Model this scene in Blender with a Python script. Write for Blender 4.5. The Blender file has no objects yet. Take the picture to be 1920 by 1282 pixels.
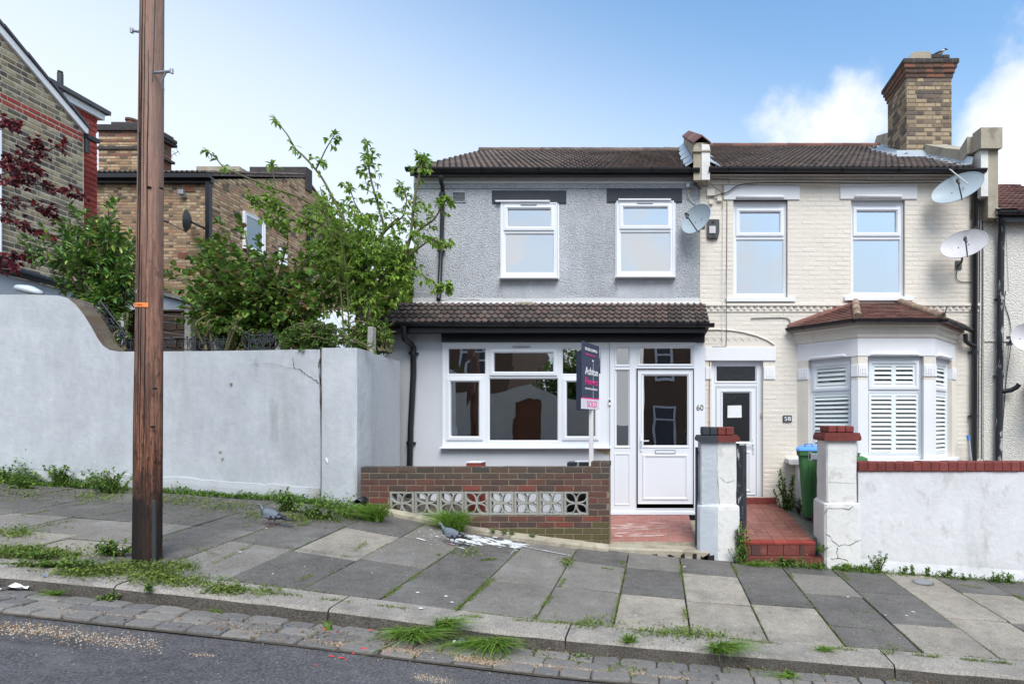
import bpy, math, random
from mathutils import Vector, Matrix, noise
R = random.Random(7)
sc = bpy.context.scene
COL = sc.collection
F, CX, CY, CH = 1050.0, 1235.0, 790.0, 1.65      # pixels at 1920 wide, vanishing point, camera height

# ------------------------------------------------------------------ camera
cam_d = bpy.data.cameras.new('camera'); cam = bpy.data.objects.new('camera', cam_d); COL.objects.link(cam)
cam.location = (0, 0, CH); cam.rotation_euler = (math.radians(90), 0, 0)
cam_d.sensor_width = 36; cam_d.lens = F / 1920 * 36
cam_d.shift_x = (960 - CX) / 1920; cam_d.shift_y = (CY - 641) / 1920
cam_d.clip_end = 2000; cam_d.clip_start = .05
sc.camera = cam
sc.view_settings.view_transform = 'Standard'; sc.view_settings.look = 'None'
sc.view_settings.gamma = 1; sc.view_settings.use_curve_mapping = False
sc.view_settings.exposure = 0.78
SUN_EL, SUN_AZ = 50.0, 158.0        # degrees; azimuth clockwise from +Y (behind the camera, to its right)
# ------------------------------------------------------------------ sky
w = bpy.data.worlds.new('World'); sc.world = w; w.use_nodes = True
nt = w.node_tree; N = nt.nodes; Lk = nt.links; N.clear()
out = N.new('ShaderNodeOutputWorld'); bg = N.new('ShaderNodeBackground'); bg.inputs['Strength'].default_value = .12
sky = N.new('ShaderNodeTexSky'); sky.sky_type = 'NISHITA'; sky.sun_disc = False
sky.sun_elevation = math.radians(SUN_EL); sky.sun_rotation = math.radians(SUN_AZ)
sky.air_density = 1.3; sky.dust_density = .6; sky.ozone_density = 2.2
tc = N.new('ShaderNodeTexCoord')
def wn(t, **k):
    n = N.new(t)
    for a, b in k.items(): setattr(n, a, b)
    return n
def wmath(op, a, b=None, clamp=False):
    n = wn('ShaderNodeMath', operation=op, use_clamp=clamp)
    for i, x in enumerate((a, b)):
        if x is None: continue
        if isinstance(x, (int, float)): n.inputs[i].default_value = x
        else: Lk.new(x, n.inputs[i])
    return n.outputs[0]
def wnoise(scale, detail, rough=.55, vec=None, dist=0):
    n = wn('ShaderNodeTexNoise'); n.inputs['Scale'].default_value = scale; n.inputs['Detail'].default_value = detail
    n.inputs['Roughness'].default_value = rough; n.inputs['Distortion'].default_value = dist
    Lk.new(vec or tc.outputs['Generated'], n.inputs['Vector']); return n.outputs['Fac']
n1 = wnoise(7.0, 7, .55); n2 = wnoise(3.4, 7, .55)
def spot(px, py, rad, soft, amp, sy=1.0):
    d = Vector(((px - CX) / F, 1, -(py - CY) / F)).normalized()
    s = wn('ShaderNodeVectorMath', operation='SUBTRACT'); Lk.new(tc.outputs['Generated'], s.inputs[0]); s.inputs[1].default_value = d
    m = wn('ShaderNodeVectorMath', operation='MULTIPLY'); Lk.new(s.outputs[0], m.inputs[0]); m.inputs[1].default_value = (1, 1, sy)
    l = wn('ShaderNodeVectorMath', operation='LENGTH'); Lk.new(m.outputs[0], l.inputs[0])
    mr = wn('ShaderNodeMapRange'); mr.interpolation_type = 'SMOOTHSTEP'; Lk.new(l.outputs['Value'], mr.inputs[0])
    mr.inputs[1].default_value = rad + soft; mr.inputs[2].default_value = max(rad - soft, 0); mr.inputs[3].default_value = 0; mr.inputs[4].default_value = amp
    return mr.outputs[0]
spots = [spot(1560, 300, .17, .12, .66, 1.2), spot(1480, 250, .07, .06, .5), spot(1445, 190, .035, .03, .34), spot(1930, 290, .115, .07, .78, 1.0), spot(1890, 55, .055, .05, .44),
         spot(1630, 170, .02, .02, .25), spot(1855, 130, .02, .02, .3), spot(1300, 330, .10, .09, .30), spot(2150, 200, .15, .1, .6)]
acc = spots[0]
for s in spots[1:]: acc = wmath('MAXIMUM', acc, s)
fine = wmath('MULTIPLY', wmath('SUBTRACT', n1, .5), 1.7)
front = wmath('SUBTRACT', wmath('ADD', acc, fine), .34)
mf = wn('ShaderNodeMapRange'); mf.interpolation_type = 'SMOOTHSTEP'; Lk.new(front, mf.inputs[0]); mf.inputs[1].default_value = 0; mf.inputs[2].default_value = .44; mf.inputs[4].default_value = .9
# the broken cloud over the rest of the sky (behind and above the camera)
sep = wn('ShaderNodeSeparateXYZ'); Lk.new(tc.outputs['Generated'], sep.inputs[0])
back = wn('ShaderNodeMapRange'); Lk.new(sep.outputs['Y'], back.inputs[0]); back.inputs[1].default_value = .55; back.inputs[2].default_value = -.1
cl2 = wn('ShaderNodeMapRange'); cl2.interpolation_type = 'SMOOTHSTEP'; Lk.new(wmath('ADD', wmath('MULTIPLY', n1, .35), wmath('MULTIPLY', n2, .75)), cl2.inputs[0])
cl2.inputs[1].default_value = .52; cl2.inputs[2].default_value = .62
rear = wmath('MULTIPLY', cl2.outputs[0], back.outputs[0])
mask = wmath('MAXIMUM', mf.outputs[0], rear, True)
# thin pale veil that thickens towards the horizon and the left
veil = wn('ShaderNodeMapRange'); veil.interpolation_type = 'SMOOTHSTEP'; Lk.new(wmath('ADD', sep.outputs['Z'], wmath('MULTIPLY', sep.outputs['X'], .22)), veil.inputs[0])
veil.inputs[1].default_value = .66; veil.inputs[2].default_value = .20; veil.inputs[3].default_value = .04; veil.inputs[4].default_value = .86
mixv = wn('ShaderNodeMixRGB'); Lk.new(veil.outputs[0], mixv.inputs[0]); mixv.inputs[2].default_value = (4.75, 5.1, 5.5, 1)
skyg = wn('ShaderNodeMixRGB', blend_type='MULTIPLY'); skyg.inputs[0].default_value = 1; Lk.new(sky.outputs[0], skyg.inputs[1]); skyg.inputs[2].default_value = (.88, 1.16, 1.26, 1)
Lk.new(skyg.outputs[0], mixv.inputs[1])
shade = wn('ShaderNodeMixRGB'); Lk.new(n2, shade.inputs[0]); shade.inputs[1].default_value = (5.9, 5.95, 6.0, 1); shade.inputs[2].default_value = (4.6, 4.8, 5.1, 1)
mixc = wn('ShaderNodeMixRGB'); Lk.new(mask, mixc.inputs[0]); Lk.new(mixv.outputs[0], mixc.inputs[1]); Lk.new(shade.outputs[0], mixc.inputs[2])
Lk.new(mixc.outputs[0], bg.inputs['Color']); Lk.new(bg.outputs[0], out.inputs[0])
# ------------------------------------------------------------------ sun (veiled, soft)
sd = bpy.data.lights.new('sun', 'SUN'); sun = bpy.data.objects.new('sun', sd); COL.objects.link(sun)
sd.energy = 2.3; sd.angle = math.radians(34); sd.color = (1, .96, .9)
az, el = math.radians(SUN_AZ), math.radians(SUN_EL)
sdir = Vector((math.sin(az) * math.cos(el), math.cos(az) * math.cos(el), math.sin(el)))
sun.rotation_euler = sdir.to_track_quat('Z', 'Y').to_euler(); sun.location = sdir * 60

# ------------------------------------------------------------------ materials
def mat(name, cols, rough=.85, nscale=3.0, namt=.12, fine=0.0, fscale=60, bump=0.0, bscale=60, spec=.25, metal=0, stains=(), stretch=(1, 1, 1), vor=0, vscale=90, transl=0, coat=0, world=0):
    m = bpy.data.materials.new(name); m.use_nodes = True; t = m.node_tree; n = t.nodes; l = t.links; n.clear()
    o = n.new('ShaderNodeOutputMaterial'); p = n.new('ShaderNodeBsdfPrincipled'); l.new(p.outputs[0], o.inputs[0])
    p.inputs['Roughness'].default_value = rough; p.inputs['Specular IOR Level'].default_value = spec; p.inputs['Metallic'].default_value = metal
    tcx = n.new('ShaderNodeTexCoord'); mp = n.new('ShaderNodeMapping'); mp.inputs['Scale'].default_value = stretch
    oi = n.new('ShaderNodeObjectInfo'); ge = n.new('ShaderNodeNewGeometry')
    def mth(op, a, b=0.0, clamp=False):
        q = n.new('ShaderNodeMath'); q.operation = op; q.use_clamp = clamp
        for i, x in enumerate((a, b)):
            if isinstance(x, (int, float)): q.inputs[i].default_value = x
            else: l.new(x, q.inputs[i])
        return q.outputs[0]
    rnd = mth('FRACT', mth('ADD', oi.outputs['Random'], ge.outputs['Random Per Island']))
    # piece-dependent offset so that alike pieces do not repeat their grain
    cx = n.new('ShaderNodeCombineXYZ'); l.new(mth('MULTIPLY', oi.outputs['Random'], 37), cx.inputs[0]); l.new(mth('MULTIPLY', oi.outputs['Random'], 91), cx.inputs[1])
    ad = n.new('ShaderNodeVectorMath'); l.new(tcx.outputs['Object'], ad.inputs[0]); l.new(cx.outputs[0], ad.inputs[1]); l.new(ad.outputs[0], mp.inputs[0])
    V = mp.outputs[0]
    def noi(s, d=5, r=.6, vec=None):
        q = n.new('ShaderNodeTexNoise'); q.inputs['Scale'].default_value = s; q.inputs['Detail'].default_value = d; q.inputs['Roughness'].default_value = r
        l.new(vec or V, q.inputs['Vector']); return q.outputs['Fac']
    if isinstance(cols, tuple): cols = [cols]
    if len(cols) == 1:
        rgb = n.new('ShaderNodeRGB'); rgb.outputs[0].default_value = (*cols[0], 1); c = rgb.outputs[0]
    else:
        cr = n.new('ShaderNodeValToRGB'); cr.color_ramp.interpolation = 'CONSTANT' if len(cols) > 3 else 'LINEAR'
        e = cr.color_ramp.elements
        while len(e) < len(cols): e.new(.5)
        k = len(cols); div = k if cr.color_ramp.interpolation == 'CONSTANT' else k - 1
        for i in range(k): e[i].position = i / div
        for i in range(k): e[i].color = (*cols[i], 1)
        l.new(rnd, cr.inputs[0]); c = cr.outputs[0]
    fac = mth('ADD', mth('MULTIPLY', mth('SUBTRACT', noi(nscale), .5), 2 * namt * 2), 1.0)
    if fine: fac = mth('ADD', fac, mth('MULTIPLY', mth('SUBTRACT', noi(fscale, 1), .5), fine * 5))
    mx = n.new('ShaderNodeVectorMath'); mx.operation = 'SCALE'; l.new(c, mx.inputs[0]); l.new(fac, mx.inputs['Scale']); c = mx.outputs[0]
    for (scol, ss, lo, hi, amt, st) in stains:
        m2 = n.new('ShaderNodeMapping'); m2.inputs['Scale'].default_value = st; l.new(ad.outputs[0], m2.inputs[0])
        if hi - lo > .05: lo, hi = .5 + (lo - .5) * .62, .5 + (hi - .5) * .6
        q = n.new('ShaderNodeMapRange'); l.new(noi(ss, 6, .62, m2.outputs[0]), q.inputs[0]); q.inputs[1].default_value = lo; q.inputs[2].default_value = hi
        q.inputs[3].default_value = 0; q.inputs[4].default_value = amt
        mm = n.new('ShaderNodeMixRGB'); l.new(q.outputs[0], mm.inputs[0]); l.new(c, mm.inputs[1]); mm.inputs[2].default_value = (*scol, 1); c = mm.outputs[0]
    if world:
        gp = n.new('ShaderNodeVectorMath'); gp.operation = 'MULTIPLY'; l.new(ge.outputs['Position'], gp.inputs[0]); gp.inputs[1].default_value = (1, 1, .5)
        wf = mth('ADD', mth('MULTIPLY', mth('ADD', mth('MULTIPLY', mth('SUBTRACT', noi(.9, 6, .65, gp.outputs[0]), .5), 1.2), mth('SUBTRACT', noi(7, 5, .7, gp.outputs[0]), .5)), 2.2 * world), 1.0)
        m9 = n.new('ShaderNodeVectorMath'); m9.operation = 'SCALE'; l.new(c, m9.inputs[0]); l.new(wf, m9.inputs['Scale']); c = m9.outputs[0]
    l.new(c, p.inputs['Base Color'])
    if bump or vor:
        h = noi(bscale, 4, .6) if bump else None
        bp = n.new('ShaderNodeBump'); bp.inputs['Distance'].default_value = .01
        if vor:
            vo = n.new('ShaderNodeTexVoronoi'); vo.inputs['Scale'].default_value = vscale; l.new(V, vo.inputs['Vector'])
            hv = mth('MULTIPLY', vo.outputs['Distance'], -vor); h = mth('ADD', mth('MULTIPLY', h, bump), hv) if h else hv; bp.inputs['Strength'].default_value = 1
        else: bp.inputs['Strength'].default_value = bump
        l.new(h, bp.inputs['Height']); l.new(bp.outputs[0], p.inputs['Normal'])
    if coat: p.inputs['Coat Weight'].default_value = coat
    if transl:
        tr = n.new('ShaderNodeBsdfTranslucent'); l.new(c, tr.inputs[0]); ms = n.new('ShaderNodeMixShader'); ms.inputs[0].default_value = transl
        l.new(p.outputs[0], ms.inputs[1]); l.new(tr.outputs[0], ms.inputs[2]); l.new(ms.outputs[0], o.inputs[0])
    return m
def glass_mat(name, refl, tint, rough=0.0, bump=0, bscale=2):
    m = bpy.data.materials.new(name); m.use_nodes = True; t = m.node_tree; n = t.nodes; l = t.links; n.clear()
    o = n.new('ShaderNodeOutputMaterial'); g = n.new('ShaderNodeBsdfGlossy'); g.inputs['Roughness'].default_value = rough; g.inputs[0].default_value = (.95, .97, 1, 1)
    tr = n.new('ShaderNodeBsdfTransparent'); tr.inputs[0].default_value = (*tint, 1)
    ms = n.new('ShaderNodeMixShader'); fr = n.new('ShaderNodeFresnel'); fr.inputs[0].default_value = 1.5
    ad = n.new('ShaderNodeMath'); ad.use_clamp = True; l.new(fr.outputs[0], ad.inputs[0]); ad.inputs[1].default_value = refl
    l.new(ad.outputs[0], ms.inputs[0]); l.new(tr.outputs[0], ms.inputs[1]); l.new(g.outputs[0], ms.inputs[2]); l.new(ms.outputs[0], o.inputs[0])
    q = n.new('ShaderNodeTexNoise'); q.inputs['Scale'].default_value = bscale; q.inputs['Detail'].default_value = 1 if not bump else 3
    tcx = n.new('ShaderNodeTexCoord'); l.new(tcx.outputs['Object'], q.inputs['Vector'])
    b = n.new('ShaderNodeBump'); b.inputs['Strength'].default_value = .25 if not bump else 1; b.inputs['Distance'].default_value = .006 if not bump else bump
    l.new(q.outputs['Fac'], b.inputs['Height']); l.new(b.outputs[0], g.inputs['Normal'])
    return m
ST = (1, 1, .18)
M = dict(
 pebble=mat('grey_pebbledash', (.43, .445, .475), .9, 1.6, .06, .24, 62, .5, 45, stains=[((.2, .21, .22), 1.1, .55, .8, .3, ST), ((.55, .56, .58), 2.2, .58, .75, .25, (1, 1, 1))], vor=1.2, vscale=56, world=.2),
 patchr=mat('smoother_grey_patch', (.42, .435, .465), .9, 1.6, .08, .1, 60, .5, 30, world=.2),
 render60=mat('grey_smooth_render', (.54, .56, .60), .85, 1.3, .05, bump=.25, bscale=25, stains=[((.3, .3, .3), 1.5, .55, .8, .3, ST)]),
 upstand=mat('pale_render_band', (.6, .6, .61), .85, 3, .08, bump=.4, bscale=30, stains=[((.35, .34, .33), 3, .55, .75, .5, (1, 1, 1))]),
 cream=mat('cream_painted_brick', (.69, .64, .57), .8, 1.5, .05, .03, 60, .35, 45, stains=[((.45, .41, .34), 1.3, .58, .85, .35, ST), ((.3, .27, .22), 6, .70, .85, .22, (1, 1, .5))]),
 creamjoint=mat('cream_painted_joint', (.665, .615, .545), .9, 3, .08),
 creampeb=mat('cream_pebbledash', (.64, .615, .565), .9, 2, .05, .1, 60, .5, 50, vor=1.2, vscale=45, stains=[((.4, .37, .32), 1.2, .6, .85, .35, ST)]),
 white=mat('white_masonry_paint', (.74, .74, .765), .7, 2, .03, bump=.15, bscale=30, stains=[((.5, .5, .48), 2, .62, .85, .3, ST)]),
 upvc=mat('white_plastic_frame', (.72, .745, .79), .35, 2, .015, spec=.5),
 black=mat('black_plastic', (.012, .013, .017), .35, 4, .1, spec=.5),
 blackpaint=mat('flaking_black_paint', (.02, .023, .03), .5, 6, .2, spec=.4, stains=[((.45, .45, .45), 14, .63, .7, .8, (1, 1, .3))]),
 lintel=mat('charcoal_paint', (.045, .052, .062), .8, 4, .1, bump=.2, bscale=40),
 tile=mat('weathered_brown_tile', [(.125, .09, .08), (.092, .072, .067), (.155, .108, .095), (.08, .067, .064), (.15, .118, .106)], .85, 6, .2, .2, 50, .5, 60, world=.4, stains=[((.06, .055, .05), 5, .5, .62, .6, (1, 1, 1)), ((.5, .45, .4), 19, .63, .67, .75, (1, 1, 1))]),
 tileup=mat('brown_interlocking_tile', [(.125, .1, .09), (.098, .08, .074), (.155, .122, .108), (.112, .092, .084), (.14, .105, .092)], .85, 6, .15, .2, 50, .4, 60, world=.3, stains=[((.3, .25, .2), 9, .63, .72, .45, (1, 1, 1))]),
 tilered=mat('red_plain_tile', [(.16, .075, .062), (.13, .062, .055), (.19, .092, .075), (.11, .058, .052), (.17, .1, .085)], .85, 6, .15, .1, 60, .4, 60, stains=[((.55, .48, .42), 17, .66, .71, .6, (1, 1, 1))]),
 terra=mat('terracotta_ridge', (.27, .19, .14), .9, 6, .2, .1, 60, .4, 60, stains=[((.07, .06, .05), 7, .5, .66, .6, (1, 1, 1)), ((.5, .42, .32), 12, .6, .7, .5, (1, 1, 1))]),
 redpaint=mat('red_painted_brick', [(.2, .05, .043), (.165, .043, .038), (.225, .06, .052)], .85, 8, .16, world=.25, bump=.5, bscale=60, stains=[((.1, .03, .025), 6, .55, .7, .5, (1, 1, 1))]),
 lead=mat('lead_flashing', (.34, .39, .44), .5, 4, .12, bump=.3, bscale=20, spec=.4),
 stock=mat('yellow_stock_brick', [(.42, .29, .17), (.34, .23, .13), (.48, .35, .22), (.25, .165, .105), (.13, .1, .075), (.38, .22, .14), (.45, .34, .23), (.3, .21, .14)], .9, 14, .2, .15, 80, .6, 70),
 stockdark=mat('sooty_stock_brick', [(.3, .24, .15), (.12, .1, .075), (.36, .3, .2), (.19, .15, .1), (.1, .085, .07), (.27, .22, .14), (.33, .28, .2), (.15, .12, .09)], .9, 14, .22, .15, 80, .6, 70, stains=[((.07, .06, .05), 4, .5, .66, .55, (1, 1, 1))]),
 stocktan=mat('tan_chimney_brick', [(.3, .23, .15), (.15, .12, .095), (.4, .31, .2), (.24, .18, .125), (.11, .09, .08), (.36, .28, .19), (.17, .13, .11), (.38, .3, .21)], .9, 14, .2, .15, 80, .6, 70),
 redband=mat('red_band_brick', [(.3, .05, .035), (.25, .045, .035), (.34, .07, .05)], .85, 8, .15, bump=.4, bscale=60),
 redold=mat('old_red_brick', [(.2, .09, .065), (.11, .07, .06), (.24, .105, .07), (.15, .085, .065)], .9, 10, .2, bump=.5, bscale=60),
 sootbrick=mat('sooty_coping_brick', [(.06, .055, .055), (.08, .07, .068), (.045, .042, .045)], .9, 10, .25, bump=.5, bscale=60),
 gbrick=mat('garden_wall_brick', world=.3, rough=.88, nscale=9, namt=.2, fine=.2, fscale=90, bump=.6, bscale=70, cols=[(.135, .06, .048), (.11, .06, .05), (.155, .058, .046), (.095, .058, .05), (.19, .06, .045), (.12, .064, .055), (.085, .056, .05), (.14, .075, .06), (.105, .054, .047)], stains=[((.055, .05, .045), 7, .52, .68, .5, (1, 1, 1))]),
 gtop=mat('lichened_wall_brick', [(.1, .07, .06), (.075, .06, .052), (.12, .075, .06), (.085, .068, .058)], .92, 9, .25, .2, 90, .6, 70, stains=[((.28, .26, .22), 14, .64, .72, .5, (1, 1, 1)), ((.05, .05, .04), 5, .48, .64, .6, (1, 1, 1))]),
 gmoss=mat('mossy_wall_brick', [(.11, .09, .05), (.085, .075, .04), (.13, .085, .055)], .92, 9, .25, .2, 90, .6, 70, stains=[((.12, .12, .03), 8, .48, .62, .7, (1, 1, 1))]),
 mortar=mat('tan_mortar', (.23, .19, .14), .95, 10, .2, .15, 100, .5, 80), mortarlt=mat('pale_mortar', (.50, .45, .365), .95, 10, .15, .1, 100, .5, 80),
 block=mat('weathered_concrete_block', (.29, .285, .26), .95, 8, .12, .2, 120, .5, 90, stains=[((.16, .16, .13), 6, .55, .75, .5, (1, 1, 1))]),
 wallw=mat('pale_grey_wall_render', (.445, .47, .50), .9, .9, .04, world=.2, fine=.04, fscale=90, bump=.6, bscale=12, stains=[((.33, .34, .35), .8, .55, .8, .55, ST), ((.32, .25, .22), .7, .66, .85, .5, ST), ((.58, .6, .63), 1.6, .55, .8, .35, (1, 1, 1)), ((.22, .24, .22), 2.6, .64, .82, .5, ST)]),
 wallside=mat('rough_grey_render', (.44, .46, .485), .92, 1.5, .06, .1, 110, .6, 60, stains=[((.25, .23, .2), 1.4, .54, .75, .6, (1, 1, .15))]),
 whitewall=mat('dirty_white_wall_render', (.64, .64, .655), .9, world=.12, nscale=1.2, namt=.05, fine=.04, fscale=90, bump=.6, bscale=14, stains=[((.40, .41, .42), 1.3, .52, .78, .6, (1, 1, .35)), ((.33, .33, .32), 5, .63, .8, .4, (1, 1, .6))]),
 pillarw=mat('white_pillar_paint', (.68, .67, .65), .88, world=.12, nscale=2, namt=.04, bump=.6, bscale=18, stains=[((.4, .38, .34), 5, .62, .78, .5, (1, 1, 1))]),
 pillarg=mat('grey_pillar_paint', (.44, .475, .52), .88, 2, .05, bump=.6, bscale=18, stains=[((.58, .6, .62), 5, .6, .75, .4, (1, 1, 1))]),
 coping=mat('mossy_cement_coping', (.12, .1, .08), .95, 5, .3, .2, 60, .7, 30, stains=[((.22, .19, .16), 4, .5, .7, .6, (1, 1, 1)), ((.12, .07, .04), 3, .55, .7, .6, (1, 1, 1)), ((.07, .08, .03), 8, .58, .68, .5, (1, 1, 1))]),
 cement=mat('old_cement', (.36, .32, .25), .95, 4, .15, .1, 60, .6, 40, stains=[((.16, .14, .11), 3, .55, .72, .6, (1, 1, 1)), ((.5, .47, .4), 5, .6, .75, .4, (1, 1, 1))]),
 slabd=mat('dark_paving_slab', [(.105, .099, .093), (.125, .117, .109), (.114, .107, .1)], .92, 1.6, .1, .3, 75, .5, 80, world=.42, stains=[((.2, .2, .19), 1.3, .56, .8, .35, (1, 1, 1)), ((.42, .42, .4), 30, .70, .72, .5, (1, 1, 1))]),
 slabl=mat('pale_concrete_slab', [(.29, .262, .22), (.255, .232, .198), (.31, .28, .235)], .92, 2, .1, .2, 75, .35, 70, world=.38, stains=[((.14, .135, .125), 2.0, .52, .74, .5, (1, 1, 1)), ((.12, .11, .1), 22, .66, .72, .4, (1, 1, 1))]),
 slabm=mat('mid_grey_slab', [(.175, .163, .147), (.19, .177, .16)], .92, 2, .1, .24, 75, .35, 70, world=.32, stains=[((.27, .27, .27), 2.2, .55, .75, .35, (1, 1, 1))]),
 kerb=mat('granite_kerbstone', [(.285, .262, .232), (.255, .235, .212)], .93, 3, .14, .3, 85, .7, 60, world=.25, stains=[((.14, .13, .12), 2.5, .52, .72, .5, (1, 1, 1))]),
 kerbf=mat('dark_kerb_face', (.10, .09, .08), .95, 5, .25, .35, 80, .9, 50),  # front face coloured darker than the kerb top
 sett=mat('granite_sett', [(.19, .18, .172), (.15, .146, .145), (.225, .21, .195), (.175, .165, .155)], .9, 8, .22, .25, 80, .6, 50, stains=[((.25, .24, .23), 7, .56, .7, .5, (1, 1, 1))]),
 soil=mat('dark_joint_soil', (.075, .064, .05), .98, 12, .3, .3, 90, .8, 90),
 asphalt=mat('worn_asphalt', (.088, .086, .092), .88, .8, .14, .45, 70, .8, 70, world=.28, stains=[((.045, .045, .05), 1.1, .56, .72, .7, (1, 2.2, 1)), ((.13, .128, .13), 2.1, .55, .75, .5, (1, 1.5, 1)), ((.4, .38, .34), 45, .70, .72, .5, (1, 1, 1))]),
 gravel=mat('tan_grit', [(.32, .23, .15), (.42, .33, .24), (.25, .16, .1), (.5, .45, .38), (.2, .14, .1)], .9, 20, .2),
 yard=mat('yard_concrete', (.17, .155, .13), .95, 3, .2, .3, 120, .6, 60, stains=[((.07, .07, .05), 3, .52, .7, .6, (1, 1, 1))]),
 qtile=mat('red_quarry_tile', [(.25, .098, .074), (.225, .088, .068), (.27, .108, .082), (.24, .092, .072)], .55, world=.2, nscale=5, namt=.14, bump=.15, bscale=50, spec=.4, stains=[((.14, .045, .035), 2.2, .54, .72, .6, (1, 1, 1)), ((.45, .22, .18), 4, .64, .78, .35, (1, 1, 1))]),
 qtilep=mat('paint_smeared_tile', [(.33, .14, .115), (.32, .135, .11), (.34, .145, .12)], .65, 5, .1, bump=.15, bscale=50, world=.25, stains=[((.5, .33, .3), 3.2, .52, .8, .25, (.5, .25, 1))]),
 smear=mat('pale_pink_smear', (.52, .37, .34), .7, 8, .15),
 stepred=mat('worn_red_step', (.17, .05, .042), .7, 4, .2, bump=.3, bscale=40, stains=[((.07, .045, .04), 4, .5, .66, .8, (1, 1, .4)), ((.3, .14, .12), 7, .64, .75, .3, (1, 1, 1))]),
 wood=mat('weathered_pole_wood', (.25, .12, .08), .85, 2, .25, .3, 60, .9, 16, stretch=(5, 5, .35), stains=[((.07, .032, .022), 3.2, .5, .6, .75, (7, 7, .5)), ((.34, .24, .2), 1.6, .52, .68, .6, (4, 4, .25)), ((.05, .025, .018), 9, .62, .67, .8, (3, 3, 1.2))]),
 timber=mat('dark_fence_board', [(.05, .036, .028), (.065, .045, .034), (.04, .03, .026)], .9, 5, .25, bump=.7, bscale=30, stretch=(1, 1, 6)),
 conc=mat('concrete_post', (.33, .32, .3), .95, 5, .15, .2, 90, .6, 60, stains=[((.16, .15, .13), 4, .54, .72, .5, (1, 1, 1))]),
 iron=mat('dark_wrought_iron', (.035, .04, .05), .6, 12, .2, bump=.4, bscale=80, spec=.4),
 steel=mat('galvanised_steel', (.35, .37, .4), .45, 8, .1, spec=.5, metal=.6),
 dishg=mat('grey_dish_enamel', (.36, .43, .48), .45, 3, .08, spec=.4), dishw=mat('pale_dish_enamel', (.56, .55, .57), .5, 3, .08, spec=.4, stains=[((.42, .36, .32), 4, .56, .75, .4, (1, 1, 1))]),
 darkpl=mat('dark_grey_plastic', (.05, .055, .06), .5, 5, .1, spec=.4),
 binG=mat('green_bin_plastic', (.05, .16, .055), .5, 3, .08, spec=.4, stains=[((.4, .42, .38), 7, .7, .72, .8, (1, 1, .4))]), binB=mat('blue_lid_plastic', (.12, .33, .75), .45, 3, .06, spec=.4),
 cable=mat('grey_cable', (.07, .07, .07), .7, 3, .1), cablew=mat('pale_cable', (.6, .6, .58), .7, 3, .1),
 room=mat('dim_room_plaster', (.42, .40, .37), .9, 1, .1), roomfloor=mat('room_floorboards', (.1, .07, .05), .7, 3, .1), blind=mat('pale_roller_blind', (.78, .78, .76), .9, 2, .02), net=mat('net_curtain', (.72, .74, .76), .9, 2, .05),
 shutter=mat('white_shutter_paint', (.72, .77, .77), .5, 2, .02, spec=.4),
 g60=glass_mat('clear_window_glass', .32, (.7, .74, .76)), gup=glass_mat('sky_reflecting_glass', .60, (.8, .84, .86)), gdark=glass_mat('clear_bay_glass', .07, (.8, .86, .86)), gobs=glass_mat('obscure_patterned_glass', .10, (.12, .16, .18), .28, .004, 16),
 navy=mat('navy_board', (.035, .045, .085), .45, 3, .03, spec=.4), pink=mat('pink_print', (.75, .04, .25), .5, 3, .02), whitep=mat('white_print', (.85, .85, .87), .5, 3, .02), boardw=mat('white_board', (.68, .67, .72), .5, 3, .03),
 postw=mat('pale_sign_post', (.62, .60, .60), .8, 6, .12, stretch=(6, 6, .4)), brass=mat('aged_brass', (.16, .14, .1), .4, 5, .1, metal=.7), orange=mat('orange_tape', (.85, .26, .07), .6, 5, .08), tarr=mat('black_tarred_wood', (.022, .02, .02), .85, 4, .3, bump=.7, bscale=25, stretch=(5, 5, .4)),
 paper=mat('white_paper', (.72, .74, .75), .8, 5, .05, bump=.3, bscale=12), splash=mat('white_spilt_paint', (.70, .72, .74), .7, 20, .1), redspray=mat('red_spray_paint', (.75, .05, .05), .7, 20, .1),
 bark=mat('grey_brown_bark', (.14, .115, .09), .9, 12, .25, bump=.7, bscale=50, stretch=(1, 1, .3)), stem=mat('green_brown_stem', (.12, .11, .06), .8, 10, .2),
 leafc=mat('fresh_cherry_leaf', [(.24, .38, .06), (.17, .30, .045), (.33, .47, .09), (.12, .23, .04), (.28, .42, .07)], .5, 5, .1, spec=.35, transl=.45),
 leafs=mat('dark_shrub_leaf', [(.16, .28, .05), (.10, .20, .035), (.22, .34, .06), (.07, .15, .03), (.13, .24, .04), (.24, .18, .07)], .5, 5, .12, spec=.35, transl=.3),
 leafl=mat('glossy_laurel_leaf', [(.09, .2, .035), (.055, .14, .028), (.14, .27, .045), (.075, .17, .03), (.33, .42, .08)], .32, 5, .1, spec=.5, transl=.22),
 leafr=mat('purple_plum_leaf', [(.16, .02, .028), (.09, .016, .03), (.24, .03, .03), (.07, .02, .035), (.19, .03, .035)], .4, 5, .1, spec=.45, transl=.25),
 leafb=mat('pale_background_leaf', [(.28, .40, .07), (.34, .46, .1), (.2, .32, .06), (.42, .52, .18)], .6, 5, .1, transl=.4),
 weed=mat('weed_leaf', [(.1, .2, .035), (.07, .15, .03), (.14, .25, .045), (.2, .29, .06)], .6, 5, .12, transl=.3), grassm=mat('grass_blade', [(.2, .38, .05), (.15, .3, .04), (.28, .46, .07), (.12, .24, .04), (.34, .42, .12)], .5, 5, .1, transl=.35),
 moss=mat('joint_moss', [(.15, .22, .045), (.11, .17, .035), (.21, .26, .055), (.09, .14, .03)], .9, 12, .2, transl=.2), dry=mat('dry_leaf', [(.28, .18, .09), (.2, .11, .05), (.35, .27, .17)], .8, 10, .15),
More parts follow.
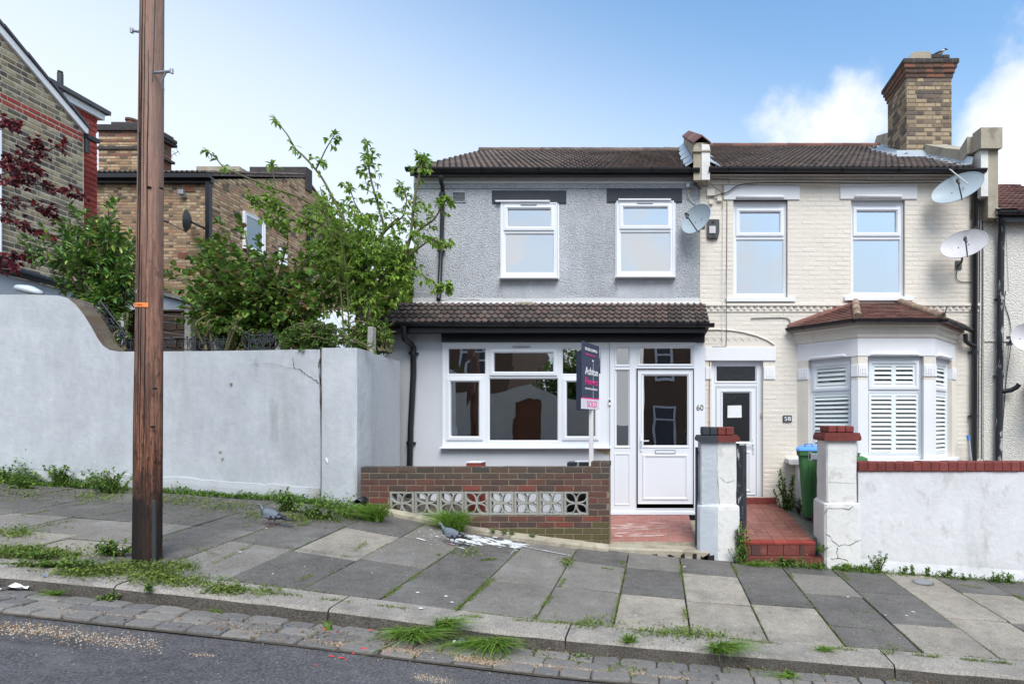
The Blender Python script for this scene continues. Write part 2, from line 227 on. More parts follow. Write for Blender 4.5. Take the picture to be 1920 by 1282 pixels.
 pgrey=mat('blue_grey_feather', (.13, .155, .19), .7, 30, .2), pdark=mat('dark_feather', (.025, .028, .035), .55, 30, .2), pneck=mat('green_neck_feather', (.05, .085, .085), .4, 30, .2, spec=.6), pinkleg=mat('pink_leg', (.28, .11, .11), .6, 5, .1), pwhite=mat('white_feather', (.75, .75, .75), .8, 5, .05),
 far=mat('far_cream_render', (.6, .56, .48), .9, 2, .1), slate=mat('slate_roof', (.09, .09, .1), .8, 5, .15), doorbrown=mat('brown_gate_wood', (.2, .07, .03), .7, 4, .15), oppbrick=mat('brown_brick', (.16, .1, .07), .9, 6, .2),
 cyan=mat('pale_tarp', (.5, .56, .62), .4, 4, .15, bump=.5, bscale=6), bluepl=mat('blue_plastic', (.05, .2, .6), .5, 3, .05), orangebk=mat('pale_patch_mortar', (.42, .36, .22), .95, 9, .25, .1, 80, .6, 50))
# pole: tar blends up the butt of the pole, weathered grey above (height-of-the-wood wear)
# ------------------------------------------------------------------ mesh collector
class MB:
    def __init__(s, X=None): s.v = []; s.f = []; s.m = []; s.s = []; s.X = X
    def add(s, vs, fs, mi=0, sm=False):
        b = len(s.v)
        if s.X is not None: vs = [s.X @ Vector(p) for p in vs]
        s.v.extend(tuple(p) for p in vs)
        for f in fs: s.f.append(tuple(b + i for i in f)); s.m.append(mi); s.s.append(sm)
    def box(s, x0, x1, y0, y1, z0, z1, mi=0):
        s.add([(x0, y0, z0), (x1, y0, z0), (x1, y1, z0), (x0, y1, z0), (x0, y0, z1), (x1, y0, z1), (x1, y1, z1), (x0, y1, z1)],
              [(0, 3, 2, 1), (4, 5, 6, 7), (0, 1, 5, 4), (1, 2, 6, 5), (2, 3, 7, 6), (3, 0, 4, 7)], mi)
    def cbox(s, x0, x1, y0, y1, z0, z1, c=.008, mi=0):   # box with chamfered edges
        vs = []
        for sx in (0, 1):
            for sy in (0, 1):
                for sz in (0, 1):
                    X, Y, Z = (x0, x1)[sx], (y0, y1)[sy], (z0, z1)[sz]; a, b, d = (c, -c)[sx], (c, -c)[sy], (c, -c)[sz]
                    vs += [(X, Y + b, Z + d), (X + a, Y, Z + d), (X + a, Y + b, Z)]
        k = lambda sx, sy, sz, q: (sx * 4 + sy * 2 + sz) * 3 + q
        fs = []
        for q, (i, j) in ((0, (1, 2)), (1, (0, 2)), (2, (0, 1))):
            for e in (0, 1):
                loop = []
                for a, b in ((0, 0), (1, 0), (1, 1), (0, 1)):
                    t = [0, 0, 0]; t[q] = e; t[i] = a; t[j] = b; loop.append(k(*t, q))
                flip = (e == 1) == (q == 1)
                fs.append(tuple(loop[::-1] if flip else loop) if True else 0)
        for a in (0, 1):
            for b in (0, 1):
                fs.append((k(0, a, b, 1), k(1, a, b, 1), k(1, a, b, 2), k(0, a, b, 2)))
                fs.append((k(a, 0, b, 0), k(a, 1, b, 0), k(a, 1, b, 2), k(a, 0, b, 2)))
                fs.append((k(a, b, 0, 0), k(a, b, 1, 0), k(a, b, 1, 1), k(a, b, 0, 1)))
        for a in (0, 1):
            for b in (0, 1):
                for d in (0, 1): fs.append((k(a, b, d, 0), k(a, b, d, 1), k(a, b, d, 2)))
        s.add(vs, fs, mi)
    def prism(s, poly, y0, y1, mi=0, axis='y'):          # polygon in (x,z) extruded along y, or (y,z) along x, or (x,y) along z
        n = len(poly)
        T = {'y': lambda a, b, d: (a, d, b), 'x': lambda a, b, d: (d, a, b), 'z': lambda a, b, d: (a, b, d)}[axis]
        vs = [T(a, b, y0) for a, b in poly] + [T(a, b, y1) for a, b in poly]
        s.add(vs, [tuple(range(n)), tuple(range(2 * n - 1, n - 1, -1))] + [(i, i + n, (i + 1) % n + n, (i + 1) % n) for i in range(n)], mi)
    def tube(s, pts, r, n=8, mi=0, cap=True, sm=True):
        pts = [Vector(p) for p in pts]; k = len(pts)
        rs = r if isinstance(r, (list, tuple)) else [r] * k
        if s.X is not None: pts = [s.X @ p for p in pts]
        X, s.X = s.X, None; vs = []; up = None
        for i, p in enumerate(pts):
            d = (pts[min(i + 1, k - 1)] - pts[max(i - 1, 0)])
            d = d.normalized() if d.length > 1e-9 else Vector((0, 0, 1))
            if up is None:
                up = Vector((0, 0, 1)) if abs(d.z) < .9 else Vector((1, 0, 0))
            a = d.cross(up)
            if a.length < 1e-6: a = d.orthogonal()
            a.normalize(); b = a.cross(d).normalized(); up = b
            for j in range(n):
                t = 2 * math.pi * j / n; vs.append(p + (a * math.cos(t) + b * math.sin(t)) * rs[i])
        fs = [(i * n + j, i * n + (j + 1) % n, (i + 1) * n + (j + 1) % n, (i + 1) * n + j) for i in range(k - 1) for j in range(n)]
        s.add(vs, fs, mi, sm)
        if cap: s.add([vs[j] for j in range(n)], [tuple(range(n))], mi); s.add([vs[(k - 1) * n + j] for j in range(n)], [tuple(range(n - 1, -1, -1))], mi)
        s.X = X
    def ring(s, x0, x1, z0, z1, prof, mi=0):             # mitred rectangular frame; prof = (inset, y)
        k = len(prof); vs = []
        for cx_, cz_, sx, sz in ((x0, z0, 1, 1), (x1, z0, -1, 1), (x1, z1, -1, -1), (x0, z1, 1, -1)):
            for o, y in prof: vs.append((cx_ + sx * o, y, cz_ + sz * o))
        fs = []
        for c in range(4):
            d = (c + 1) % 4
            for i in range(k - 1): fs.append((c * k + i, d * k + i, d * k + i + 1, c * k + i + 1))
        s.add(vs, fs, mi)
    def loft(s, rings, n=12, mi=0, sm=True):             # rings: (center, axis a, axis b)
        vs = []
        for c, a, b in rings:
            for j in range(n):
                t = 2 * math.pi * j / n; vs.append(Vector(c) + Vector(a) * math.cos(t) + Vector(b) * math.sin(t))
        k = len(rings)
        fs = [(i * n + j, i * n + (j + 1) % n, (i + 1) * n + (j + 1) % n, (i + 1) * n + j) for i in range(k - 1) for j in range(n)]
        fs += [tuple(range(n - 1, -1, -1)), tuple((k - 1) * n + j for j in range(n))]
        s.add(vs, fs, mi, sm)
    def mesh(s, name, mats, off=(0, 0, 0)):
        me = bpy.data.meshes.new(name); ox, oy, oz = off
        me.from_pydata([(a - ox, b - oy, c - oz) for a, b, c in s.v], [], s.f)
        for m_ in mats: me.materials.append(m_)
        me.polygons.foreach_set('material_index', s.m); me.polygons.foreach_set('use_smooth', s.s); me.update()
        return me
WO = {}
def mats_of(m): return [M[k] for k in ([m] if isinstance(m, str) else m)]
def obj(name, mb, m, parent=None, base=None, kind=None, label=None, cat=None, group=None):
    off = WO[parent.name] if parent else Vector(base or (0, 0, 0))
    o = bpy.data.objects.new(name, mb.mesh(name, mats_of(m), off)); COL.objects.link(o)
    if parent: o.parent = parent
    else: o.location = off
    WO[o.name] = Vector(off)
    for k_, v_ in (('kind', kind), ('label', label), ('category', cat), ('group', group)):
        if v_: o[k_] = v_
    return o
def thing(name, label, cat, loc=(0, 0, 0), group=None):
    o = bpy.data.objects.new(name, None); COL.objects.link(o); o.location = loc; o['label'] = label; o['category'] = cat
    if group: o['group'] = group
    WO[o.name] = Vector(loc); return o
def shared(name, me, parent, loc, rot=None, scale=None):
    o = bpy.data.objects.new(name, me); COL.objects.link(o); o.parent = parent; o.location = Vector(loc) - WO[parent.name]
    if rot is not None: o.rotation_euler = rot
    if scale is not None: o.scale = scale
    WO[o.name] = Vector(loc); return o
def P(x, y, Y): return Vector(((x - CX) / F * Y, Y, CH - (y - CY) / F * Y))
def px(p): return (CX + p[0] / p[1] * F, CY - (p[2] - CH) / p[1] * F) if p[1] > .1 else (-9999, -9999)
# ------------------------------------------------------------------ ground heights
def lerp_table(t, x):
    if x <= t[0][0]: return t[0][1] + (x - t[0][0]) * -.07
    if x >= t[-1][0]: return t[-1][1] + (x - t[-1][0]) * -.068
    for (a, b), (c, d) in zip(t, t[1:]):
        if a <= x <= c:
            return b + (d - b) * (x - a) / (c - a)
TB = [(-8.2, .90), (-6.15, .78), (-4.2, .645), (-3.6, .58), (-3.0, .46), (-2.2, .28), (-.62, .08), (.5, -.03), (2.0, -.125), (4.4, -.30)]
TK = [(-4.86, .53), (-2.38, .262), (-.70, .045), (1.74, -.15), (2.7, -.235)]
def zb(x): return sum(lerp_table(TB, x + d) for d in (-.35, -.17, 0, .17, .35)) / 5
def zk(x): return sum(lerp_table(TK, x + d) for d in (-.6, -.3, 0, .3, .6)) / 5
YK, YB = 4.13, 6.85
def zg(x, y):
    if y < YK: return zk(x) - .11
    t = min((y - YK) / (YB - YK), 1); return zk(x) * (1 - t) + zb(x) * t
def G(x, y):
    Y = 5.0
    for _ in range(40):
        X = (x - CX) / F * Y; Y = .5 * Y + .5 * (CH - zg(X, Y)) * F / max(y - CY, 20)
    X = (x - CX) / F * Y; return Vector((X, Y, zg(X, Y)))
# ------------------------------------------------------------------ piece fields (bricks, tiles)
def proto(kind, name, m, seed=0):
    r = random.Random(seed); mb = MB(); j = lambda a: r.uniform(-a, a)
    if kind == 'brick':
        ix, iy, d = .022, .07, .007
        bk = [(0, 0), (1, 0), (1, 1), (0, 1)]; vs = [(a, b, -.03) for a, b in bk] + [(a + j(.006), b + j(.03), d - .004) for a, b in bk]
        vs += [(a + (ix if a == 0 else -ix) + j(.008), b + (iy if b == 0 else -iy) + j(.03), d + j(.0015)) for a, b in bk]
        mb.add(vs, [(8, 9, 10, 11)] + [(i, (i + 1) % 4, 4 + (i + 1) % 4, 4 + i) for i in range(4)] + [(4 + i, 4 + (i + 1) % 4, 8 + (i + 1) % 4, 8 + i) for i in range(4)])
    elif kind == 'soft':        # painted brick, edges nearly drowned in paint
        ix, iy, d = .05, .2, .0018
        bk = [(0, 0), (1, 0), (1, 1), (0, 1)]; vs = [(a, b, -.006) for a, b in bk] + [(a + (ix if a == 0 else -ix) + j(.01), b + (iy if b == 0 else -iy) + j(.03), d + j(.001)) for a, b in bk]
        mb.add(vs, [(4, 5, 6, 7)] + [(i, (i + 1) % 4, 4 + (i + 1) % 4, 4 + i) for i in range(4)])
    elif kind == 'roll':        # interlocking tile with two rolls
        n = 12; h = .026; pr = []
        for i in range(n + 1):
            x = i / n; q = (x * 2) % 1 if i < n else 1; pr.append((x, h * max(0, math.sin(math.pi * min(1, q / .55))) if q < .55 else 0))
        y0, y1, t0, t1 = -.03, 1.12, .040, .004
        jz = j(.002)
        vs = [(x, y0, z + t0 + jz) for x, z in pr] + [(x, y1, z + t1) for x, z in pr] + [(x, y0, z + t0 - .028) for x, z in pr]
        k = n + 1
        mb.add(vs, [(i, i + 1, i + 1 + k, i + k) for i in range(n)] + [(2 * k + i, 2 * k + i + 1, i + 1, i) for i in range(n)] + [(2 * k, 0, k), (n, 2 * k + n, k + n)])
    elif kind == 'plain':
        y0, y1, t0, t1 = -.02, 1.1, .022 + j(.003), .006
        mb.add([(0.01, y0, t0), (.99, y0, t0 + j(.003)), (.99, y1, t1), (0.01, y1, t1), (0.01, y0, t0 - .014), (.99, y0, t0 - .014), (.99, y1, -.01), (.01, y1, -.01)],
               [(0, 1, 2, 3), (4, 5, 1, 0), (1, 5, 6, 2), (4, 0, 3, 7)])
    elif kind == 'board':
        y0, y1, t0, t1 = -.05, 1.02, .02 + j(.004), .004; n = 10; vs = []
        for i in range(n + 1): vs += [(i / n, y0 + j(.10), t0), (i / n, y1, t1), (i / n, y0 + j(.05), t0 - .015)]
        mb.add(vs, [(3 * i, 3 * i + 3, 3 * i + 4, 3 * i + 1) for i in range(n)] + [(3 * i + 2, 3 * i + 5, 3 * i + 3, 3 * i) for i in range(n)])
    return [mb, m, name]
def field(parent, name, m, kind, org, u, v, rows, H, spans, pat, gap=(.01, .01), n_single=300, stagger=.5, pick=None, nvar=4):
    """lay pieces on a plane: org + u*a + v*b, outward normal u x v"""
    u, v, org = Vector(u).normalized(), Vector(v).normalized(), Vector(org); nn = u.cross(v)
    protos = [proto(kind, name, m, 11 * i + 3)[0] for i in range(nvar)]
    rot = Matrix((u, v, nn)).transposed()
    pcs = []; tot = sum(pat)
    for k in range(rows):
        b0 = k * H
        for (s0, s1) in spans(b0 + H / 2):
            a = s0 - ((k % 2) * stagger * (pat[0] if len(pat) == 1 else tot * .5)) - (s0 % tot if False else 0); i = 0
            while a < s1 - .02:
                w_ = pat[i % len(pat)]; lo, hi = max(a, s0), min(a + w_, s1)
                if hi - lo > .035:
                    mm = (pick(k, (lo + hi) / 2) if pick else None) or m
                    pcs.append((lo + gap[0] / 2, b0 + gap[1] / 2, hi - lo - gap[0], H - gap[1], mm))
                a += w_; i += 1
    def key(p):
        c = org + u * (p[0] + p[2] / 2) + v * (p[1] + p[3] / 2); x, y = px(c)
        return (0 if -5 < x < 1925 and -5 < y < 1287 else 1, c.length)
    pcs.sort(key=key); cache = {}
    for p in pcs[:n_single]:
        i = R.randrange(nvar); kk = (i, p[4])
        if kk not in cache: cache[kk] = protos[i].mesh(name, mats_of(p[4]))
        loc = org + u * p[0] + v * p[1] + nn * R.uniform(-.0015, .0015)
        shared(name, cache[kk], parent, loc, rot.to_euler(), (p[2], p[3], 1))
    rest = {}
    for p in pcs[n_single:]: rest.setdefault(p[4], []).append(p)
    for mm, ps in rest.items():
        mb = MB()
        for p in ps:
            pr = protos[R.randrange(nvar)]; o_ = org + u * p[0] + v * p[1] + nn * R.uniform(-.0015, .0015)
            mb.add([o_ + u * (a * p[2]) + v * (b * p[3]) + nn * c for a, b, c in pr.v], pr.f)
        obj(name + '_courses', mb, mm, parent, kind='stuff')
def rect_spans(x0, x1, holes=()):
    """holes: (a0,a1,b0,b1) in field coordinates"""
    def f(b):
        iv = [(x0, x1)]
        for h in holes:
            if h[2] < b < h[3]:
                nv = []
                for a, c in iv:
                    if h[1] <= a or h[0] >= c: nv.append((a, c)); continue
                    if a < h[0]: nv.append((a, h[0]))
                    if h[1] < c: nv.append((h[1], c))
                iv = nv
        return iv
    return f
def panel(mb, x0, x1, z0, z1, y0, y1, holes=(), mi=0):
    xs = sorted({x0, x1, *[min(max(h[i], x0), x1) for h in holes for i in (0, 1)]}); zs = sorted({z0, z1, *[min(max(h[i], z0), z1) for h in holes for i in (2, 3)]})
    for i in range(len(xs) - 1):
        run = None
        for j in range(len(zs) - 1):
            cx_, cz_ = (xs[i] + xs[i + 1]) / 2, (zs[j] + zs[j + 1]) / 2
            hole = any(h[0] < cx_ < h[1] and h[2] < cz_ < h[3] for h in holes)
            if not hole: run = run or zs[j]; run = zs[j] if run is None else run
            if hole and run is not None: mb.box(xs[i], xs[i + 1], y0, y1, run, zs[j], mi); run = None
            elif hole: run = None
        if run is not None: mb.box(xs[i], xs[i + 1], y0, y1, run, z1, mi)
def text_mb(s, size, depth=.002):
    cu = bpy.data.curves.new('lettering', 'FONT'); cu.body = s; cu.size = size; cu.extrude = depth; cu.align_x = 'LEFT'
    o = bpy.data.objects.new('lettering', cu); COL.objects.link(o)
    me = bpy.data.meshes.new_from_object(o.evaluated_get(bpy.context.evaluated_depsgraph_get()))
    vs = [tuple(p.co) for p in me.vertices]; fs = [tuple(p.vertices) for p in me.polygons]
    bpy.data.objects.remove(o); bpy.data.curves.remove(cu); bpy.data.meshes.remove(me)
    return vs, fs
def lettering(name, s, org, u, up, width, height, m, parent):
    vs, fs = text_mb(s, 1.0, .01); x0 = min(p[0] for p in vs); x1 = max(p[0] for p in vs); y0 = min(p[1] for p in vs); y1 = max(p[1] for p in vs)
    u, up = Vector(u), Vector(up); n_ = u.cross(up); mb = MB()
    mb.add([Vector(org) + u * ((p[0] - x0) / (x1 - x0) * width) + up * ((p[1] - y0) / (y1 - y0) * height) + n_ * (.003 + p[2] * .15) for p in vs], fs)
    return obj(name, mb, m, parent)
def crack(parent, pts, wd=.006, m='soil', name='crack', nrm=(0, -1, 0)):
    """fine dark crack: a thin sunken-looking ribbon 2 mm proud of the render"""
    mb = MB(); nn = Vector(nrm); P_ = []
    pts = [Vector(p) for p in pts]
    for a, b in zip(pts, pts[1:]):
        for k in range(4):
            t = k / 4; q = a.lerp(b, t); P_.append(q + Vector((R.uniform(-1, 1) * (1 - abs(nn.x)), R.uniform(-1, 1) * (1 - abs(nn.y)), R.uniform(-1, 1))) * .012)
    P_.append(pts[-1])
    for i in range(len(P_) - 1):
        d = (P_[i + 1] - P_[i]).normalized(); s_ = d.cross(nn) * (wd * .5 * R.uniform(.4, 1.2))
        mb.add([P_[i] - s_ + nn * .002, P_[i] + s_ + nn * .002, P_[i + 1] + s_ + nn * .002, P_[i + 1] - s_ + nn * .002], [(0, 1, 2, 3)])
    return obj(name, mb, m, parent)
# ------------------------------------------------------------------ THE GROUND
def sheet(name, m, xs, ys, zf, kind='structure', parent=None):
    mb = MB(); nx, ny = len(xs), len(ys)
    mb.add([(x, y, zf(x, y)) for y in ys for x in xs], [(j * nx + i, j * nx + i + 1, (j + 1) * nx + i + 1, (j + 1) * nx + i) for j in range(ny - 1) for i in range(nx - 1)])
    return obj(name, mb, m, parent, kind=kind)
fr = lambda a, b, n: [a + (b - a) * i / n for i in range(n + 1)]
road = sheet('road', 'asphalt', [-120, -60, -30, -20, *fr(-14, 14, 56), 20, 30, 60, 120], [-120, -40, -12, *fr(-6, YK - .36, 12)], lambda x, y: zk(x) - .118 + .012 * noise.noise(Vector((x * .7, y * .7, 0))))
sheet('ground', 'soil', [-160, -60, -30, *fr(-16, 16, 40), 30, 60, 160], [YK - .40, YK - .2, YK - .006, YK + .03, 4.3, 4.6, *fr(5, YB, 5), 8, 12, 20, 40, 80, 200], lambda x, y: (zk(x) - .109 if y < YK else zg(x, y) - .05) - (.0 if y < YB + .1 else .05))
# paving slabs
pave = thing('pavement', 'pavement', 'x', (0, YB, 0)); del pave['label']; del pave['category']; pave['kind'] = 'structure'
light = [(60, 1015), (140, 1045), (640, 1035), (1345, 1105), (1215, 1155), (1360, 1172), (1490, 1185), (1750, 1098), (1815, 1150), (1890, 1150), (1760, 1205), (1850, 1210), (1905, 1225), (1720, 1080), (1880, 1180)]
mid = [(955, 1080), (925, 1125), (340, 1050), (1075, 1130), (1345, 1142), (860, 1010), (1010, 1040), (1100, 1080), (1190, 1045), (1570, 1080), (430, 1110), (320, 990), (760, 1060)]
Lp = [G(*p) for p in light]; Mp = [G(*p) for p in mid]
xj = [(724, 1160), (852, 1160), (1003, 1170), (1147, 1185), (1289, 1195)]
x = -.70 - .61 * 0; cols = []
e0 = G(1147, 1185).x; xx = [e0 + .615 * i for i in range(-26, 18)]
y_in = YK + .30
for i in range(len(xx) - 1):
    rr = random.Random(i * 7 + 1); a, b = xx[i], xx[i + 1]
    ys = [y_in] + [y_in + d for d in ((.87, 1.77), (.62, 1.5), (.87, 1.77), (.45, 1.3, 2.05), (.9, 1.8))[(i * 3 + 1) % 5]] + [YB]
    if xx[i] < e0 + .9: ys = [y_in, y_in + .86, y_in + 1.74, YB] if i % 3 else [y_in, y_in + .80, y_in + 1.70, YB]
    if a < -4.2: ys = [y_in, y_in + .58 + .1 * (i % 2), y_in + 1.2, y_in + 1.85, YB]
    for c, d in zip(ys, ys[1:]):
        cx_, cy_ = (a + b) / 2, (c + d) / 2
        inside = lambda q: a < q.x < b and c < q.y < d
        m = 'slabl' if any(map(inside, Lp)) else 'slabm' if any(map(inside, Mp)) else ('slabd' if rr.random() < .88 or abs(cx_) < 5.2 else 'slabm')
        g = .007; tz = rr.uniform(-.004, .004); cr = [rr.uniform(-.005, .005) for _ in range(4)]
        mb = MB(); n = 3; vs = []
        x0, x1, y0, y1 = a + g, b - g, c + g, d - g
        tp = [(x0, y0), (x1, y0), (x1, y1), (x0, y1)]
        v = [(p, q, zg(p, q) - .06) for p, q in tp] + [(p, q, zg(p, q) + tz + cr[k] - .005) for k, (p, q) in enumerate(tp)]
        ins = .006; v += [(p + (ins if k in (0, 3) else -ins), q + (ins if k in (0, 1) else -ins), zg(p, q) + tz + cr[k]) for k, (p, q) in enumerate(tp)]
        mb.add(v, [(8, 9, 10, 11)] + [(k, (k + 1) % 4, 4 + (k + 1) % 4, 4 + k) for k in range(4)] + [(4 + k, 4 + (k + 1) % 4, 8 + (k + 1) % 4, 8 + k) for k in range(4)])
        obj('paving_slab', mb, m, pave)
# kerb stones
kerb = thing('kerb', 'k', 'x', (0, YK, 0)); del kerb['label']; del kerb['category']; kerb['kind'] = 'structure'
kx = [G(207, 1105).x, G(631, 1150).x, G(1060, 1205).x, G(1677, 1255).x]
kx = [kx[0] - 5.4, kx[0] - 3.6, kx[0] - 1.8] + kx + [kx[3] + 1.6, kx[3] + 3.2, kx[3] + 5]
for a, b in zip(kx, kx[1:]):
    n = 8; mb = MB(); rr = random.Random(int(a * 100)); c = .022
    jz = [rr.uniform(-.004, .004) for _ in range(n + 1)]
    for i in range(n):
        u0, u1 = a + .006 + (b - a - .012) * i / n, a + .006 + (b - a - .012) * (i + 1) / n
        v = []
        for u, q in ((u0, jz[i]), (u1, jz[i + 1])):
            z = zk(u) + q
            v += [(u, YK - .004 - q, z - .20), (u, YK + q, z - c), (u, YK + c + q, z), (u, YK + .291, zg(u, YK + .291) + q * .5), (u, YK + .291, z - .1)]
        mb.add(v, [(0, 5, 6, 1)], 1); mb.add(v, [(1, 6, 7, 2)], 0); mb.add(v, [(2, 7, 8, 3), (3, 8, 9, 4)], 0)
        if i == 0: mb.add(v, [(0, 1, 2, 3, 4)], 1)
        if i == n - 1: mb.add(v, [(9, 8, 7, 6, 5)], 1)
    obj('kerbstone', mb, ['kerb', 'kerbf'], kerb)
# granite setts in the gutter, three rows
gut = thing('gutter_channel', 'g', 'x', (0, YK - .2, 0)); del gut['label']; del gut['category']; gut['kind'] = 'structure'
sp = []
for i in range(6):
    r = random.Random(90 + i); mb = MB(); n = 12; rings = []; base_ = [(.07, 0), (.5, -.01), (.93, 0), (1, .1), (1.01, .5), (1, .9), (.93, 1), (.5, 1.01), (.07, 1), (0, .9), (-.01, .5), (0, .1)]; jx = [(r.uniform(-.025, .025), r.uniform(-.04, .04)) for _ in range(12)]
    for (s, z) in ((1, -.08), (1, .002), (.96, .012), (.84, .018)):
        ring_ = []
        for k in range(n):
            bx, by = base_[k]; ring_.append((.5 + (bx - .5) * (1 - (1 - s) * .55) + jx[k][0], .5 + (by - .5) * s + jx[k][1], z + r.uniform(-.003, .003)))
        rings.append(ring_)
    vs = [p for rg in rings for p in rg]
    mb.add(vs, [(a * n + k, a * n + (k + 1) % n, (a + 1) * n + (k + 1) % n, (a + 1) * n + k) for a in range(3) for k in range(n)] + [tuple(3 * n + k for k in range(n))])
    sp.append(mb.mesh('sett', [M['sett']])); spm = mb if i == 0 else spm
cnt = 0; rest = MB()
for row in range(3):
    x = -8.5 + row * .1
    while x < 5.2:
        L = R.uniform(.17, .29); y0 = YK - .022 - (row + 1) * .118
        z = zk(x) - .112 + R.uniform(-.005, .005); vis = -110 <= px((x, y0, z))[0] <= 1935
        if vis and cnt < 290:
            shared('sett', sp[R.randrange(6)], gut, (x + .004, y0 + R.uniform(0, .006), z), (R.uniform(-.03, .03), math.atan2(zk(x) - zk(x + L), L) + R.uniform(-.02, .02), R.uniform(-.02, .02)), (L - .008, .112, 1)); cnt += 1
        else: rest.add([(x + .004 + a_ * (L - .008), y0 + b_ * .112, zk(x + a_ * L) - .112 + c_) for a_, b_, c_ in spm.v], spm.f)
        x += L
obj('outlying_sett', rest, 'sett', gut, kind='stuff')
# grit and dirt on the road
mb = MB()
def pebble(p, s):
    q = [Vector((R.uniform(-1, 1), R.uniform(-1, 1), R.uniform(-.2, .9))) * s for _ in range(5)]
    mb.add([p + Vector((-s, 0, 0)), p + Vector((s * .8, R.uniform(-s, s) * .4, 0)), p + Vector((0, s, 0)), p + Vector((R.uniform(-.3, .3) * s, -s, 0)), p + Vector((0, 0, s * .9))], [(0, 3, 4), (3, 1, 4), (1, 2, 4), (2, 0, 4)])
def grit(xa, ya, xb, yb, wid, n, s=.0035):
    for _ in range(n):
        t = R.random(); x, y = xa + (xb - xa) * t, ya + (yb - ya) * t
        y += R.gauss(0, wid * .5); x += R.uniform(-10, 10)
        if y < CY + 300: continue
        p = G(x, y); p.z = zk(p.x) - .118 + (.012 * noise.noise(Vector((p.x * .7, p.y * .7, 0))) if p.y < YK - .36 else .02); pebble(p, s * R.uniform(.5, 1.5))
grit(100, 1148, 330, 1162, 6, 1100); grit(330, 1162, 620, 1208, 8, 500); grit(620, 1210, 760, 1222, 6, 1500); grit(750, 1222, 960, 1248, 9, 3200, .004); grit(950, 1245, 1300, 1272, 7, 2600, .004)
grit(0, 1175, 110, 1180, 14, 500, .005); grit(110, 1185, 300, 1205, 16, 650, .005); grit(780, 1265, 850, 1275, 8, 350); grit(0, 1200, 1200, 1270, 60, 800, .003); grit(360, 1222, 400, 1226, 4, 120); grit(480, 1195, 520, 1200, 5, 250)
obj('road_grit', mb, 'gravel', kind='stuff')
def blob(mb, c, rx, ry, n=11, zf=None, ang=0, lift=.003):
    vs = []; r = [R.uniform(.55, 1.15) for _ in range(n)]
    for k in range(n):
        t = 2 * math.pi * k / n; a, b = math.cos(t) * rx * r[k], math.sin(t) * ry * r[k]
        X, Y = c.x + a * math.cos(ang) - b * math.sin(ang), c.y + a * math.sin(ang) + b * math.cos(ang)
        vs.append((X, Y, zf(X, Y) + lift))
    vs.append((c.x, c.y, zf(c.x, c.y) + lift)); mb.add(vs, [(k, (k + 1) % n, n) for k in range(n)])
rz = lambda X, Y: zk(X) - .116 + .012 * noise.noise(Vector((X * .7, Y * .7, 0))) if Y < YK - .36 else zk(X) - .09
mb = MB()
for x, y, a, b in ((609, 1189, .018, .014), (622, 1229, .03, .012), (640, 1232, .035, .015), (682, 1221, .035, .014), (662, 1224, .018, .012), (630, 1195, .012, .01), (695, 1190, .02, .02), (769, 1218, .014, .012), (727, 1228, .012, .01), (540, 1208, .008, .008), (650, 1236, .012, .008), (593, 1246, .01, .007)): blob(mb, G(x, y), a * .75, b * .7, zf=rz, lift=.004 if y > 1200 else .02)
obj('red_paint_marks', mb, 'redspray', kind='stuff')
mb = MB(); sz = lambda X, Y: zg(X, Y) + .004
for _ in range(90):
    t = R.random(); x, y = 850 + t * 125 + R.gauss(0, 4), 1008 + t * 13 + R.gauss(0, 3.5)
    blob(mb, G(x, y), R.uniform(.03, .10), R.uniform(.012, .04) * (1.1 - t * .4), 16, sz, R.uniform(-.35, -.05), R.uniform(.002, .005))
for _ in range(70):
    t = R.random(); x, y = 790 + t * 190 + R.gauss(0, 8), 1003 + t * 18 + R.gauss(0, 7)
    blob(mb, G(x, y), R.uniform(.008, .035), R.uniform(.003, .010), 9, sz, R.uniform(-.5, .1), R.uniform(.002, .005))
for (x, y, a) in ((790, 1012, .06), (820, 1007, .03), (845, 1020, .07), (880, 1022, .08), (865, 1028, .05), (905, 1012, .14), (935, 1015, .16), (950, 1020, .12)): blob(mb, G(x, y), a, .018, 10, sz, -.2, .006)
for i in range(26):
    t = i / 25; blob(mb, G(968 + 95 * t, 1023 + 18 * t), .05, .010, 8, sz, -.12, .006); 
for i in range(8): t = i / 7; blob(mb, G(974 - 16 * t, 1021 + 18 * t), .02, .008, 7, sz, 1.1, .006)
obj('spilt_white_paint', mb, 'splash', kind='stuff')
mb = MB()
for x, y, r_ in ((783, 1112, .02), (836, 1119, .018), (789, 1142, .02), (848, 1130, .016), (500, 992, .012), (1590, 1120, .016), (1712, 1148, .018), (1700, 1155, .014), (1660, 1154, .012), (450, 1036, .012), (512, 1077, .01), (1200, 1025, .008)): blob(mb, G(x, y), r_, r_ * .8, 10, sz, 0, .006)
for _ in range(90):
    x, y = R.uniform(0, 1920), R.uniform(980, 1230)
    if y > 940 + x * .09 and y < 1065 + x * .1: blob(mb, G(x, y), R.uniform(.003, .008), R.uniform(.003, .006), 6, sz, 0, .006)
obj('chewing_gum_spots', mb, 'splash', kind='stuff')
# inspection cover
c = thing('inspection_cover', 'small round metal cover set in the pale slab by the right garden wall', 'cover', (0, 0, 0)); g_ = G(1730, 1092); c.location = g_ + Vector((0, 0, .004)); WO[c.name] = g_
mb = MB(); mb.tube([g_ + Vector((0, 0, -.01)), g_ + Vector((0, 0, .006))], .12, 24, sm=False); obj('rim', mb, 'yard', c)
mb = MB(); mb.tube([g_ + Vector((0, 0, -.01)), g_ + Vector((0, 0, .009))], .10, 24, sm=False)
for i in range(-3, 4): h = math.sqrt(.0085 - (i * .025) ** 2); mb.box(g_.x - h, g_.x + h, g_.y + i * .025 - .005, g_.y + i * .025 + .005, g_.z + .009, g_.z + .013)
obj('lid', mb, 'steel', c)

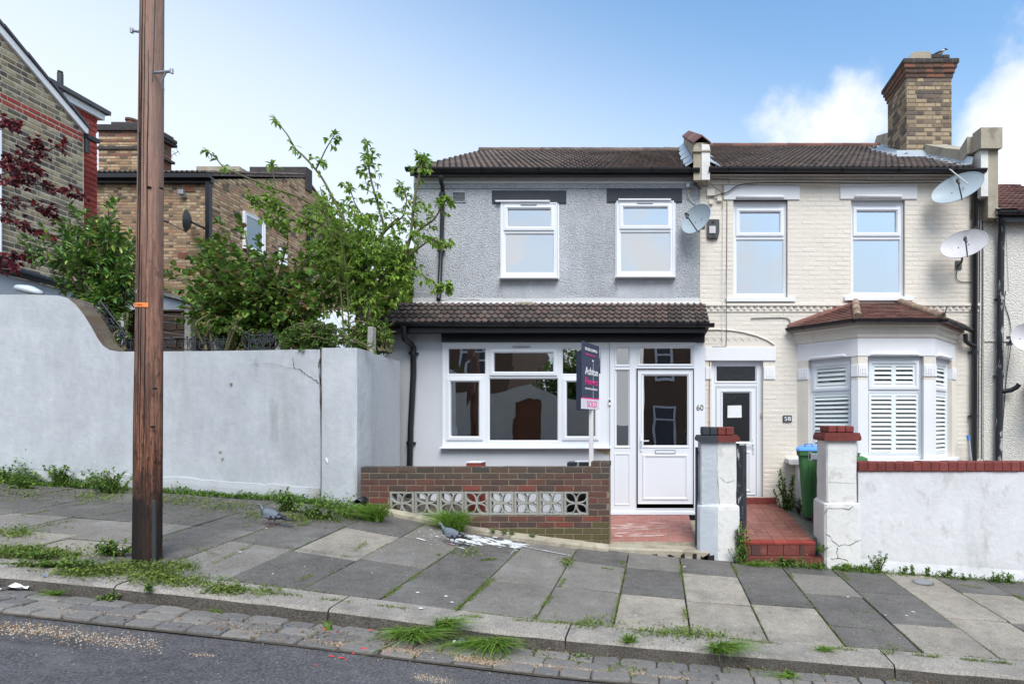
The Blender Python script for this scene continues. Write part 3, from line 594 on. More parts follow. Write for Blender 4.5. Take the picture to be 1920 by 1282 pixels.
# ------------------------------------------------------------------ windows
def window(parent, X, x0, x1, z0, z1, lights, glass='g60', frame_m='upvc', sill=True, vents=(), name='window', depth=.07):
    mb = MB(X); panel(mb, x0, x1, z0, z1, 0, depth, [(a, b, c, d) for a, b, c, d, s in lights])
    mb.ring(x0, x1, z0, z1, [(0, .0), (0, -.012), (.018, -.012), (.024, 0)])
    for a, b, c, d, s in lights:
        if not s: mb.ring(a, b, c, d, [(-.001, -.001), (.016, .018), (.016, depth)])
    wo = obj(name, mb, frame_m, parent)
    for a, b, c, d, s in lights:
        i = .016
        if s:
            i = .045; q = MB(X); q.ring(a, b, c, d, [(-.014, .002), (-.014, -.020), (.026, -.024), (.045, -.008), (.045, .04)])
            q.ring(a, b, c, d, [(-.016, .001), (-.016, -.004), (-.010, -.004)]); obj('sash', q, frame_m, wo)
        q = MB(X); t = R.uniform(-.004, .004); q.add([(a + i, .026 + t, c + i), (b - i, .026 - t, c + i), (b - i, .026 - t * .3, d - i), (a + i, .026 + t * .3, d - i)], [(0, 1, 2, 3)]); obj('pane', q, glass, wo)
    for a, b, z in vents:
        q = MB(X); q.cbox(a, b, -.036, -.022, z - .008, z + .008, .003); obj('trickle_vent', q, 'steel', wo)
    if sill:
        q = MB(X); q.prism([(-.09, z0 - .028), (-.09, z0 - .012), (0.0, z0 + .0), (.05, z0 + .0), (.05, z0 - .028)], x0 - .02, x1 + .02, axis='x'); obj('sill', q, frame_m, wo)
    return wo
def room(parent, x0, x1, y0, y1, z0, z1, m='room'):
    mb = MB(); v = [(x0, y0, z0), (x1, y0, z0), (x1, y1, z0), (x0, y1, z0), (x0, y0, z1), (x1, y0, z1), (x1, y1, z1), (x0, y1, z1)]
    mb.add(v, [(0, 3, 2, 1)], 1); mb.add(v, [(4, 5, 6, 7), (1, 2, 6, 5), (2, 3, 7, 6), (3, 0, 4, 7)], 0); return obj('room', mb, [m, 'roomfloor'], parent)
def gutter(parent, pts, r=.055, m='black', name='gutter', back=.0):
    """half round gutter along a path with brackets"""
    mb = MB(); pts = [Vector(p) for p in pts]; n = 8
    k = len(pts); vs = []; dirs = []
    for i, p in enumerate(pts):
        d1 = (pts[i] - pts[i - 1]).normalized() if i else None; d2 = (pts[i + 1] - pts[i]).normalized() if i < k - 1 else None
        d = (d1 + d2).normalized() if d1 and d2 else (d1 or d2); s_ = Vector((d.y, -d.x, 0)).normalized(); f_ = 1 / max(.5, (s_.dot(Vector(((d1 or d2).y, -(d1 or d2).x, 0)).normalized())))
        for q in range(n + 1):
            t = math.pi * q / n; vs.append(p + s_ * math.cos(t) * r * f_ + Vector((0, 0, -math.sin(t) * r)))
        for q in range(n + 1):
            t = math.pi * (n - q) / n; vs.append(p + s_ * math.cos(t) * (r - .006) * f_ + Vector((0, 0, -math.sin(t) * (r - .006))))
        dirs.append(s_)
    m_ = 2 * n + 2
    mb.add(vs, [(i * m_ + j, (i + 1) * m_ + j, (i + 1) * m_ + (j + 1) % m_, i * m_ + (j + 1) % m_) for i in range(k - 1) for j in range(m_)] + [tuple(range(m_)), tuple((k - 1) * m_ + j for j in range(m_ - 1, -1, -1))])
    for a, b in zip(pts, pts[1:]):
        L = (b - a).length
        for i in range(int(L / .9) + 1):
            c = a.lerp(b, min(.97, (i + .35) * .9 / L)); d = (b - a).normalized(); s_ = Vector((d.y, -d.x, 0))
            P_ = [c + s_ * math.cos(math.pi * q / 8) * (r + .004) + Vector((0, 0, -math.sin(math.pi * q / 8) * (r + .004))) for q in range(9)]
            for p0, p1 in zip(P_, P_[1:]): mb.add([p0 - d * .015, p1 - d * .015, p1 + d * .015, p0 + d * .015], [(0, 1, 2, 3), (3, 2, 1, 0)])
    return obj(name, mb, m, parent)
def pipe(parent, pts, r=.034, m='black', name='downpipe', collars=()):
    mb = MB(); mb.tube(pts, r, 12)
    for c in collars:
        c = Vector(c); mb.tube([c - Vector((0, 0, .03)), c + Vector((0, 0, .03))], r + .007, 12); mb.box(c.x - r - .025, c.x + r + .025, c.y + r * .2, c.y + r + .02, c.z - .012, c.z + .012)
    return obj(name, mb, m, parent)
def roof_tiles(parent, ex0, ex1, ey, ez, ry, rz_, w_, gauge, m, left=None, right=None, name='roof_tile', n_single=300, kind='roll', pick=None, pat=None, stagger=0):
    v = Vector((0, ry - ey, rz_ - ez)); Ls = v.length; rows = int(round(Ls / gauge)); g = Ls / rows
    le = left or (lambda t: ex0); ri = right or (lambda t: ex1)
    field(parent, name, m, kind, (0, ey, ez), (1, 0, 0), v, rows, g, lambda b: [(le(b / Ls), ri(b / Ls))], pat or [w_], gap=(.002, 0), n_single=n_single, stagger=stagger, pick=pick)
YF = 9.13                                  # upper facade plane
YP = 8.60                                  # porch front plane
I4 = Matrix.Identity(4)
TY = lambda y: Matrix.Translation((0, y, 0))
# ------------------------------------------------------------------ HOUSE 60
h60 = thing('terraced_house', 'end of terrace house with grey pebbledash upstairs and a white plastic porch numbered 60', 'house', (-1.7, YF, .2))
ZE, ZP0 = 5.60, 3.60
U = [(P(940, 0, YF).x, P(1046, 0, YF).x, P(0, 522, YF).z, P(0, 381, YF).z), (P(1156, 0, YF).x, P(1264, 0, YF).x, P(0, 520, YF).z, P(0, 378, YF).z)]
X0, X1 = -3.99, .668
mb = MB(); panel(mb, X0, X1, 3.2, 5.44, YF, YF + .25, U); obj('upper_wall', mb, 'pebble', h60)
mb = MB(); mb.box(X0, X1, YF - .014, YF + .24, 5.443, 5.52); obj('frieze_band', mb, 'pebble', h60)
mb = MB(); mb.box(X0 + .006, X1 - .004, YF - .028, YF + .2, 5.523, 5.545); mb.box(X0, X1, YF - .012, YF + .2, 5.548, ZE + .03); obj('soffit_board', mb, 'white', h60)
mb = MB(); mb.prism([(X0 + .004, .3), (X0 + .25, .3), (X0 + .25, 5.6), (X0 + .004, 5.6)], YF + .252, 15); 
mb.prism([(YF + .26, 5.55), (15.3, 5.55), (12.2, 7.45)], X0 + .003, X0 + .25, axis='x'); obj('side_wall', mb, 'pebble', h60)
mb = MB(); mb.box(X0, X1 + .05, 15.0, 15.25, .2, 5.5); obj('rear_wall', mb, 'stock', h60)
mb = MB(); panel(mb, X0 - .015, X1 - .002, 3.50, 3.66, YF - .012, YF - .001)
mb.add([(X0, YF - .013, 3.5), (X1, YF - .013, 3.5), (X1, YF - .045, 3.555), (X0 - .01, YF - .045, 3.555), (X0 - .01, YF - .014, 3.6), (X1, YF - .014, 3.6)], [(0, 1, 2, 3), (3, 2, 5, 4)]); obj('roof_upstand', mb, 'upstand', h60)
crack(h60, [P(800, 566, YF - .013), P(845, 561, YF - .013), P(900, 563, YF - .013)]); crack(h60, [P(960, 571, YF - .02), P(1010, 568, YF - .02), P(1090, 571, YF - .02)])
for a, b, z0, z1 in ((923, 1062, 382, 358), (1138, 1279, 380, 354)):
    mb = MB(); mb.cbox(P(a, 0, YF).x, P(b, 0, YF).x, YF - .022, YF + .05, P(0, z0, YF).z, P(0, z1, YF).z, .004); obj('lintel', mb, 'lintel', h60)
mb = MB(); a, b = P(848, 380, YF), P(874, 360, YF); mb.ring(a.x, b.x, a.z, b.z, [(0, YF), (0, YF - .015), (.014, YF - .015), (.014, YF)])
for i in range(7): z = a.z + .018 + i * (b.z - a.z - .03) / 7; mb.add([(a.x + .014, YF - .012, z), (b.x - .014, YF - .012, z), (b.x - .014, YF - .001, z + .016), (a.x + .014, YF - .001, z + .016)], [(0, 1, 2, 3)])
obj('air_vent', mb, 'steel', h60)
for k, (x0, x1, z0, z1) in enumerate(U):
    w_, h_ = x1 - x0, z1 - z0; zt = z1 - h_ * .385; fw = .058
    lights = [(x0 + fw + .01, x1 - fw - .01, zt + .03, z1 - fw - .005, True), (x0 + fw, x1 - fw, z0 + fw + .02, zt - .028, False)]
    wo = window(h60, TY(YF - .03), x0 + .004, x1 - .004, z0 + .005, z1 - .004, lights, 'gup', vents=[((x0 + x1) / 2 - .13, (x0 + x1) / 2 + .13, z1 - .045)])
    wo['label'] = ['upper window reflecting blue sky in its top light', 'upper window with pale blind behind both panes'][k]
    q = MB(); q.box(x0 + .01, x1 - .01, YF + .12, YF + .13, z0 + .02, z1 - .02) if k == 1 else q.box(x0 + .01, x1 - .01, YF + .12, YF + .13, z0 + .02, zt)
    obj('blind', q, 'blind', wo)
    q = MB(); q.box(x0 - .03, x1 + .02, YF - .012, YF + .02, z0 - .02, z0 + .003)      # white masonry seal round the frame
    q.ring(x0 - .022, x1 + .022, z0 - .02, z1 + .022, [(0, YF), (.003, YF - .012), (.020, YF - .014), (.026, YF - .004)]); obj('seal', q, 'white', wo)
mb = MB(); mb.box(P(931, 0, YF).x, P(1032, 0, YF).x, YF - .07, YF - .02, U[0][3] + .0, U[0][3] + .022); obj('window_hood', mb, 'white', h60)
mb = MB(); mb.box(P(1160, 0, YF).x, P(1258, 0, YF).x, YF - .07, YF - .02, U[1][3] + .0, U[1][3] + .022); obj('window_hood', mb, 'white', h60)
room(h60, -3.7, .6, YF + .27, 13, 3.3, 5.5)
for x0, x1, z0, z1 in U: mb = MB(); mb.prism([(x0 + .02, 3.67), (x1 + .04, 3.665), (x1 + .01, z0 - .03), (x0 + .0, z0 - .03)], YF - .004, YF + .01); obj('render_patch', mb, 'patchr', h60)
# roof
roof = obj('roof', (lambda q: (q.add([(-3.97, 8.96, ZE + .04), (X1 - .12, 8.96, ZE + .04), (X1 - .12, 12.2, 7.505), (-3.86, 12.2, 7.505), (-3.86, 15.4, 5.6), (X1 - .12, 15.4, 5.6), (-3.97, 8.96, ZE + .02), (X1 - .12, 8.96, ZE + .02), (X1 - .12, 15.3, ZE), (-3.97, 15.3, ZE)], [(0, 1, 2, 3), (3, 2, 5, 4), (6, 9, 8, 7), (0, 6, 7, 1), (0, 3, 4, 9, 6)]), q)[1])(MB()), 'tileup', h60)
roof_tiles(roof, -3.97, X1 - .13, 8.94, ZE + .05, 12.2, 7.51, .206, .30, 'tileup', left=lambda t: -3.97 + .11 * t, n_single=250)
mb = MB()
for i in range(10):
    a = -3.9 + i * .445; X = a; mb.tube([(X, 12.2, 7.53 + R.uniform(0, .006)), (min(X + .45, X1 - .13), 12.2, 7.53)], [.085, .08], 8)
obj('ridge_tile', mb, 'tileup', roof, kind='stuff')
gutter(h60, [(-4.02, 8.91, ZE + .075), (.655, 8.91, ZE + .062)])
mb = MB(); mb.box(-3.98, .63, 8.965, 8.985, ZE - .02, ZE + .045); obj('fascia_board', mb, 'black', h60)
pa = P(827, 331, 8.93)
pipe(h60, [P(827, 330, 8.91), P(827, 341, 8.91), P(830, 350, 9.02), P(830, 362, 9.06), (P(828, 0, 9.06).x, 9.06, 4.6), P(823, 556, 9.06), P(822, 562, 9.02)], collars=[P(829, 365, 9.06), P(826, 470, 9.06)])
# porch roof
ez, ey, rzz = P(0, 607, 8.3).z, 8.30, P(0, 571, YF).z
ex0, ex1 = -4.19, .765
pr = obj('porch_roof', (lambda q: (q.add([(ex0 + .02, ey + .04, ez - .005), (ex1 - .01, ey + .04, ez - .005), (ex1 - .01, YF - .005, rzz - .03), (ex0 + .02, YF - .005, rzz - .03), (ex0 + .02, ey + .04, ez - .05), (ex1 - .01, ey + .04, ez - .05), (ex1 - .01, YF - .005, ez - .05), (ex0 + .02, YF - .005, ez - .05)], [(0, 1, 2, 3), (4, 7, 6, 5), (0, 4, 5, 1), (0, 3, 7, 4), (1, 5, 6, 2)]), q)[1])(MB()), 'tile', h60)
roof_tiles(pr, ex0, ex1, ey, ez, YF - .05, rzz - .005, .206, .19, 'tile', n_single=200)
mb = MB(); mb.box(P(964, 0, 8.95).x, P(998, 0, 8.95).x, 8.98, 9.02, rzz - .03, rzz + .012)
st = obj('timber_offcut', mb, 'cement', base=(-2.2, 9, rzz)); st['label'] = 'short pale timber batten lying at the top of the porch roof'; st['category'] = 'batten'
gutter(h60, [(-4.24, 8.255, ez + .012), (.82, 8.255, ez - .004)], .058)
mb = MB(); mb.box(-4.19, .70, 8.31, 8.33, ez - .13, ez - .01); mb.box(-4.12, .69, 8.335, YP + .1, ez - .10, ez - .085); mb.box(-4.15, -4.13, 8.335, 9.1, ez - .12, ez + .1); obj('porch_fascia', mb, 'black', h60)
xw0, xw1 = P(830, 0, YP).x, P(1143, 0, YP).x; zt = P(0, 642, YP).z; zb_ = P(0, 838, YP).z
mb = MB(); mb.box(xw0, P(1321, 0, YP).x, YP - .05, YP + .1, zt + .002, ez - .104); obj('head_beam', mb, 'black', h60)
# ground floor walls
mb = MB(); panel(mb, -4.20, xw1 + .0, .1, ez - .102, YP, YP + .22, [(xw0, xw1 + .1, zb_, 9)]); obj('lower_wall', mb, 'render60', h60)
mb = MB(); mb.box(-4.20, -4.0, YP + .223, 9.12, .1, 3.1); obj('porch_side_wall', mb, 'render60', h60)
mb = MB(); q = [P(1118, 841, YP), P(1143, 841, YP), P(1143, 853, YP), P(1136, 852, YP), P(1128, 848, YP), P(1120, 846, YP)]
mb.prism([(a.x, a.z) for a in q][::-1], YP - .004, YP + .01); obj('bare_mortar_patch', mb, 'orangebk', h60)
# porch window: three columns, top lights and lower lights
vx = [P(a, 0, YP).x for a in (830, 906, 1047, 1121)]; zz = [P(0, a, YP).z for a in (838, 834, 708, 642)]
f = .05; zmid = P(0, 706, YP).z
xa = [P(a, 0, YP).x for a in (842, 902, 917, 1045, 1056, 1118)]
lights = [(P(839, 0, YP).x, P(911, 0, YP).x, zmid + .03, P(0, 652, YP).z, False), (P(921, 0, YP).x, P(1043, 0, YP).x, zmid + .03, P(0, 656, YP).z, True), (P(1053, 0, YP).x, P(1127, 0, YP).x, zmid + .03, P(0, 652, YP).z, False),
          (P(840, 0, YP).x, P(904, 0, YP).x, P(0, 823, YP).z, zmid - .035, True), (P(916, 0, YP).x, P(1047, 0, YP).x, P(0, 827, YP).z, zmid - .02, False), (P(1057, 0, YP).x, P(1121, 0, YP).x, P(0, 823, YP).z, zmid - .035, True)]
wo = window(h60, TY(YP - .01), xw0 + .002, xw1 - .0, zb_ + .01, zt, lights, 'g60', vents=[(P(962, 0, YP).x, P(995, 0, YP).x, P(0, 650, YP).z)])
wo['label'] = 'wide white six light porch window'
# porch door screen
xd0, xd1 = P(1144, 0, YP).x, P(1322, 0, YP).x; zd0, zd1 = P(0, 960, YP).z, zt
Lx = lambda a: P(a, 0, YP).x; Lz = lambda a: P(0, a, YP).z
lights = [(Lx(1154), Lx(1180), Lz(685), Lz(651), False), (Lx(1198), Lx(1297), Lz(684), Lz(651), False), (Lx(1154), Lx(1180), Lz(837), Lz(694), False)]
holes = [(a, b, c, d) for a, b, c, d, s in lights] + [(Lx(1193), Lx(1302), Lz(953), Lz(691))]
mb = MB(TY(YP - .012)); panel(mb, xd0, xd1 - .15, zd0, zd1, 0, .07, holes); mb.box(xd1 - .148, xd1, .006, .2, zd0 + .02, zd1 - .002)
mb.ring(xd0, xd1 - .15, zd0, zd1, [(0, 0), (0, -.014), (.02, -.014), (.026, 0)])
for a, b, c, d, s in lights: mb.ring(a, b, c, d, [(-.014, -.001), (-.012, -.012), (.016, .018), (.016, .06)])
mb.ring(Lx(1152), Lx(1182), Lz(947), Lz(849), [(0, -.001), (.012, -.010), (.03, -.001)])
mb.ring(Lx(1193), Lx(1302), Lz(953), Lz(691), [(-.006, -.001), (-.004, -.01), (.004, .01)])
sc_ = obj('porch_screen', mb, 'upvc', h60)
for a, b, c, d, s in lights:
    q = MB(TY(YP - .012)); q.add([(a + .016, .03, c + .016), (b - .016, .032, c + .016), (b - .016, .032, d - .016), (a + .016, .03, d - .016)], [(0, 1, 2, 3)]); obj('pane', q, 'g60', sc_)
q = MB(); q.box(xd0 - .01, xd1 - .14, YP - .06, YP + .02, zd0 - .028, zd0 - .002); obj('threshold', q, 'upvc', sc_)
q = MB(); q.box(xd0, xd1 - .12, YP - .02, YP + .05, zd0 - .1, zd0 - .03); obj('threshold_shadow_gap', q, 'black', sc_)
def door(parent, X, x0, x1, z0, z1, gz0, gz1, glass, pz0, pz1, st=.085, hx=-1, label=None, box=True):
    mb = MB(X); hol = [(x0 + st, x1 - st, gz0, gz1)]; panel(mb, x0, x1, z0, z1, 0, .05, hol)
    mb.ring(x0 + st, x1 - st, gz0, gz1, [(-.02, -.001), (-.016, -.012), (.012, .012), (.012, .05)])
    mb.ring(x0, x1, z0, z1, [(0, 0), (0, -.006), (.012, -.006), (.018, -.001)])
    if pz1: mb.ring(x0 + st * .9, x1 - st * .9, pz0, pz1, [(0, -.001), (.012, -.012), (.03, -.012), (.045, -.002), (.055, -.001)])
    d = obj('door', mb, 'upvc', parent)
    if label: d['label'] = label
    q = MB(X); q.add([(x0 + st, .02, gz0), (x1 - st, .021, gz0), (x1 - st, .021, gz1), (x0 + st, .02, gz1)], [(0, 1, 2, 3)]); obj('pane', q, glass, d)
    hx_ = x0 + .05 if hx < 0 else x1 - .05; zh = z0 + (z1 - z0) * .47
    q = MB(X); q.cbox(hx_ - .016, hx_ + .016, -.014, -.002, zh - .16, zh + .10, .004); q.tube([(hx_, -.012, zh), (hx_, -.05, zh), (hx_ - hx * .02, -.058, zh), (hx_ - hx * .12, -.058, zh + .004)], .009, 8); obj('handle', q, 'upvc', d)
    q = MB(X); q.box(hx_ - .006, hx_ + .006, -.016, -.013, zh - .12, zh - .07); obj('keyhole', q, 'steel', d)
    if box:
        q = MB(X); c = (x0 + x1) / 2; q.ring(c - .155, c + .155, gz0 - .115, gz0 - .055, [(0, -.001), (0, -.012), (.008, -.012), (.008, -.006)], 1); q.box(c - .146, c + .146, -.008, -.001, gz0 - .106, gz0 - .064, 0); obj('letterbox', q, ['upvc', 'steel'], d)
    return d
door(h60, TY(YP - .016), Lx(1196), Lx(1299), Lz(944), Lz(694), Lz(836), Lz(703), 'g60', Lz(937), Lz(851), st=.075, label='white half glazed porch door')
lettering('house_number', '60', P(1306, 769, YP - .008), (1, 0, 0), (0, 0, 1), .105, .085, 'brass', h60)
mb = MB(); mb.cbox(Lx(1141), Lx(1146.5), YP - .045, YP - .023, Lz(760), Lz(748.5), .004); mb.box(Lx(1142), Lx(1145.5), YP - .048, YP - .044, Lz(754), Lz(749.5), 1); obj('doorbell', mb, ['white', 'darkpl'], h60)
room(h60, -4.1, .66, YP + .23, 12.5, .25, 3.0)
# lower downpipe with swan neck
pz = ez
pipe(h60, [(P(757, 0, 8.26).x, 8.26, pz - .02), P(757, 627, 8.27), P(758, 634, 8.3), P(764, 641, 8.4), P(771, 645, 8.5), P(775, 652, 8.54), P(775, 700, 8.54), P(770, 800, 8.54), (P(766, 0, 8.54).x, 8.54, .3)], .042, collars=[P(769, 830, 8.54), P(774, 662, 8.54)])
# party parapet between the two houses
par = thing('party_wall', 'party wall parapet rising between the two roofs with a peaked red tile coping', 'parapet', (.7, YF, 5.6))
mb = MB(); sl = .577; zf_ = lambda y: 6.13 + sl * (y - 9.0) * .93
mb.prism([(8.93, 5.48), (8.93, zf_(8.93)), (12.9, zf_(12.9)), (12.9, 5.5)], .575, .80, axis='x'); obj('parapet_wall', mb, 'cement', par)
mb = MB(); mb.prism([(8.90, 5.49), (8.90, 6.05), (9.12, 6.17), (9.12, 5.49)], .683, .815, axis='x'); mb.prism([(8.915, 5.49), (8.915, 6.08), (9.1, 6.15), (9.1, 5.49)], .555, .681, axis='x', mi=1); mb.box(.54, .828, 8.885, 9.13, 5.93, 5.955, 1); obj('front_pier', mb, ['pillarw', 'cement'], par)
for i in range(12):
    y0 = 8.88 + i * .335; mb = MB(); a = y0; b = y0 + .33
    vs = []
    for y in (a, b):
        z = zf_(y) + .0; vs += [(.545, y, z + .012), (.688, y, z + .125), (.83, y, z + .012), (.83, y, z - .03), (.812, y, z - .03), (.812, y, z + .004), (.688, y, z + .10), (.563, y, z + .004), (.563, y, z - .03), (.545, y, z - .03)]
    n = 10; mb.add(vs, [(k, (k + 1) % n, n + (k + 1) % n, n + k) for k in range(n)] + [tuple(range(n - 1, -1, -1)), tuple(range(n, 2 * n))]); obj('coping_tile', mb, 'tilered', par)
for s_, x0, x1 in ((0, .43, .575), (1, .80, .98)):
    mb = MB(); ys = fr(8.95, 12.6, 11)
    for a, b in zip(ys, ys[1:]):
        wv = R.uniform(-.02, .04); zr = lambda y: ZE + .115 + .577 * (y - 8.95)
        o0, i0 = (x0 - wv, x1 - .01) if s_ == 0 else (x1 + wv, x0 + .01)
        mb.add([(o0, a, zr(a) + .005), (i0, a, zr(a) + .09), (i0, b + .02, zr(b) + .10), (o0, b + .02, zr(b) + .012)], [(0, 1, 2, 3)])
    obj('lead_flashing', mb, 'lead', par)

# ------------------------------------------------------------------ HOUSE 58
h58 = thing('terraced_house', 'mid terrace house of cream painted brick with bay window and number 58 plaque', 'house', (3, YF, .2))
A0, A1 = .672, 5.225
Wn = [(P(1375, 0, YF).x, P(1477, 0, YF).x, P(0, 558, YF).z, P(0, 375, YF).z), (P(1596, 0, YF).x, P(1697, 0, YF).x, P(0, 556, YF).z, P(0, 373, YF).z)]
Dr = (P(1334, 0, YF).x, P(1431, 0, YF).x, P(0, 932, YF).z, P(0, 672, YF).z)
Bx0, Bx1, BY, bx0, bx1 = 2.27, 4.84, 8.40, 2.99, 4.12
bayhole = (Bx0 + .1, Bx1 - .1, .9, 2.9)
Zt, Zs = 5.30, 3.52
mb = MB(); panel(mb, A0, A1, -.1, 5.62, YF + .004, YF + .25, Wn + [Dr, bayhole]); obj('wall', mb, 'creamjoint', h58)
lint = [(P(1357, 0, YF).x, P(1499, 0, YF).x, P(0, 375, YF).z, P(0, 348, YF).z), (P(1575, 0, YF).x, P(1719, 0, YF).x, P(0, 374, YF).z, P(0, 347, YF).z), (P(1322, 0, YF).x, P(1454, 0, YF).x, P(0, 676, YF).z, P(0, 651, YF).z)]
for k, (a, b, c, d) in enumerate(lint):
    mb = MB(); mb.cbox(a, b, YF - .02, YF + .06, c, d, .004); 
    obj('lintel', mb, 'white', h58)
    if k < 2:
        mb = MB(); w0, w1 = Wn[k][0] + .03, Wn[k][1] - .05; mb.tube([(w0 + .02, YF - .03, c + .03), (w0 + .03, YF - .042, c + .032), (w1 - .03, YF - .042, c + .032), (w1 - .02, YF - .03, c + .03)], [.012, .03, .03, .012], 10); obj('hood_mould', mb, 'white', h58)
excl = lambda hs: [(a, b, c + .1, d + .1) for a, b, c, d in hs]
hol = [(a - .0, b + .0, c, d) for a, b, c, d in Wn + [Dr] + lint] + [(Bx0 - .02, Bx1 + .02, -1, 3.04), (A0, A1, 3.465, 3.56), (A0, A1, 5.50, 6), (1.0, 1.87, 2.7, 2.95)]
hol += [(a - .02, b + .02, c - .075, c) for a, b, c, d in Wn]
field(h58, 'brick', 'cream', 'soft', (0, YF + .004, -.1), (1, 0, 0), (0, 0, 1), 73, .075, lambda b: rect_spans(A0 + .002, A1, [(p, q, r + .1, s + .1) for p, q, r, s in hol])(b), [.225], n_single=300, gap=(.006, .006))
# corbelled eaves courses
mb = MB()
for k, (z, y) in enumerate(((5.503, .02), (5.582, .045))): 
    x = A0 + .002
    while x < A1 - .02: L = min(.45 + R.uniform(-.02, .02), A1 - x); mb.cbox(x, x + L - .004, YF - y, YF + .1, z + R.uniform(-.001, .001), z + .074, .006); x += L
obj('corbel_course', mb, 'cream', h58, kind='stuff')
# string course with dogtooth bricks
mb = MB(); mb.cbox(A0 + .002, A1, YF - .035, YF + .05, Zs + .005, Zs + .05, .005); obj('string_course', mb, 'cream', h58)
mb = MB(); x = A0 + .03
while x < A1 - .1:
    mb.prism([(x, YF + .003), (x + .05, YF - .032), (x + .1, YF + .003)], Zs - .055, Zs - .002, axis='z'); x += .108
obj('dogtooth_course', mb, 'cream', h58, kind='stuff')
mb = MB(); mb.box(A0 + .002, A1, YF - .012, YF + .003, Zs - .085, Zs - .06); obj('band_course', mb, 'cream', h58)
for k, (x0, x1, z0, z1) in enumerate(Wn):
    fw = .06; zt_ = P(0, 441, YF).z; a, b = x0 + .008, x1 - .01
    lights = [(a + fw, b - fw, zt_ + .02, z1 - .12 - .01, True), (a + fw - .02, b - fw + .02, z0 + .07, zt_ - .045, False)]
    wo = window(h58, TY(YF + .07), a, b, z0 + .012, z1 - .055, lights, 'gup')
    wo['label'] = ['upper window left of the two on the cream house', 'upper window above the bay on the cream house'][k]
    q = MB(); q.box(a, b, YF + .07, YF + .14, z1 - .052, z1 - .002); obj('frame_head', q, 'upvc', wo)
    q = MB(); q.prism([(YF - .05, z0 - .07), (YF - .05, z0 - .012), (YF + .07, z0 + .004), (YF + .07, z0 - .07)], x0 - .12, x1 + .12, axis='x'); obj('stone_sill', q, 'white', wo)
    q = MB(); n = 14; cw = .16; c0 = b - cw - .05    # gathered curtain on the right
    for i in range(n):
        t0, t1 = i / n, (i + 1) / n; q.add([(c0 + cw * t0, YF + .2 + .02 * math.sin(i * 2.1), z0), (c0 + cw * t1, YF + .2 + .02 * math.sin((i + 1) * 2.1), z0), (c0 + cw * t1, YF + .2 + .02 * math.sin((i + 1) * 2.1), z1), (c0 + cw * t0, YF + .2 + .02 * math.sin(i * 2.1), z1)], [(0, 1, 2, 3)])
    obj('curtain', q, 'net', wo)
room(h58, A0 + .1, A1 - .1, YF + .27, 13, 3.4, 5.5)
# door 58
d0, d1, dz0, dz1 = Dr; yd = YF + .08; S = F / yd
lx = lambda a: P(a, 0, yd).x; lz = lambda a: P(0, a, yd).z
lights = [(lx(1342), lx(1418), lz(716), lz(685), False)]
mb = MB(TY(yd)); panel(mb, d0 + .002, d1 - .002, dz0, dz1, 0, .07, [(lx(1342), lx(1418), lz(716), lz(685)), (lx(1342), lx(1419), dz0 + .03, lz(724))])
mb.ring(lx(1342), lx(1418), lz(716), lz(685), [(-.016, -.001), (-.012, -.012), (.014, .014), (.014, .06)])
dfr = obj('door_frame', mb, 'upvc', h58); q = MB(TY(yd)); q.add([(lx(1343), .03, lz(715)), (lx(1417), .03, lz(715)), (lx(1417), .03, lz(686)), (lx(1343), .03, lz(686))], [(0, 1, 2, 3)]); obj('pane', q, 'gobs', dfr)
dd = door(h58, TY(yd - .004), lx(1343), lx(1418), dz0 + .035, lz(725), lz(829), lz(735), 'gobs', lz(922), lz(845), st=.095, hx=1, label='white door with dark patterned glass and a paper notice')
q = MB(); q.cbox(d0 - .05, d0 + .0, 0, .01, 0, .01, .001); 
q = MB(); a = P(1364, 783, yd - .02); q.add([(a.x, yd - .012, a.z), (a.x + .235, yd - .012, a.z + .005), (a.x + .232, yd - .01, a.z + .205), (a.x + .004, yd - .014, a.z + .2)], [(0, 1, 2, 3)]); q.box(a.x + .002, a.x + .23, yd - .0095, yd - .008, a.z + .006, a.z + .198); obj('paper_notice', q, 'paper', dd)
mb = MB(); a = P(1425.5, 783, yd); mb.cbox(a.x, a.x + .035, yd - .025, yd - .001, a.z, a.z + .075, .004); obj('doorbell', mb, 'mortarlt', h58)
q = MB(); q.box(A0 + .0, A0 + .1, YF, YF, 0, 0)
# recess arch over the door, quoin blocks either side
mb = MB(); pts = [P(1322, 618, YF), P(1345, 617.5, YF), P(1370, 619, YF), P(1395, 623, YF), P(1418, 629, YF), P(1438, 637, YF), P(1452, 646, YF)]
mb.tube([p - Vector((0, .006, 0)) for p in pts], .016, 6); obj('door_arch', mb, 'cream', h58)
mb = MB()
for i in range(9):
    for s in (-1, 1):
        a = P(1326 + i * 13, 634, YF - .0); mb.X = Matrix.Translation((a.x, YF - .003, a.z - .01)) @ Matrix.Rotation(s * math.radians(45), 4, 'Y')
        mb.box(-.05, .05, 0, .006, -.003, .003)
mb.X = None; obj('herringbone_panel', mb, 'creamjoint', h58, kind='stuff')
for a, b in ((1322.5, 1333.5), (1432, 1453)):
    mb = MB(); x0, x1 = P(a, 0, YF).x, P(b, 0, YF).x; z0, z1 = P(0, 711, YF).z, P(0, 687, YF).z; mb.cbox(x0, x1, YF - .016, YF + .03, z0, z1, .005)
    if b - a > 15:
        for i in range(3): c = x0 + .04 + i * .045; mb.cbox(c, c + .022, YF - .022, YF - .015, z0 + .03, z1 - .05, .003)
    obj('capital_block', mb, 'white', h58)
mb = MB(); a = P(1468, 791, YF); mb.cbox(a.x, a.x + .14, YF - .022, YF + .0, a.z, a.z + .11, .004); pl = obj('number_plaque', mb, 'darkpl', h58)
lettering('numeral', '58', (a.x + .018, YF - .0225, a.z + .022), (1, 0, 0), (0, 0, 1), .104, .066, 'whitep', pl)
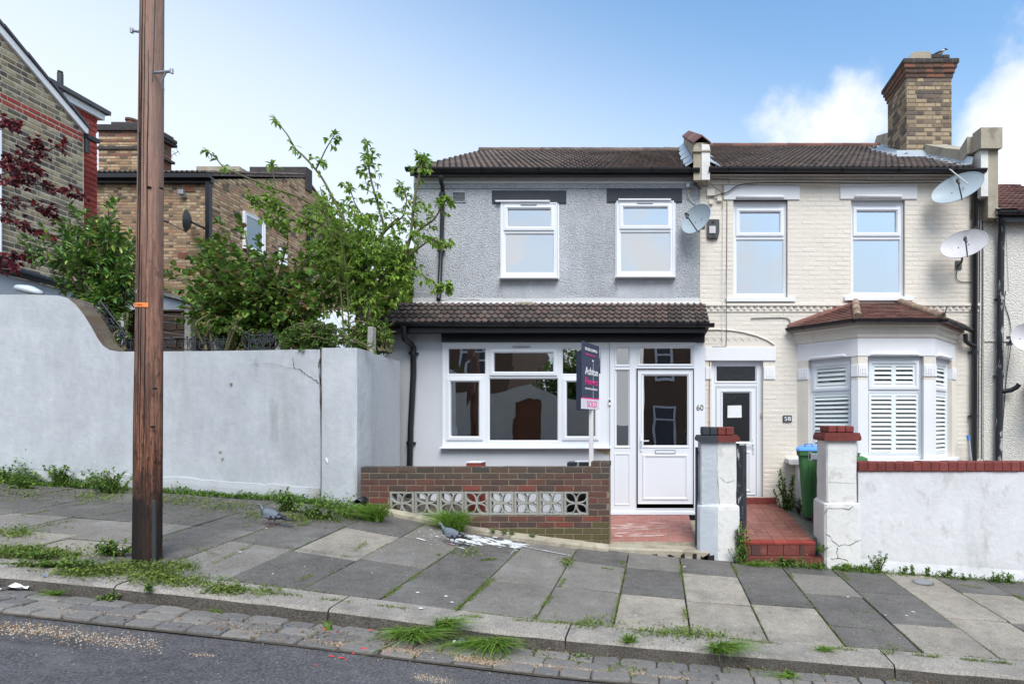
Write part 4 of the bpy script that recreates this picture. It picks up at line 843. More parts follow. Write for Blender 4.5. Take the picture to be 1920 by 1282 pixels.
# bay window
bay_pts = [(Bx0, YF), (bx0, BY), (bx1, BY), (Bx1, YF)]
def facets():
    for (xa_, ya_), (xb_, yb_) in zip(bay_pts, bay_pts[1:]):
        L = math.hypot(xb_ - xa_, yb_ - ya_); ang = math.atan2(yb_ - ya_, xb_ - xa_)
        yield Matrix.Translation((xa_, ya_, 0)) @ Matrix.Rotation(ang, 4, 'Z'), L
def bay_band(name, z0, z1, off, m, prof=None):
    def ofs(o):   # polygon of the bay offset outwards by o
        k = o * math.tan(math.radians(22.5)); q = o * math.sqrt(2)
        return [(Bx0 - q, YF + .02), (bx0 - k, BY - o), (bx1 + k, BY - o), (Bx1 + q, YF + .02)]
    a = ofs(off); mb = MB(); n = 4
    prof = prof or [(off, z0), (off, z1)]
    vs = []
    for o, z in prof: vs += [(x, y, z) for x, y in ofs(o)]
    fs = []
    for i in range(len(prof) - 1):
        for j in range(3): fs.append((i * 4 + j, i * 4 + j + 1, (i + 1) * 4 + j + 1, (i + 1) * 4 + j))
    fs.append((3, 2, 1, 0)); k = (len(prof) - 1) * 4; fs.append((k, k + 1, k + 2, k + 3)); mb.add(vs, fs); return obj(name, mb, m, h58)
bz = lambda y: P(0, y, BY).z
zs0, zw1 = bz(861), bz(667)
bay_band('bay_base', -.1, zs0 - .05, .01, 'cream'); bay_band('bay_sill', zs0 - .05, zs0, .07, 'white', [(.07, zs0 - .065), (.07, zs0 - .02), (.01, zs0 - .002)])
ztop = bz(607)
bay_band('bay_lintel', zw1, bz(634), .012, 'white'); bay_band('bay_cornice', 0, 0, .03, 'cream', [(.012, bz(634) + .002), (.03, bz(632)), (.03, bz(626)), (.045, bz(624)), (.045, bz(614)), (.075, bz(611)), (.075, ztop + .02)])
for k, (Mx, L) in enumerate(facets()):
    col = .145 if k == 1 else .10; zc = zw1 - .02
    wx0, wx1 = (.145, L - .145) if k == 1 else (.19, L - .105) if k == 0 else (.105, L - .19)
    zt_ = bz(731); fw = .055
    for s, (c0, c1) in enumerate(((0, wx0), (wx1, L))):
        end = (k == 0 and s == 0) or (k == 2 and s == 1); mb = MB(Mx); m_ = ['white', 'cream']
        zA, zB = bz(712), bz(683)
        mb.box(c0, c1, -.004, .2, zs0 + .0, zA, 1 if end else 0); mb.box(c0, c1, -.002, .2, zA + .001, zA + .05, 1); mb.cbox(c0, c1, -.018, .2, zA + .052, zB, .005, 0); mb.box(c0, c1, -.003, .2, zB + .001, zw1 - .001, 1)
        if k == 1 or end:
            for i in range(3):
                c = c0 + (c1 - c0) * (i + 1) / 4; mb.cbox(c - .011, c + .011, -.026, -.017, zA + .085, zB - .05, .004)
        obj('bay_pier', mb, m_, h58)
    lights = [(wx0 + fw, wx1 - fw, zt_ + .025, zw1 - .075, True), (wx0 + fw - .02, wx1 - fw + .02, zs0 + .06, zt_ - .04, False)]
    wo = window(h58, Mx @ Matrix.Translation((0, .075, 0)), wx0 + .002, wx1 - .002, zs0 + .003, zw1 - .003, lights, 'gdark', sill=False, name='bay_window')
    wo['label'] = ['left angled bay window with white shutters', 'front bay window with white shutters', 'right angled bay window seen edge on'][k]
    q = MB(Mx); a, b = wx0 + .02, wx1 - .1; q.tube([(a + .02, -.02, zw1 + .01), (a + .05, -.03, zw1 + .022), (b - .01, -.03, zw1 + .022), (b + .02, -.02, zw1 + .01)], [.01, .026, .026, .01], 8); obj('hood_mould', q, 'white', wo)
    # plantation shutters behind the glass
    for (a, b, c, d, s_) in lights:
        i = .04 if s_ else .012; a, b, c, d = a + i, b - i, c + i, d - i; leaves = [(a, (a + b) / 2), ((a + b) / 2, b)] if k == 1 else [(a, b)]
        fm = MB(Mx)
        for (p, q_) in leaves:
            fm.ring(p, q_, c, d, [(0, .09), (0, .07), (.035, .07), (.035, .09)])
            n = max(2, int((d - c - .05) / .063)); hh = (d - c - .05) / n
            for j in range(n):
                zc_ = c + .025 + (j + .5) * hh; tl = math.radians(52 + R.uniform(-3, 3)); dy, dz = .031 * math.cos(tl), .031 * math.sin(tl)
                sl_ = MB(Mx); p0, p1 = p + .036, q_ - .036
                sl_.add([(p0, .08 - dy, zc_ - dz), (p1, .08 - dy, zc_ - dz), (p1, .08, zc_ + .005), (p0, .08, zc_ + .005), (p0, .08 + dy, zc_ + dz), (p1, .08 + dy, zc_ + dz), (p1, .08, zc_ - .005), (p0, .08, zc_ - .005)],
                        [(0, 1, 2, 3), (3, 2, 5, 4), (4, 5, 6, 7), (7, 6, 1, 0)]); obj('shutter_slat', sl_, 'shutter', wo)
        obj('shutter_frame', fm, 'shutter', wo)
# bay roof of plain tiles with round hips
ez2, eyb = bz(604) + .02, 8.25; rk = YF - .02; rz2 = P(0, 570, YF).z - .0; o = BY - eyb
tx0, tx1 = P(1655, 0, YF).x * 0 + 3.26, 3.87
slope = (rz2 - ez2)
e = [(2.10, YF - .02), (2.93, eyb), (4.18, eyb), (5.00, YF - .02)]; top = [(3.20, YF - .02), (3.92, YF - .02)]
mb = MB(); vs = [(x, y, ez2) for x, y in e] + [(x, y, rz2) for x, y in top] + [(x, y, ez2 - .03) for x, y in e]
mb.add(vs, [(0, 1, 4), (1, 2, 5, 4), (2, 3, 5), (6, 9, 8, 7), (0, 6, 7, 1), (1, 7, 8, 2), (2, 8, 9, 3)]); br = obj('bay_roof', mb, 'tilered', h58)
def tri_field(A, B, T0, T1, m='tilered'):      # eave A-B, top T0-T1
    A, B, T0, T1 = map(Vector, (A, B, T0, T1)); u = (B - A).normalized(); v = (T0 - A) - u * (T0 - A).dot(u); Ls = v.length; rows = max(1, round(Ls / .088)); g = Ls / rows
    L = (B - A).length; a0, b0 = (T0 - A).dot(u), (T1 - A).dot(u)
    field(br, 'roof_tile', m, 'plain', A + u.cross(v).normalized() * .004, u, v, rows, g, lambda b: [(a0 * b / Ls, L + (b0 - L) * b / Ls)], [.165], gap=(.003, 0), n_single=110)
E = [Vector((x, y, ez2)) for x, y in e]; T = [Vector((x, y, rz2)) for x, y in top]
tri_field(E[1], E[2], T[0], T[1]); tri_field(E[0], E[1], T[0], T[0]); tri_field(E[2], E[3], T[1], T[1])
for (p0, p1) in ((E[1], T[0]), (E[2], T[1])):
    for i in range(3):
        a = p0.lerp(p1, i / 3 + .0) + Vector((0, 0, .03)); b = p0.lerp(p1, (i + 1) / 3 + .03) + Vector((0, 0, .03)); mb = MB(); mb.tube([a, b], [.066, .058], 12); obj('hip_tile', mb, 'terra', br)
mb = MB(); c = E[2] + Vector((.02, .05, .06)); mb.tube([c + Vector((0, 0, .02)), c + Vector((-.01, -.1, 0)), c + Vector((0, -.12, .06)), c + Vector((.03, -.08, .1)), c + Vector((.03, -.04, .06))], .008, 6); obj('hip_iron', mb, 'iron', br)
for (p0, p1) in ((E[0], T[0]), (E[3], T[1])):
    mb = MB(); d = p1 - p0
    mb.add([p0 + Vector((0, -.045, .035)), p1 + Vector((0, -.045, .02)), p1 + Vector((0, .015, .075)), p0 + Vector((0, .015, .075)), p0 + Vector((0, -.045, 0)), p1 + Vector((0, -.045, 0))], [(0, 1, 2, 3), (4, 5, 1, 0), (3, 2, 1, 0)]); obj('wall_fillet', mb, 'tilered', br)
gutter(h58, [(e[0][0] - .02, YF - .04, ez2 - .0), (e[1][0] - .03, eyb - .045, ez2 - .01), (e[2][0] + .03, eyb - .045, ez2 - .012), (e[3][0] + .06, YF - .07, ez2 - .02)], .048, name='bay_gutter')
pipe(h58, [P(1810, 626, 9.02), P(1811, 640, 9.02), P(1815, 643, 9.03), P(1829, 650, 9.06)], .036, name='bay_downpipe')
room(h58, A0 + .1, A1 - .1, YF + .27, 13, .3, 3.3)
# main roof and gutter
def slope_mesh(x0, x1, ey_, ez_, ry_, rz__, by):
    q = MB(); q.add([(x0, ey_, ez_), (x1, ey_, ez_), (x1, ry_, rz__), (x0, ry_, rz__), (x1, by, ez_), (x0, by, ez_)], [(0, 1, 2, 3), (3, 2, 4, 5), (0, 5, 4, 1), (0, 3, 5), (1, 4, 2)]); return q
RE = P(0, 319, 8.95).z
roof = obj('roof', slope_mesh(.8, 5.04, 8.96, RE - .005, 12.76, RE + .577 * 3.8, 16), 'tileup', h58)
roof_tiles(roof, .8, 5.03, 8.93, RE + .01, 12.76, RE + .577 * 3.83 + .008, .206, .30, 'tileup', n_single=260)
mb = MB()
for i in range(10): X = .82 + i * .42; mb.tube([(X, 12.76, RE + .577 * 3.83 + .03), (min(X + .425, 5.03), 12.76, RE + .577 * 3.83 + .03)], [.085, .08], 8)
obj('ridge_tile', mb, 'tilered', roof, kind='stuff')
gutter(h58, [(.79, 8.90, RE + .005), (5.20, 8.90, RE - .012)], .058)
mb = MB(); mb.box(.80, 5.2, 8.962, 8.985, RE - .055, RE - .01); obj('fascia_board', mb, 'black', h58)
mb = MB(); mb.box(A0 + .16, A1, 8.99, YF - .07, 5.622, 5.64); obj('eaves_soffit', mb, 'cream', h58)
pipe(h58, [P(1829, 328, 8.92), P(1829, 336, 8.96), (P(1829, 0, 9.07).x, 9.07, 5.35), (P(1826, 0, 9.07).x, 9.07, .6), (P(1825, 0, 9.07).x, 9.07, .2)], .042, collars=[P(1828, 430, 9.07), P(1827, 660, 9.07), P(1826, 780, 9.07)])
# flashing strip along the right parapet
mb = MB(); ys = fr(8.97, 13, 12); zr = lambda y: RE + .045 + .577 * (y - 8.95)
for a, b in zip(ys, ys[1:]):
    o_ = .30 + R.uniform(-.02, .03); x_ = 5.04 if a < 10.5 else 4.69; x_ = 5.045
    mb.add([(x_ - o_, a, zr(a) + .004), (x_ - .03, a, zr(a) + .05), (x_, a, zr(a) + .16), (x_, b + .03, zr(b) + .17), (x_ - .03, b + .03, zr(b) + .06), (x_ - o_ - .01, b + .03, zr(b) + .012)], [(0, 1, 4, 5), (1, 2, 3, 4)], 0, True)
for i in range(8):
    a, b = 10.45 + i * .16, 10.45 + (i + 1) * .16; mb.add([(4.38, a, zr(a) + .01), (4.55, a, zr(a) + .05), (4.66, a, zr(a) + .10), (4.66, b + .02, zr(b) + .11), (4.55, b + .02, zr(b) + .06), (4.38, b + .02, zr(b) + .02)], [(0, 1, 4, 5), (1, 2, 3, 4)], 0, True)
mb.add([(4.4, 10.35, zr(10.35) + .01), (5.05, 10.35, zr(10.35) + .01), (5.05, 10.585, zr(10.585) + .12), (4.5, 10.585, zr(10.585) + .12)], [(0, 1, 2, 3)])
obj('lead_flashing', mb, 'lead', h58)
# right parapet
pr2 = thing('parapet_wall', 'rendered parapet with a thick stepped cement coping at the right end of the cream house roof', 'parapet', (5.2, YF, 5.4))
mb = MB(); pf = lambda y: 5.95 + .535 * (y - 9.1)
mb.prism([(9.12, 4.95), (9.12, pf(9.12)), (13.1, pf(13.1)), (13.1, 4.95)], 5.07, 5.36, axis='x'); obj('parapet_core', mb, 'cement', pr2)
mb = MB(); mb.box(5.14, 5.255, 8.93, 9.118, 5.24, 6.0); mb.box(5.257, 5.42, 8.94, 9.118, 4.9, 6.0, 1); mb.prism([(8.86, 5.97), (8.86, 6.30), (9.10, 6.32), (9.14, 6.02)], 5.10, 5.44, 1, 'x'); obj('front_pier', mb, ['pillarw', 'cement'], pr2)
def cop(pts, th, nm):
    for (y0, z0), (y1, z1) in zip(pts, pts[1:]):
        mb = MB(); g = .006; mb.prism([(y0 + g, z0 - th), (y0 + g, z0), (y1 - g, z1), (y1 - g, z1 - th)], 5.02, 5.42, axis='x'); obj(nm, mb, 'cement', pr2)
cop([(9.11, 6.28), (9.35, 6.19), (9.75, 6.40), (10.2, 6.66), (10.58, 6.88)], .27, 'coping_stone'); cop([(11.5, 7.55), (12.2, 7.95), (12.9, 8.22), (13.15, 7.95)], .27, 'coping_stone')
# chimney
ch = thing('chimney', 'tall yellow brick chimney with projecting red and black brick cornice and broken top', 'chimney', (5.1, 10.6, 6.4))
c0, c1, cy0, cy1, cz0 = 4.69, 5.55, 10.60, 11.47, 5.7; zc1 = P(0, 139, cy0).z
mb = MB(); mb.box(c0 + .004, c1 - .004, cy0 + .004, cy1 - .004, cz0, zc1 + .3); obj('stack_core', mb, 'mortar', ch)
nr = int((zc1 - cz0) / .079)
field(ch, 'brick', 'stocktan', 'brick', (c0, cy0 + .004, cz0), (1, 0, 0), (0, 0, 1), nr, .079, lambda b: [(0, c1 - c0)], [.2, .13, .22, .1], n_single=150, gap=(.013, .014))
field(ch, 'brick', 'stocktan', 'brick', (c0 + .004, cy1, cz0), (0, -1, 0), (0, 0, 1), nr, .079, lambda b: [(0, cy1 - cy0)], [.22, .11], n_single=110, gap=(.013, .014))
z = cz0 + nr * .079
for k, (o_, m_) in enumerate(((.02, 'redold'), (.045, 'redold'), (.07, 'redold'), (.095, 'sootbrick'))):
    z0 = z + k * .079; mb = MB(); mb.box(c0 - o_ + .005, c1 + o_ - .005, cy0 - o_ + .005, cy1 + o_ - .005, z0, z0 + .078); obj('cornice_core', mb, 'mortar', ch)
    field(ch, 'cornice_brick', m_, 'brick', (c0 - o_, cy0 - o_ + .006, z0), (1, 0, 0), (0, 0, 1), 1, .079, lambda b: [(0, c1 - c0 + 2 * o_)], [.2, .2, .13], n_single=20, pick=lambda r, u: None)
    field(ch, 'cornice_brick', m_, 'brick', (c0 - o_ + .006, cy1 + o_, z0), (0, -1, 0), (0, 0, 1), 1, .079, lambda b: [(0, cy1 - cy0 + 2 * o_)], [.2, .13], n_single=20)
z += 4 * .079
mb = MB(); xm = P(1747, 0, cy0).x; a = [(c0 + .03, z), (xm, z), (xm, z + .13), (xm - .03, z + .20), (c0 + .16, z + .19), (c0 + .10, z + .15)]
mb.prism(a, cy0 + .02, cy1 - .05); obj('flaunching', mb, 'cement', ch)
for k, (x0, x1, zz0, zz1, m_) in enumerate(((xm + .01, xm + .12, z + .0, z + .075, 'stocktan'), (xm + .13, c1 - .03, z, z + .075, 'stocktan'), (xm + .0, xm + .22, z + .085, z + .16, 'sootbrick'), (xm + .23, c1 - .02, z + .085, z + .15, 'sootbrick'))):
    mb = MB(); mb.cbox(x0, x1, cy0 + .03, cy0 + .25, zz0, zz1, .01); obj('loose_brick', mb, m_, ch)
CHTOP = Vector((P(1770, 0, cy0).x, cy0 + .12, z + .157))
# ------------------------------------------------------------------ HOUSE 56 (right edge)
h56 = thing('terraced_house', 'cream pebbledashed house cut off by the right edge of the photo, its roof set lower', 'house', (7, YF, 0))
mb = MB(); panel(mb, 5.228, 12.5, -.5, 4.99, YF - .0, YF + .25, [(6.9, 7.9, 3.4, 4.8)]); mb.box(5.228, 5.44, YF + .001, YF + .2, 4.992, 5.3); obj('wall', mb, 'creampeb', h56)
window(h56, TY(YF + .06), 6.905, 7.895, 3.405, 4.795, [(6.97, 7.83, 4.33, 4.72, True), (6.96, 7.84, 3.47, 4.26, False)], 'gup'); room(h56, 5.6, 12, YF + .27, 13, .1, 4.9)
mb = MB(); mb.box(5.3, 12.5, YF - .018, YF - .002, 2.95, 2.99); mb.box(5.29, 5.305, YF - .012, YF - .002, 0, 4.9); obj('render_bead', mb, 'creampeb', h56)
z5 = P(0, 400, 8.95).z
roof = obj('roof', slope_mesh(5.44, 12.5, 8.95, z5, 11.67, z5 + .577 * 2.72, 14.5), 'tilered', h56)
roof_tiles(roof, 5.45, 7.4, 8.93, z5 + .01, 11.67, z5 + .577 * 2.74, .206, .28, 'tilered', n_single=110)
gutter(h56, [(5.38, 8.9, z5 + .01), (9.5, 8.9, z5 + .0)], .058); mb = MB(); mb.box(5.40, 12.4, 8.955, 8.985, z5 - .13, z5 - .01); obj('fascia_board', mb, 'black', h56)
mb = MB(); mb.add([(5.36, 8.86, z5 + .04), (5.75, 8.86, z5 + .05), (5.72, 9.1, z5 + .13), (5.42, 9.1, z5 + .16)], [(0, 1, 2, 3)]); obj('lead_flashing', mb, 'lead', h56)
pipe(h56, [P(1880, 408, 8.93), P(1879, 420, 9.02), (P(1877, 0, 9.06).x, 9.06, 4.5), (P(1872, 0, 9.06).x, 9.06, .4)], .05, 'blackpaint', collars=[P(1877, 560, 9.06), P(1875, 705, 9.06)])
mb = MB(); z6 = P(0, 712, 8.8).z; mb.add([(6.05, YF - .01, z6 + .20), (7.6, YF - .01, z6 + .35), (7.6, 8.45, z6), (5.98, 8.9, z6)], [(0, 3, 2, 1)]); mb.box(6.02, 7.6, 8.55, YF, z6 - .4, z6 - .03, 1); obj('bay_roof', mb, ['redpaint', 'creampeb'], h56)
gutter(h56, [(5.93, 8.98, z6 + .0), (6.3, 8.6, z6), (7.6, 8.45, z6)], .05, name='bay_gutter'); pipe(h56, [P(1911, 720, 8.95), P(1906, 726, 8.97), P(1896, 731, 9.0), P(1880, 734, 9.04)], .038, name='bay_downpipe')
# ------------------------------------------------------------------ FRONT GARDENS
YW = 6.85
def surf(name, m, pts, parent=None, kind='structure', th=.15):
    mb = MB(); n = len(pts); mb.add(list(pts) + [(x, y, z - th) for x, y, z in pts], [tuple(range(n)), tuple(range(2 * n - 1, n - 1, -1))] + [(i, n + i, n + (i + 1) % n, (i + 1) % n) for i in range(n)]); return obj(name, mb, m, parent, kind=kind)
surf('front_yard', 'yard', [(-4.4, YW + .2, .32), (-.78, YW + .2, .16), (-.78, YP + .2, .16), (-4.4, YP + .2, .32)])
surf('side_yard', 'yard', [(1.93, YW + .3, .17), (5.6, YW + .2, .0), (5.6, 9.3, .1), (1.93, 9.3, .28)])
surf('garden_soil', 'soil', [(-30, 7.3, 1.3), (-4.25, 7.3, 1.3), (-4.25, 30, 1.4), (-30, 30, 1.4)])
# red tiled porch step of 60
ps = thing('porch_step', 'low concrete step topped with paint smeared red tiles in front of the white porch', 'step', (-.1, YW, .1))
sx0, sx1, sy0, sy1 = -.765, .46, 7.02, YP - .06; zp = lambda y: .135 + (y - 6.95) * .048
mb = MB(); q0, q1 = P(1138, 0, 6.8).x, P(1330, 0, 6.8).x
mb.add([(q0, 6.80, -.2), (q1, 6.80, -.2), (q1, 6.80, .055), (q0, 6.80, .105), (q0, 6.83, .125), (q1, 6.83, .075), (q1, sy1 + .1, .14), (q0, sy1 + .1, .14), (q0, sy1 + .1, -.2), (q1, sy1 + .1, -.2)], [(0, 1, 2, 3), (3, 2, 5, 4), (4, 5, 6, 7), (0, 3, 4, 7, 8), (1, 9, 6, 5, 2)]); obj('concrete_base', mb, 'cement', ps)
crk = MB(); 
for _ in range(16): 
    x = q0 + R.uniform(.0, q1 - q0); 
    crk.add([(x, 6.797, -.1), (x + R.uniform(.04, .1), 6.797, -.1), (x + R.uniform(.03, .09), 6.797, R.uniform(.0, .06)), (x + .01, 6.797, R.uniform(0, .05))], [(0, 1, 2, 3)])
obj('flaked_black_paint', crk, 'tarr', ps, kind='stuff')
nx = 8; ty = [sy0 + i * .155 for i in range(11)]; ty[-1] = sy1
for j in range(10):
    for i in range(nx):
        x0, x1 = sx0 + (sx1 - sx0) * i / nx, sx0 + (sx1 - sx0) * (i + 1) / nx; q = R.uniform(0, .002)
        mb = MB(); v = [(x0 + .003, ty[j] + .003), (x1 - .003, ty[j] + .003), (x1 - .003, ty[j + 1] - .003), (x0 + .003, ty[j + 1] - .003)]
        mb.add([(a, b, zp(b) - .02) for a, b in v] + [(a, b, zp(b) + .012 + q) for a, b in v], [(4, 5, 6, 7)] + [(k, (k + 1) % 4, 4 + (k + 1) % 4, 4 + k) for k in range(4)]); obj('floor_tile', mb, 'qtilep', ps)
mb = MB()
for _ in range(26):
    t = R.random(); blob(mb, Vector((sx0 + .12 + .75 * t, sy0 + .25 + .75 * R.random(), 0)), R.uniform(.06, .22), R.uniform(.012, .04), 16, lambda X, Y: zp(min(max(Y, sy0), sy1)) + .0145, R.uniform(-.3, .5), R.uniform(0, .002))
obj('paint_smear', mb, 'smear', ps, kind='stuff')
mb = MB(); mb.add([(sx0, sy0, zp(sy0) - .05), (sx1, sy0, zp(sy0) - .05), (sx1, sy1, zp(sy1) - .05), (sx0, sy1, zp(sy1) - .05), (sx0, sy0, zp(sy0) + .008), (sx1, sy0, zp(sy0) + .008), (sx1, sy1, zp(sy1) + .008), (sx0, sy1, zp(sy1) + .008)], [(4, 5, 6, 7), (0, 1, 5, 4), (1, 2, 6, 5), (3, 0, 4, 7)]); obj('tile_bed', mb, 'cement', ps)
# red tiled path of 58
pt = thing('tiled_path', 'red quarry tile path running from the pavement step to the cream house door', 'path', (1.45, YW, 0))
tx0, tx1, ty0, ty1 = .93, 1.95, YW + .10, 9.14; zq = lambda y: .15 + (y - 6.95) * .0745
mb = MB(); mb.box(tx0 + .02, tx1 - .01, ty0 + .012, ty0 + .2, -.3, .12, 0); mb.box(tx0 + .02, 2.06, ty0 - .09, ty0 + .008, -.3, -.115 + .10, 0); obj('front_riser', mb, 'stepred', pt)
for i in range(5):
    x0, x1 = tx0 + .02 + i * .2, tx0 + .02 + (i + 1) * .2; mb = MB(); mb.cbox(x0 + .003, x1 - .003, ty0 - .003, ty0 + .011, -.01, .128, .003); obj('riser_tile', mb, 'stepred', pt)
ys = [ty0 - .012] + [ty0 + .13 + i * .155 for i in range(14)]; ys = [y for y in ys if y < ty1 - .05] + [ty1]
for j in range(len(ys) - 1):
    for i in range(6):
        x0, x1 = tx0 + (tx1 - tx0) * i / 6, tx0 + (tx1 - tx0) * (i + 1) / 6; q = R.uniform(0, .0015); v = [(x0 + .002, ys[j] + .002), (x1 - .002, ys[j] + .002), (x1 - .002, ys[j + 1] - .002), (x0 + .002, ys[j + 1] - .002)]
        mb = MB(); mb.add([(a, b, zq(b) - .02) for a, b in v] + [(a, b, zq(b) + q) for a, b in v], [(4, 5, 6, 7)] + [(k, (k + 1) % 4, 4 + (k + 1) % 4, 4 + k) for k in range(4)]); obj('floor_tile', mb, 'qtile' if j else 'redband', pt)
mb = MB(); mb.add([(tx0 + .01, ty0 + .02, zq(ty0) - .006), (tx1 - .01, ty0 + .02, zq(ty0) - .006), (tx1 - .01, ty1, zq(ty1) - .006), (tx0 + .01, ty1, zq(ty1) - .006), (tx1 - .01, ty0 + .02, -.1), (tx1 - .01, ty1, -.1)], [(0, 1, 2, 3), (1, 4, 5, 2)]); obj('tile_bed', mb, 'stepred', pt)
mb = MB(); mb.cbox(tx0 + .1, 1.92, ty1 - .04, YF + .1, .2, Dr[2] - .0, .012); obj('door_step', mb, 'redpaint', pt)
# low garden wall of 60
gw = thing('garden_wall', 'low red brick garden wall with a row of pierced concrete blocks', 'wall', (-2.2, YW, .3))
gx0, gx1 = P(676, 0, YW).x, P(1143, 0, YW).x; gzt = P(0, 875, YW).z; Hc = .0744
bxs0 = P(730, 0, YW).x; bp = .3045; bx_1 = bxs0 + 8 * bp; r0 = 4; r1 = 8        # rows counted from the top: 0..3 bricks, 4..7 blocks
nrow = 17; z0w = gzt - nrow * Hc; pierx = P(1108, 0, YW).x
zbw0, zbw1 = gzt - r1 * Hc, gzt - r0 * Hc
mb = MB(); panel(mb, gx0 + .004, gx1 - .004, z0w - .1, gzt - .006, YW - .001, YW + .20, [(bxs0, bx_1, zbw0, zbw1)]); mb.box(pierx, gx1 - .004, YW + .0005, YW + .2, gzt - .005, gzt + .06); obj('mortar_core', mb, 'mortar', gw)
def gpick(k, u):
    x = u; row = nrow - 1 - k
    if row <= 0 or (row == 1 and x < 2.4) or (x > 2.8 and row < 2): return 'gtop'
    if row >= 9 or (x > 2.98 and row > 2 and (row + int(x * 9)) % 2): return 'gmoss' if row >= 10 or x > 2.9 else None
    return None
field(gw, 'brick', 'gbrick', 'brick', (gx0, YW, z0w), (1, 0, 0), (0, 0, 1), nrow, Hc, lambda b: rect_spans(0, gx1 - gx0, [(bxs0 - gx0, bx_1 - gx0, zbw0 - z0w, zbw1 - z0w)])(b), [.2265], n_single=300, gap=(.011, .011), pick=gpick)
for i in range(2):
    mb = MB(); x0 = pierx + i * .118; mb.cbox(x0 + .002, x0 + .113, YW - .004, YW + .2, gzt + .002, gzt + .066, .006); obj('brick', mb, 'gtop', gw)
x = gx0 + .002          # top faces of the wall, bricks laid across
while x < pierx: L = R.uniform(.2, .23); L = min(L, pierx - x); mb = MB(); mb.cbox(x + .003, x + L - .003, YW + .008, YW + .10, gzt - .01, gzt + .001 + R.uniform(-.002, .003), .004); obj('brick', mb, 'gtop', gw); x += L
# pierced block
def screen_block():
    mb = MB(); b = .30; h = b / 2; d0, d1 = 0, .085; t = .022
    mb.ring(-h + .003, h - .003, -h + .003, h - .003, [(0, d1), (0, d0 + .004), (.004, d0), (t, d0), (t + .004, d0 + .006), (t + .004, d1)])
    n = 10; H = h - .008
    for qx in (-1, 1):
        for qz in (-1, 1):
            for s in (0, 1):        # two arcs per quarter forming a petal from centre to corner
                pts = []
                for i in range(n + 1):
                    u = i / n; bul = .052 * math.sin(math.pi * u) * (1 if s else -1); c = H * u
                    pts.append((qx * (c + bul * .72), qz * (c - bul * .72), .020 - .006 * math.sin(math.pi * u)))
                vs = []
                for i, (x, z, w_) in enumerate(pts):
                    a, c = pts[max(i - 1, 0)], pts[min(i + 1, n)]; dx, dz = c[0] - a[0], c[1] - a[1]; l = math.hypot(dx, dz); nx_, nz_ = -dz / l * w_ * .62, dx / l * w_ * .62
                    vs += [(x + nx_, d1 - .01, z + nz_), (x + nx_, d0 + .006, z + nz_), (x + nx_ * .6, d0 + .001, z + nz_ * .6), (x - nx_ * .6, d0 + .001, z - nz_ * .6), (x - nx_, d0 + .006, z - nz_), (x - nx_, d1 - .01, z - nz_)]
                mb.add(vs, [(6 * i + k, 6 * i + k + 1, 6 * i + k + 7, 6 * i + k + 6) for i in range(n) for k in range(5)])
    return mb.mesh('screen_block', [M['block']])
sb = screen_block()
for i in range(8): shared('screen_block', sb, gw, (bxs0 + (i + .5) * bp, YW - .002, (zbw0 + zbw1) / 2), (0, 0, 0), (1, 1, (zbw1 - zbw0) / .304))
mb = MB()
for i in range(1, 8): x = bxs0 + i * bp; mb.box(x - .005, x + .005, YW + .008, YW + .08, zbw0 + .002, zbw1 - .002)
obj('block_joint', mb, 'mortar', gw)
fo = [(700, 968), (780, 975), (880, 985), (960, 1002), (1050, 1012), (1142, 1022)]
mb = MB()
for (xa_, ya_), (xb_, yb_) in zip(fo, fo[1:]):
    a, b = P(xa_, ya_, YW - .05), P(xb_, yb_, YW - .05); o = .05 if xa_ < 900 else .12
    mb.add([(a.x, YW - o, zg(a.x, YW - o) - .05), (b.x, YW - o, zg(b.x, YW - o) - .05), (b.x, YW - o, zg(b.x, YW) + .035), (a.x, YW - o, zg(a.x, YW) + .035), (a.x, YW + .003, zg(a.x, YW) + .075), (b.x, YW + .003, zg(b.x, YW) + .075)], [(0, 1, 2, 3), (3, 2, 5, 4)])
obj('footing', mb, 'cement', gw)
# things seen over the wall
t_ = thing('brick_stub', 'short piece of red painted brick showing over the middle of the low brick wall', 'brick', P(888, 880, 7.4)); mb = MB(); a, b = P(874, 890, 7.4), P(902, 867, 7.4); mb.cbox(a.x, b.x, 7.4, 7.6, .2, b.z - .004, .006); obj('painted_brick', mb, 'redband', t_); mb = MB(); mb.box(a.x - .004, b.x + .005, 7.39, 7.6, b.z - .003, b.z + .008); obj('mortar_cap', mb, 'white', t_)
t_ = thing('meter_box', 'black topped low box behind the brick wall at the foot of the sold sign', 'box', P(1085, 880, 7.3)); mb = MB(); a, b = P(1063, 890, 7.3), P(1120, 866, 7.3); mb.cbox(a.x, b.x, 7.3, 7.5, .2, b.z, .008); obj('box_body', mb, 'blackpaint', t_); mb = MB(); mb.box(a.x + .1, b.x - .02, 7.32, 7.48, b.z + .001, b.z + .01); obj('paint_edge', mb, 'white', t_)
# rainwater pipe stub in the wall end
t_ = thing('drain_pipe_stub', 'short black drain pipe end poking out at the foot of the pale corner pier', 'pipe', P(676, 940, 6.8)); c = P(679, 937, 6.8)
mb = MB(); n = 16; vs = []
for yy, rr_ in ((6.9, .045), (6.69, .045), (6.69, .036), (6.9, .036)):
    for k in range(n): t = 2 * math.pi * k / n; vs.append((c.x + rr_ * math.cos(t), yy, c.z + rr_ * math.sin(t) + (6.9 - yy) * -.1))
mb.add(vs, [(i * n + k, i * n + (k + 1) % n, (i + 1) * n + (k + 1) % n, (i + 1) * n + k) for i in range(3) for k in range(n)], 0, True); obj('pipe', mb, 'black', t_)
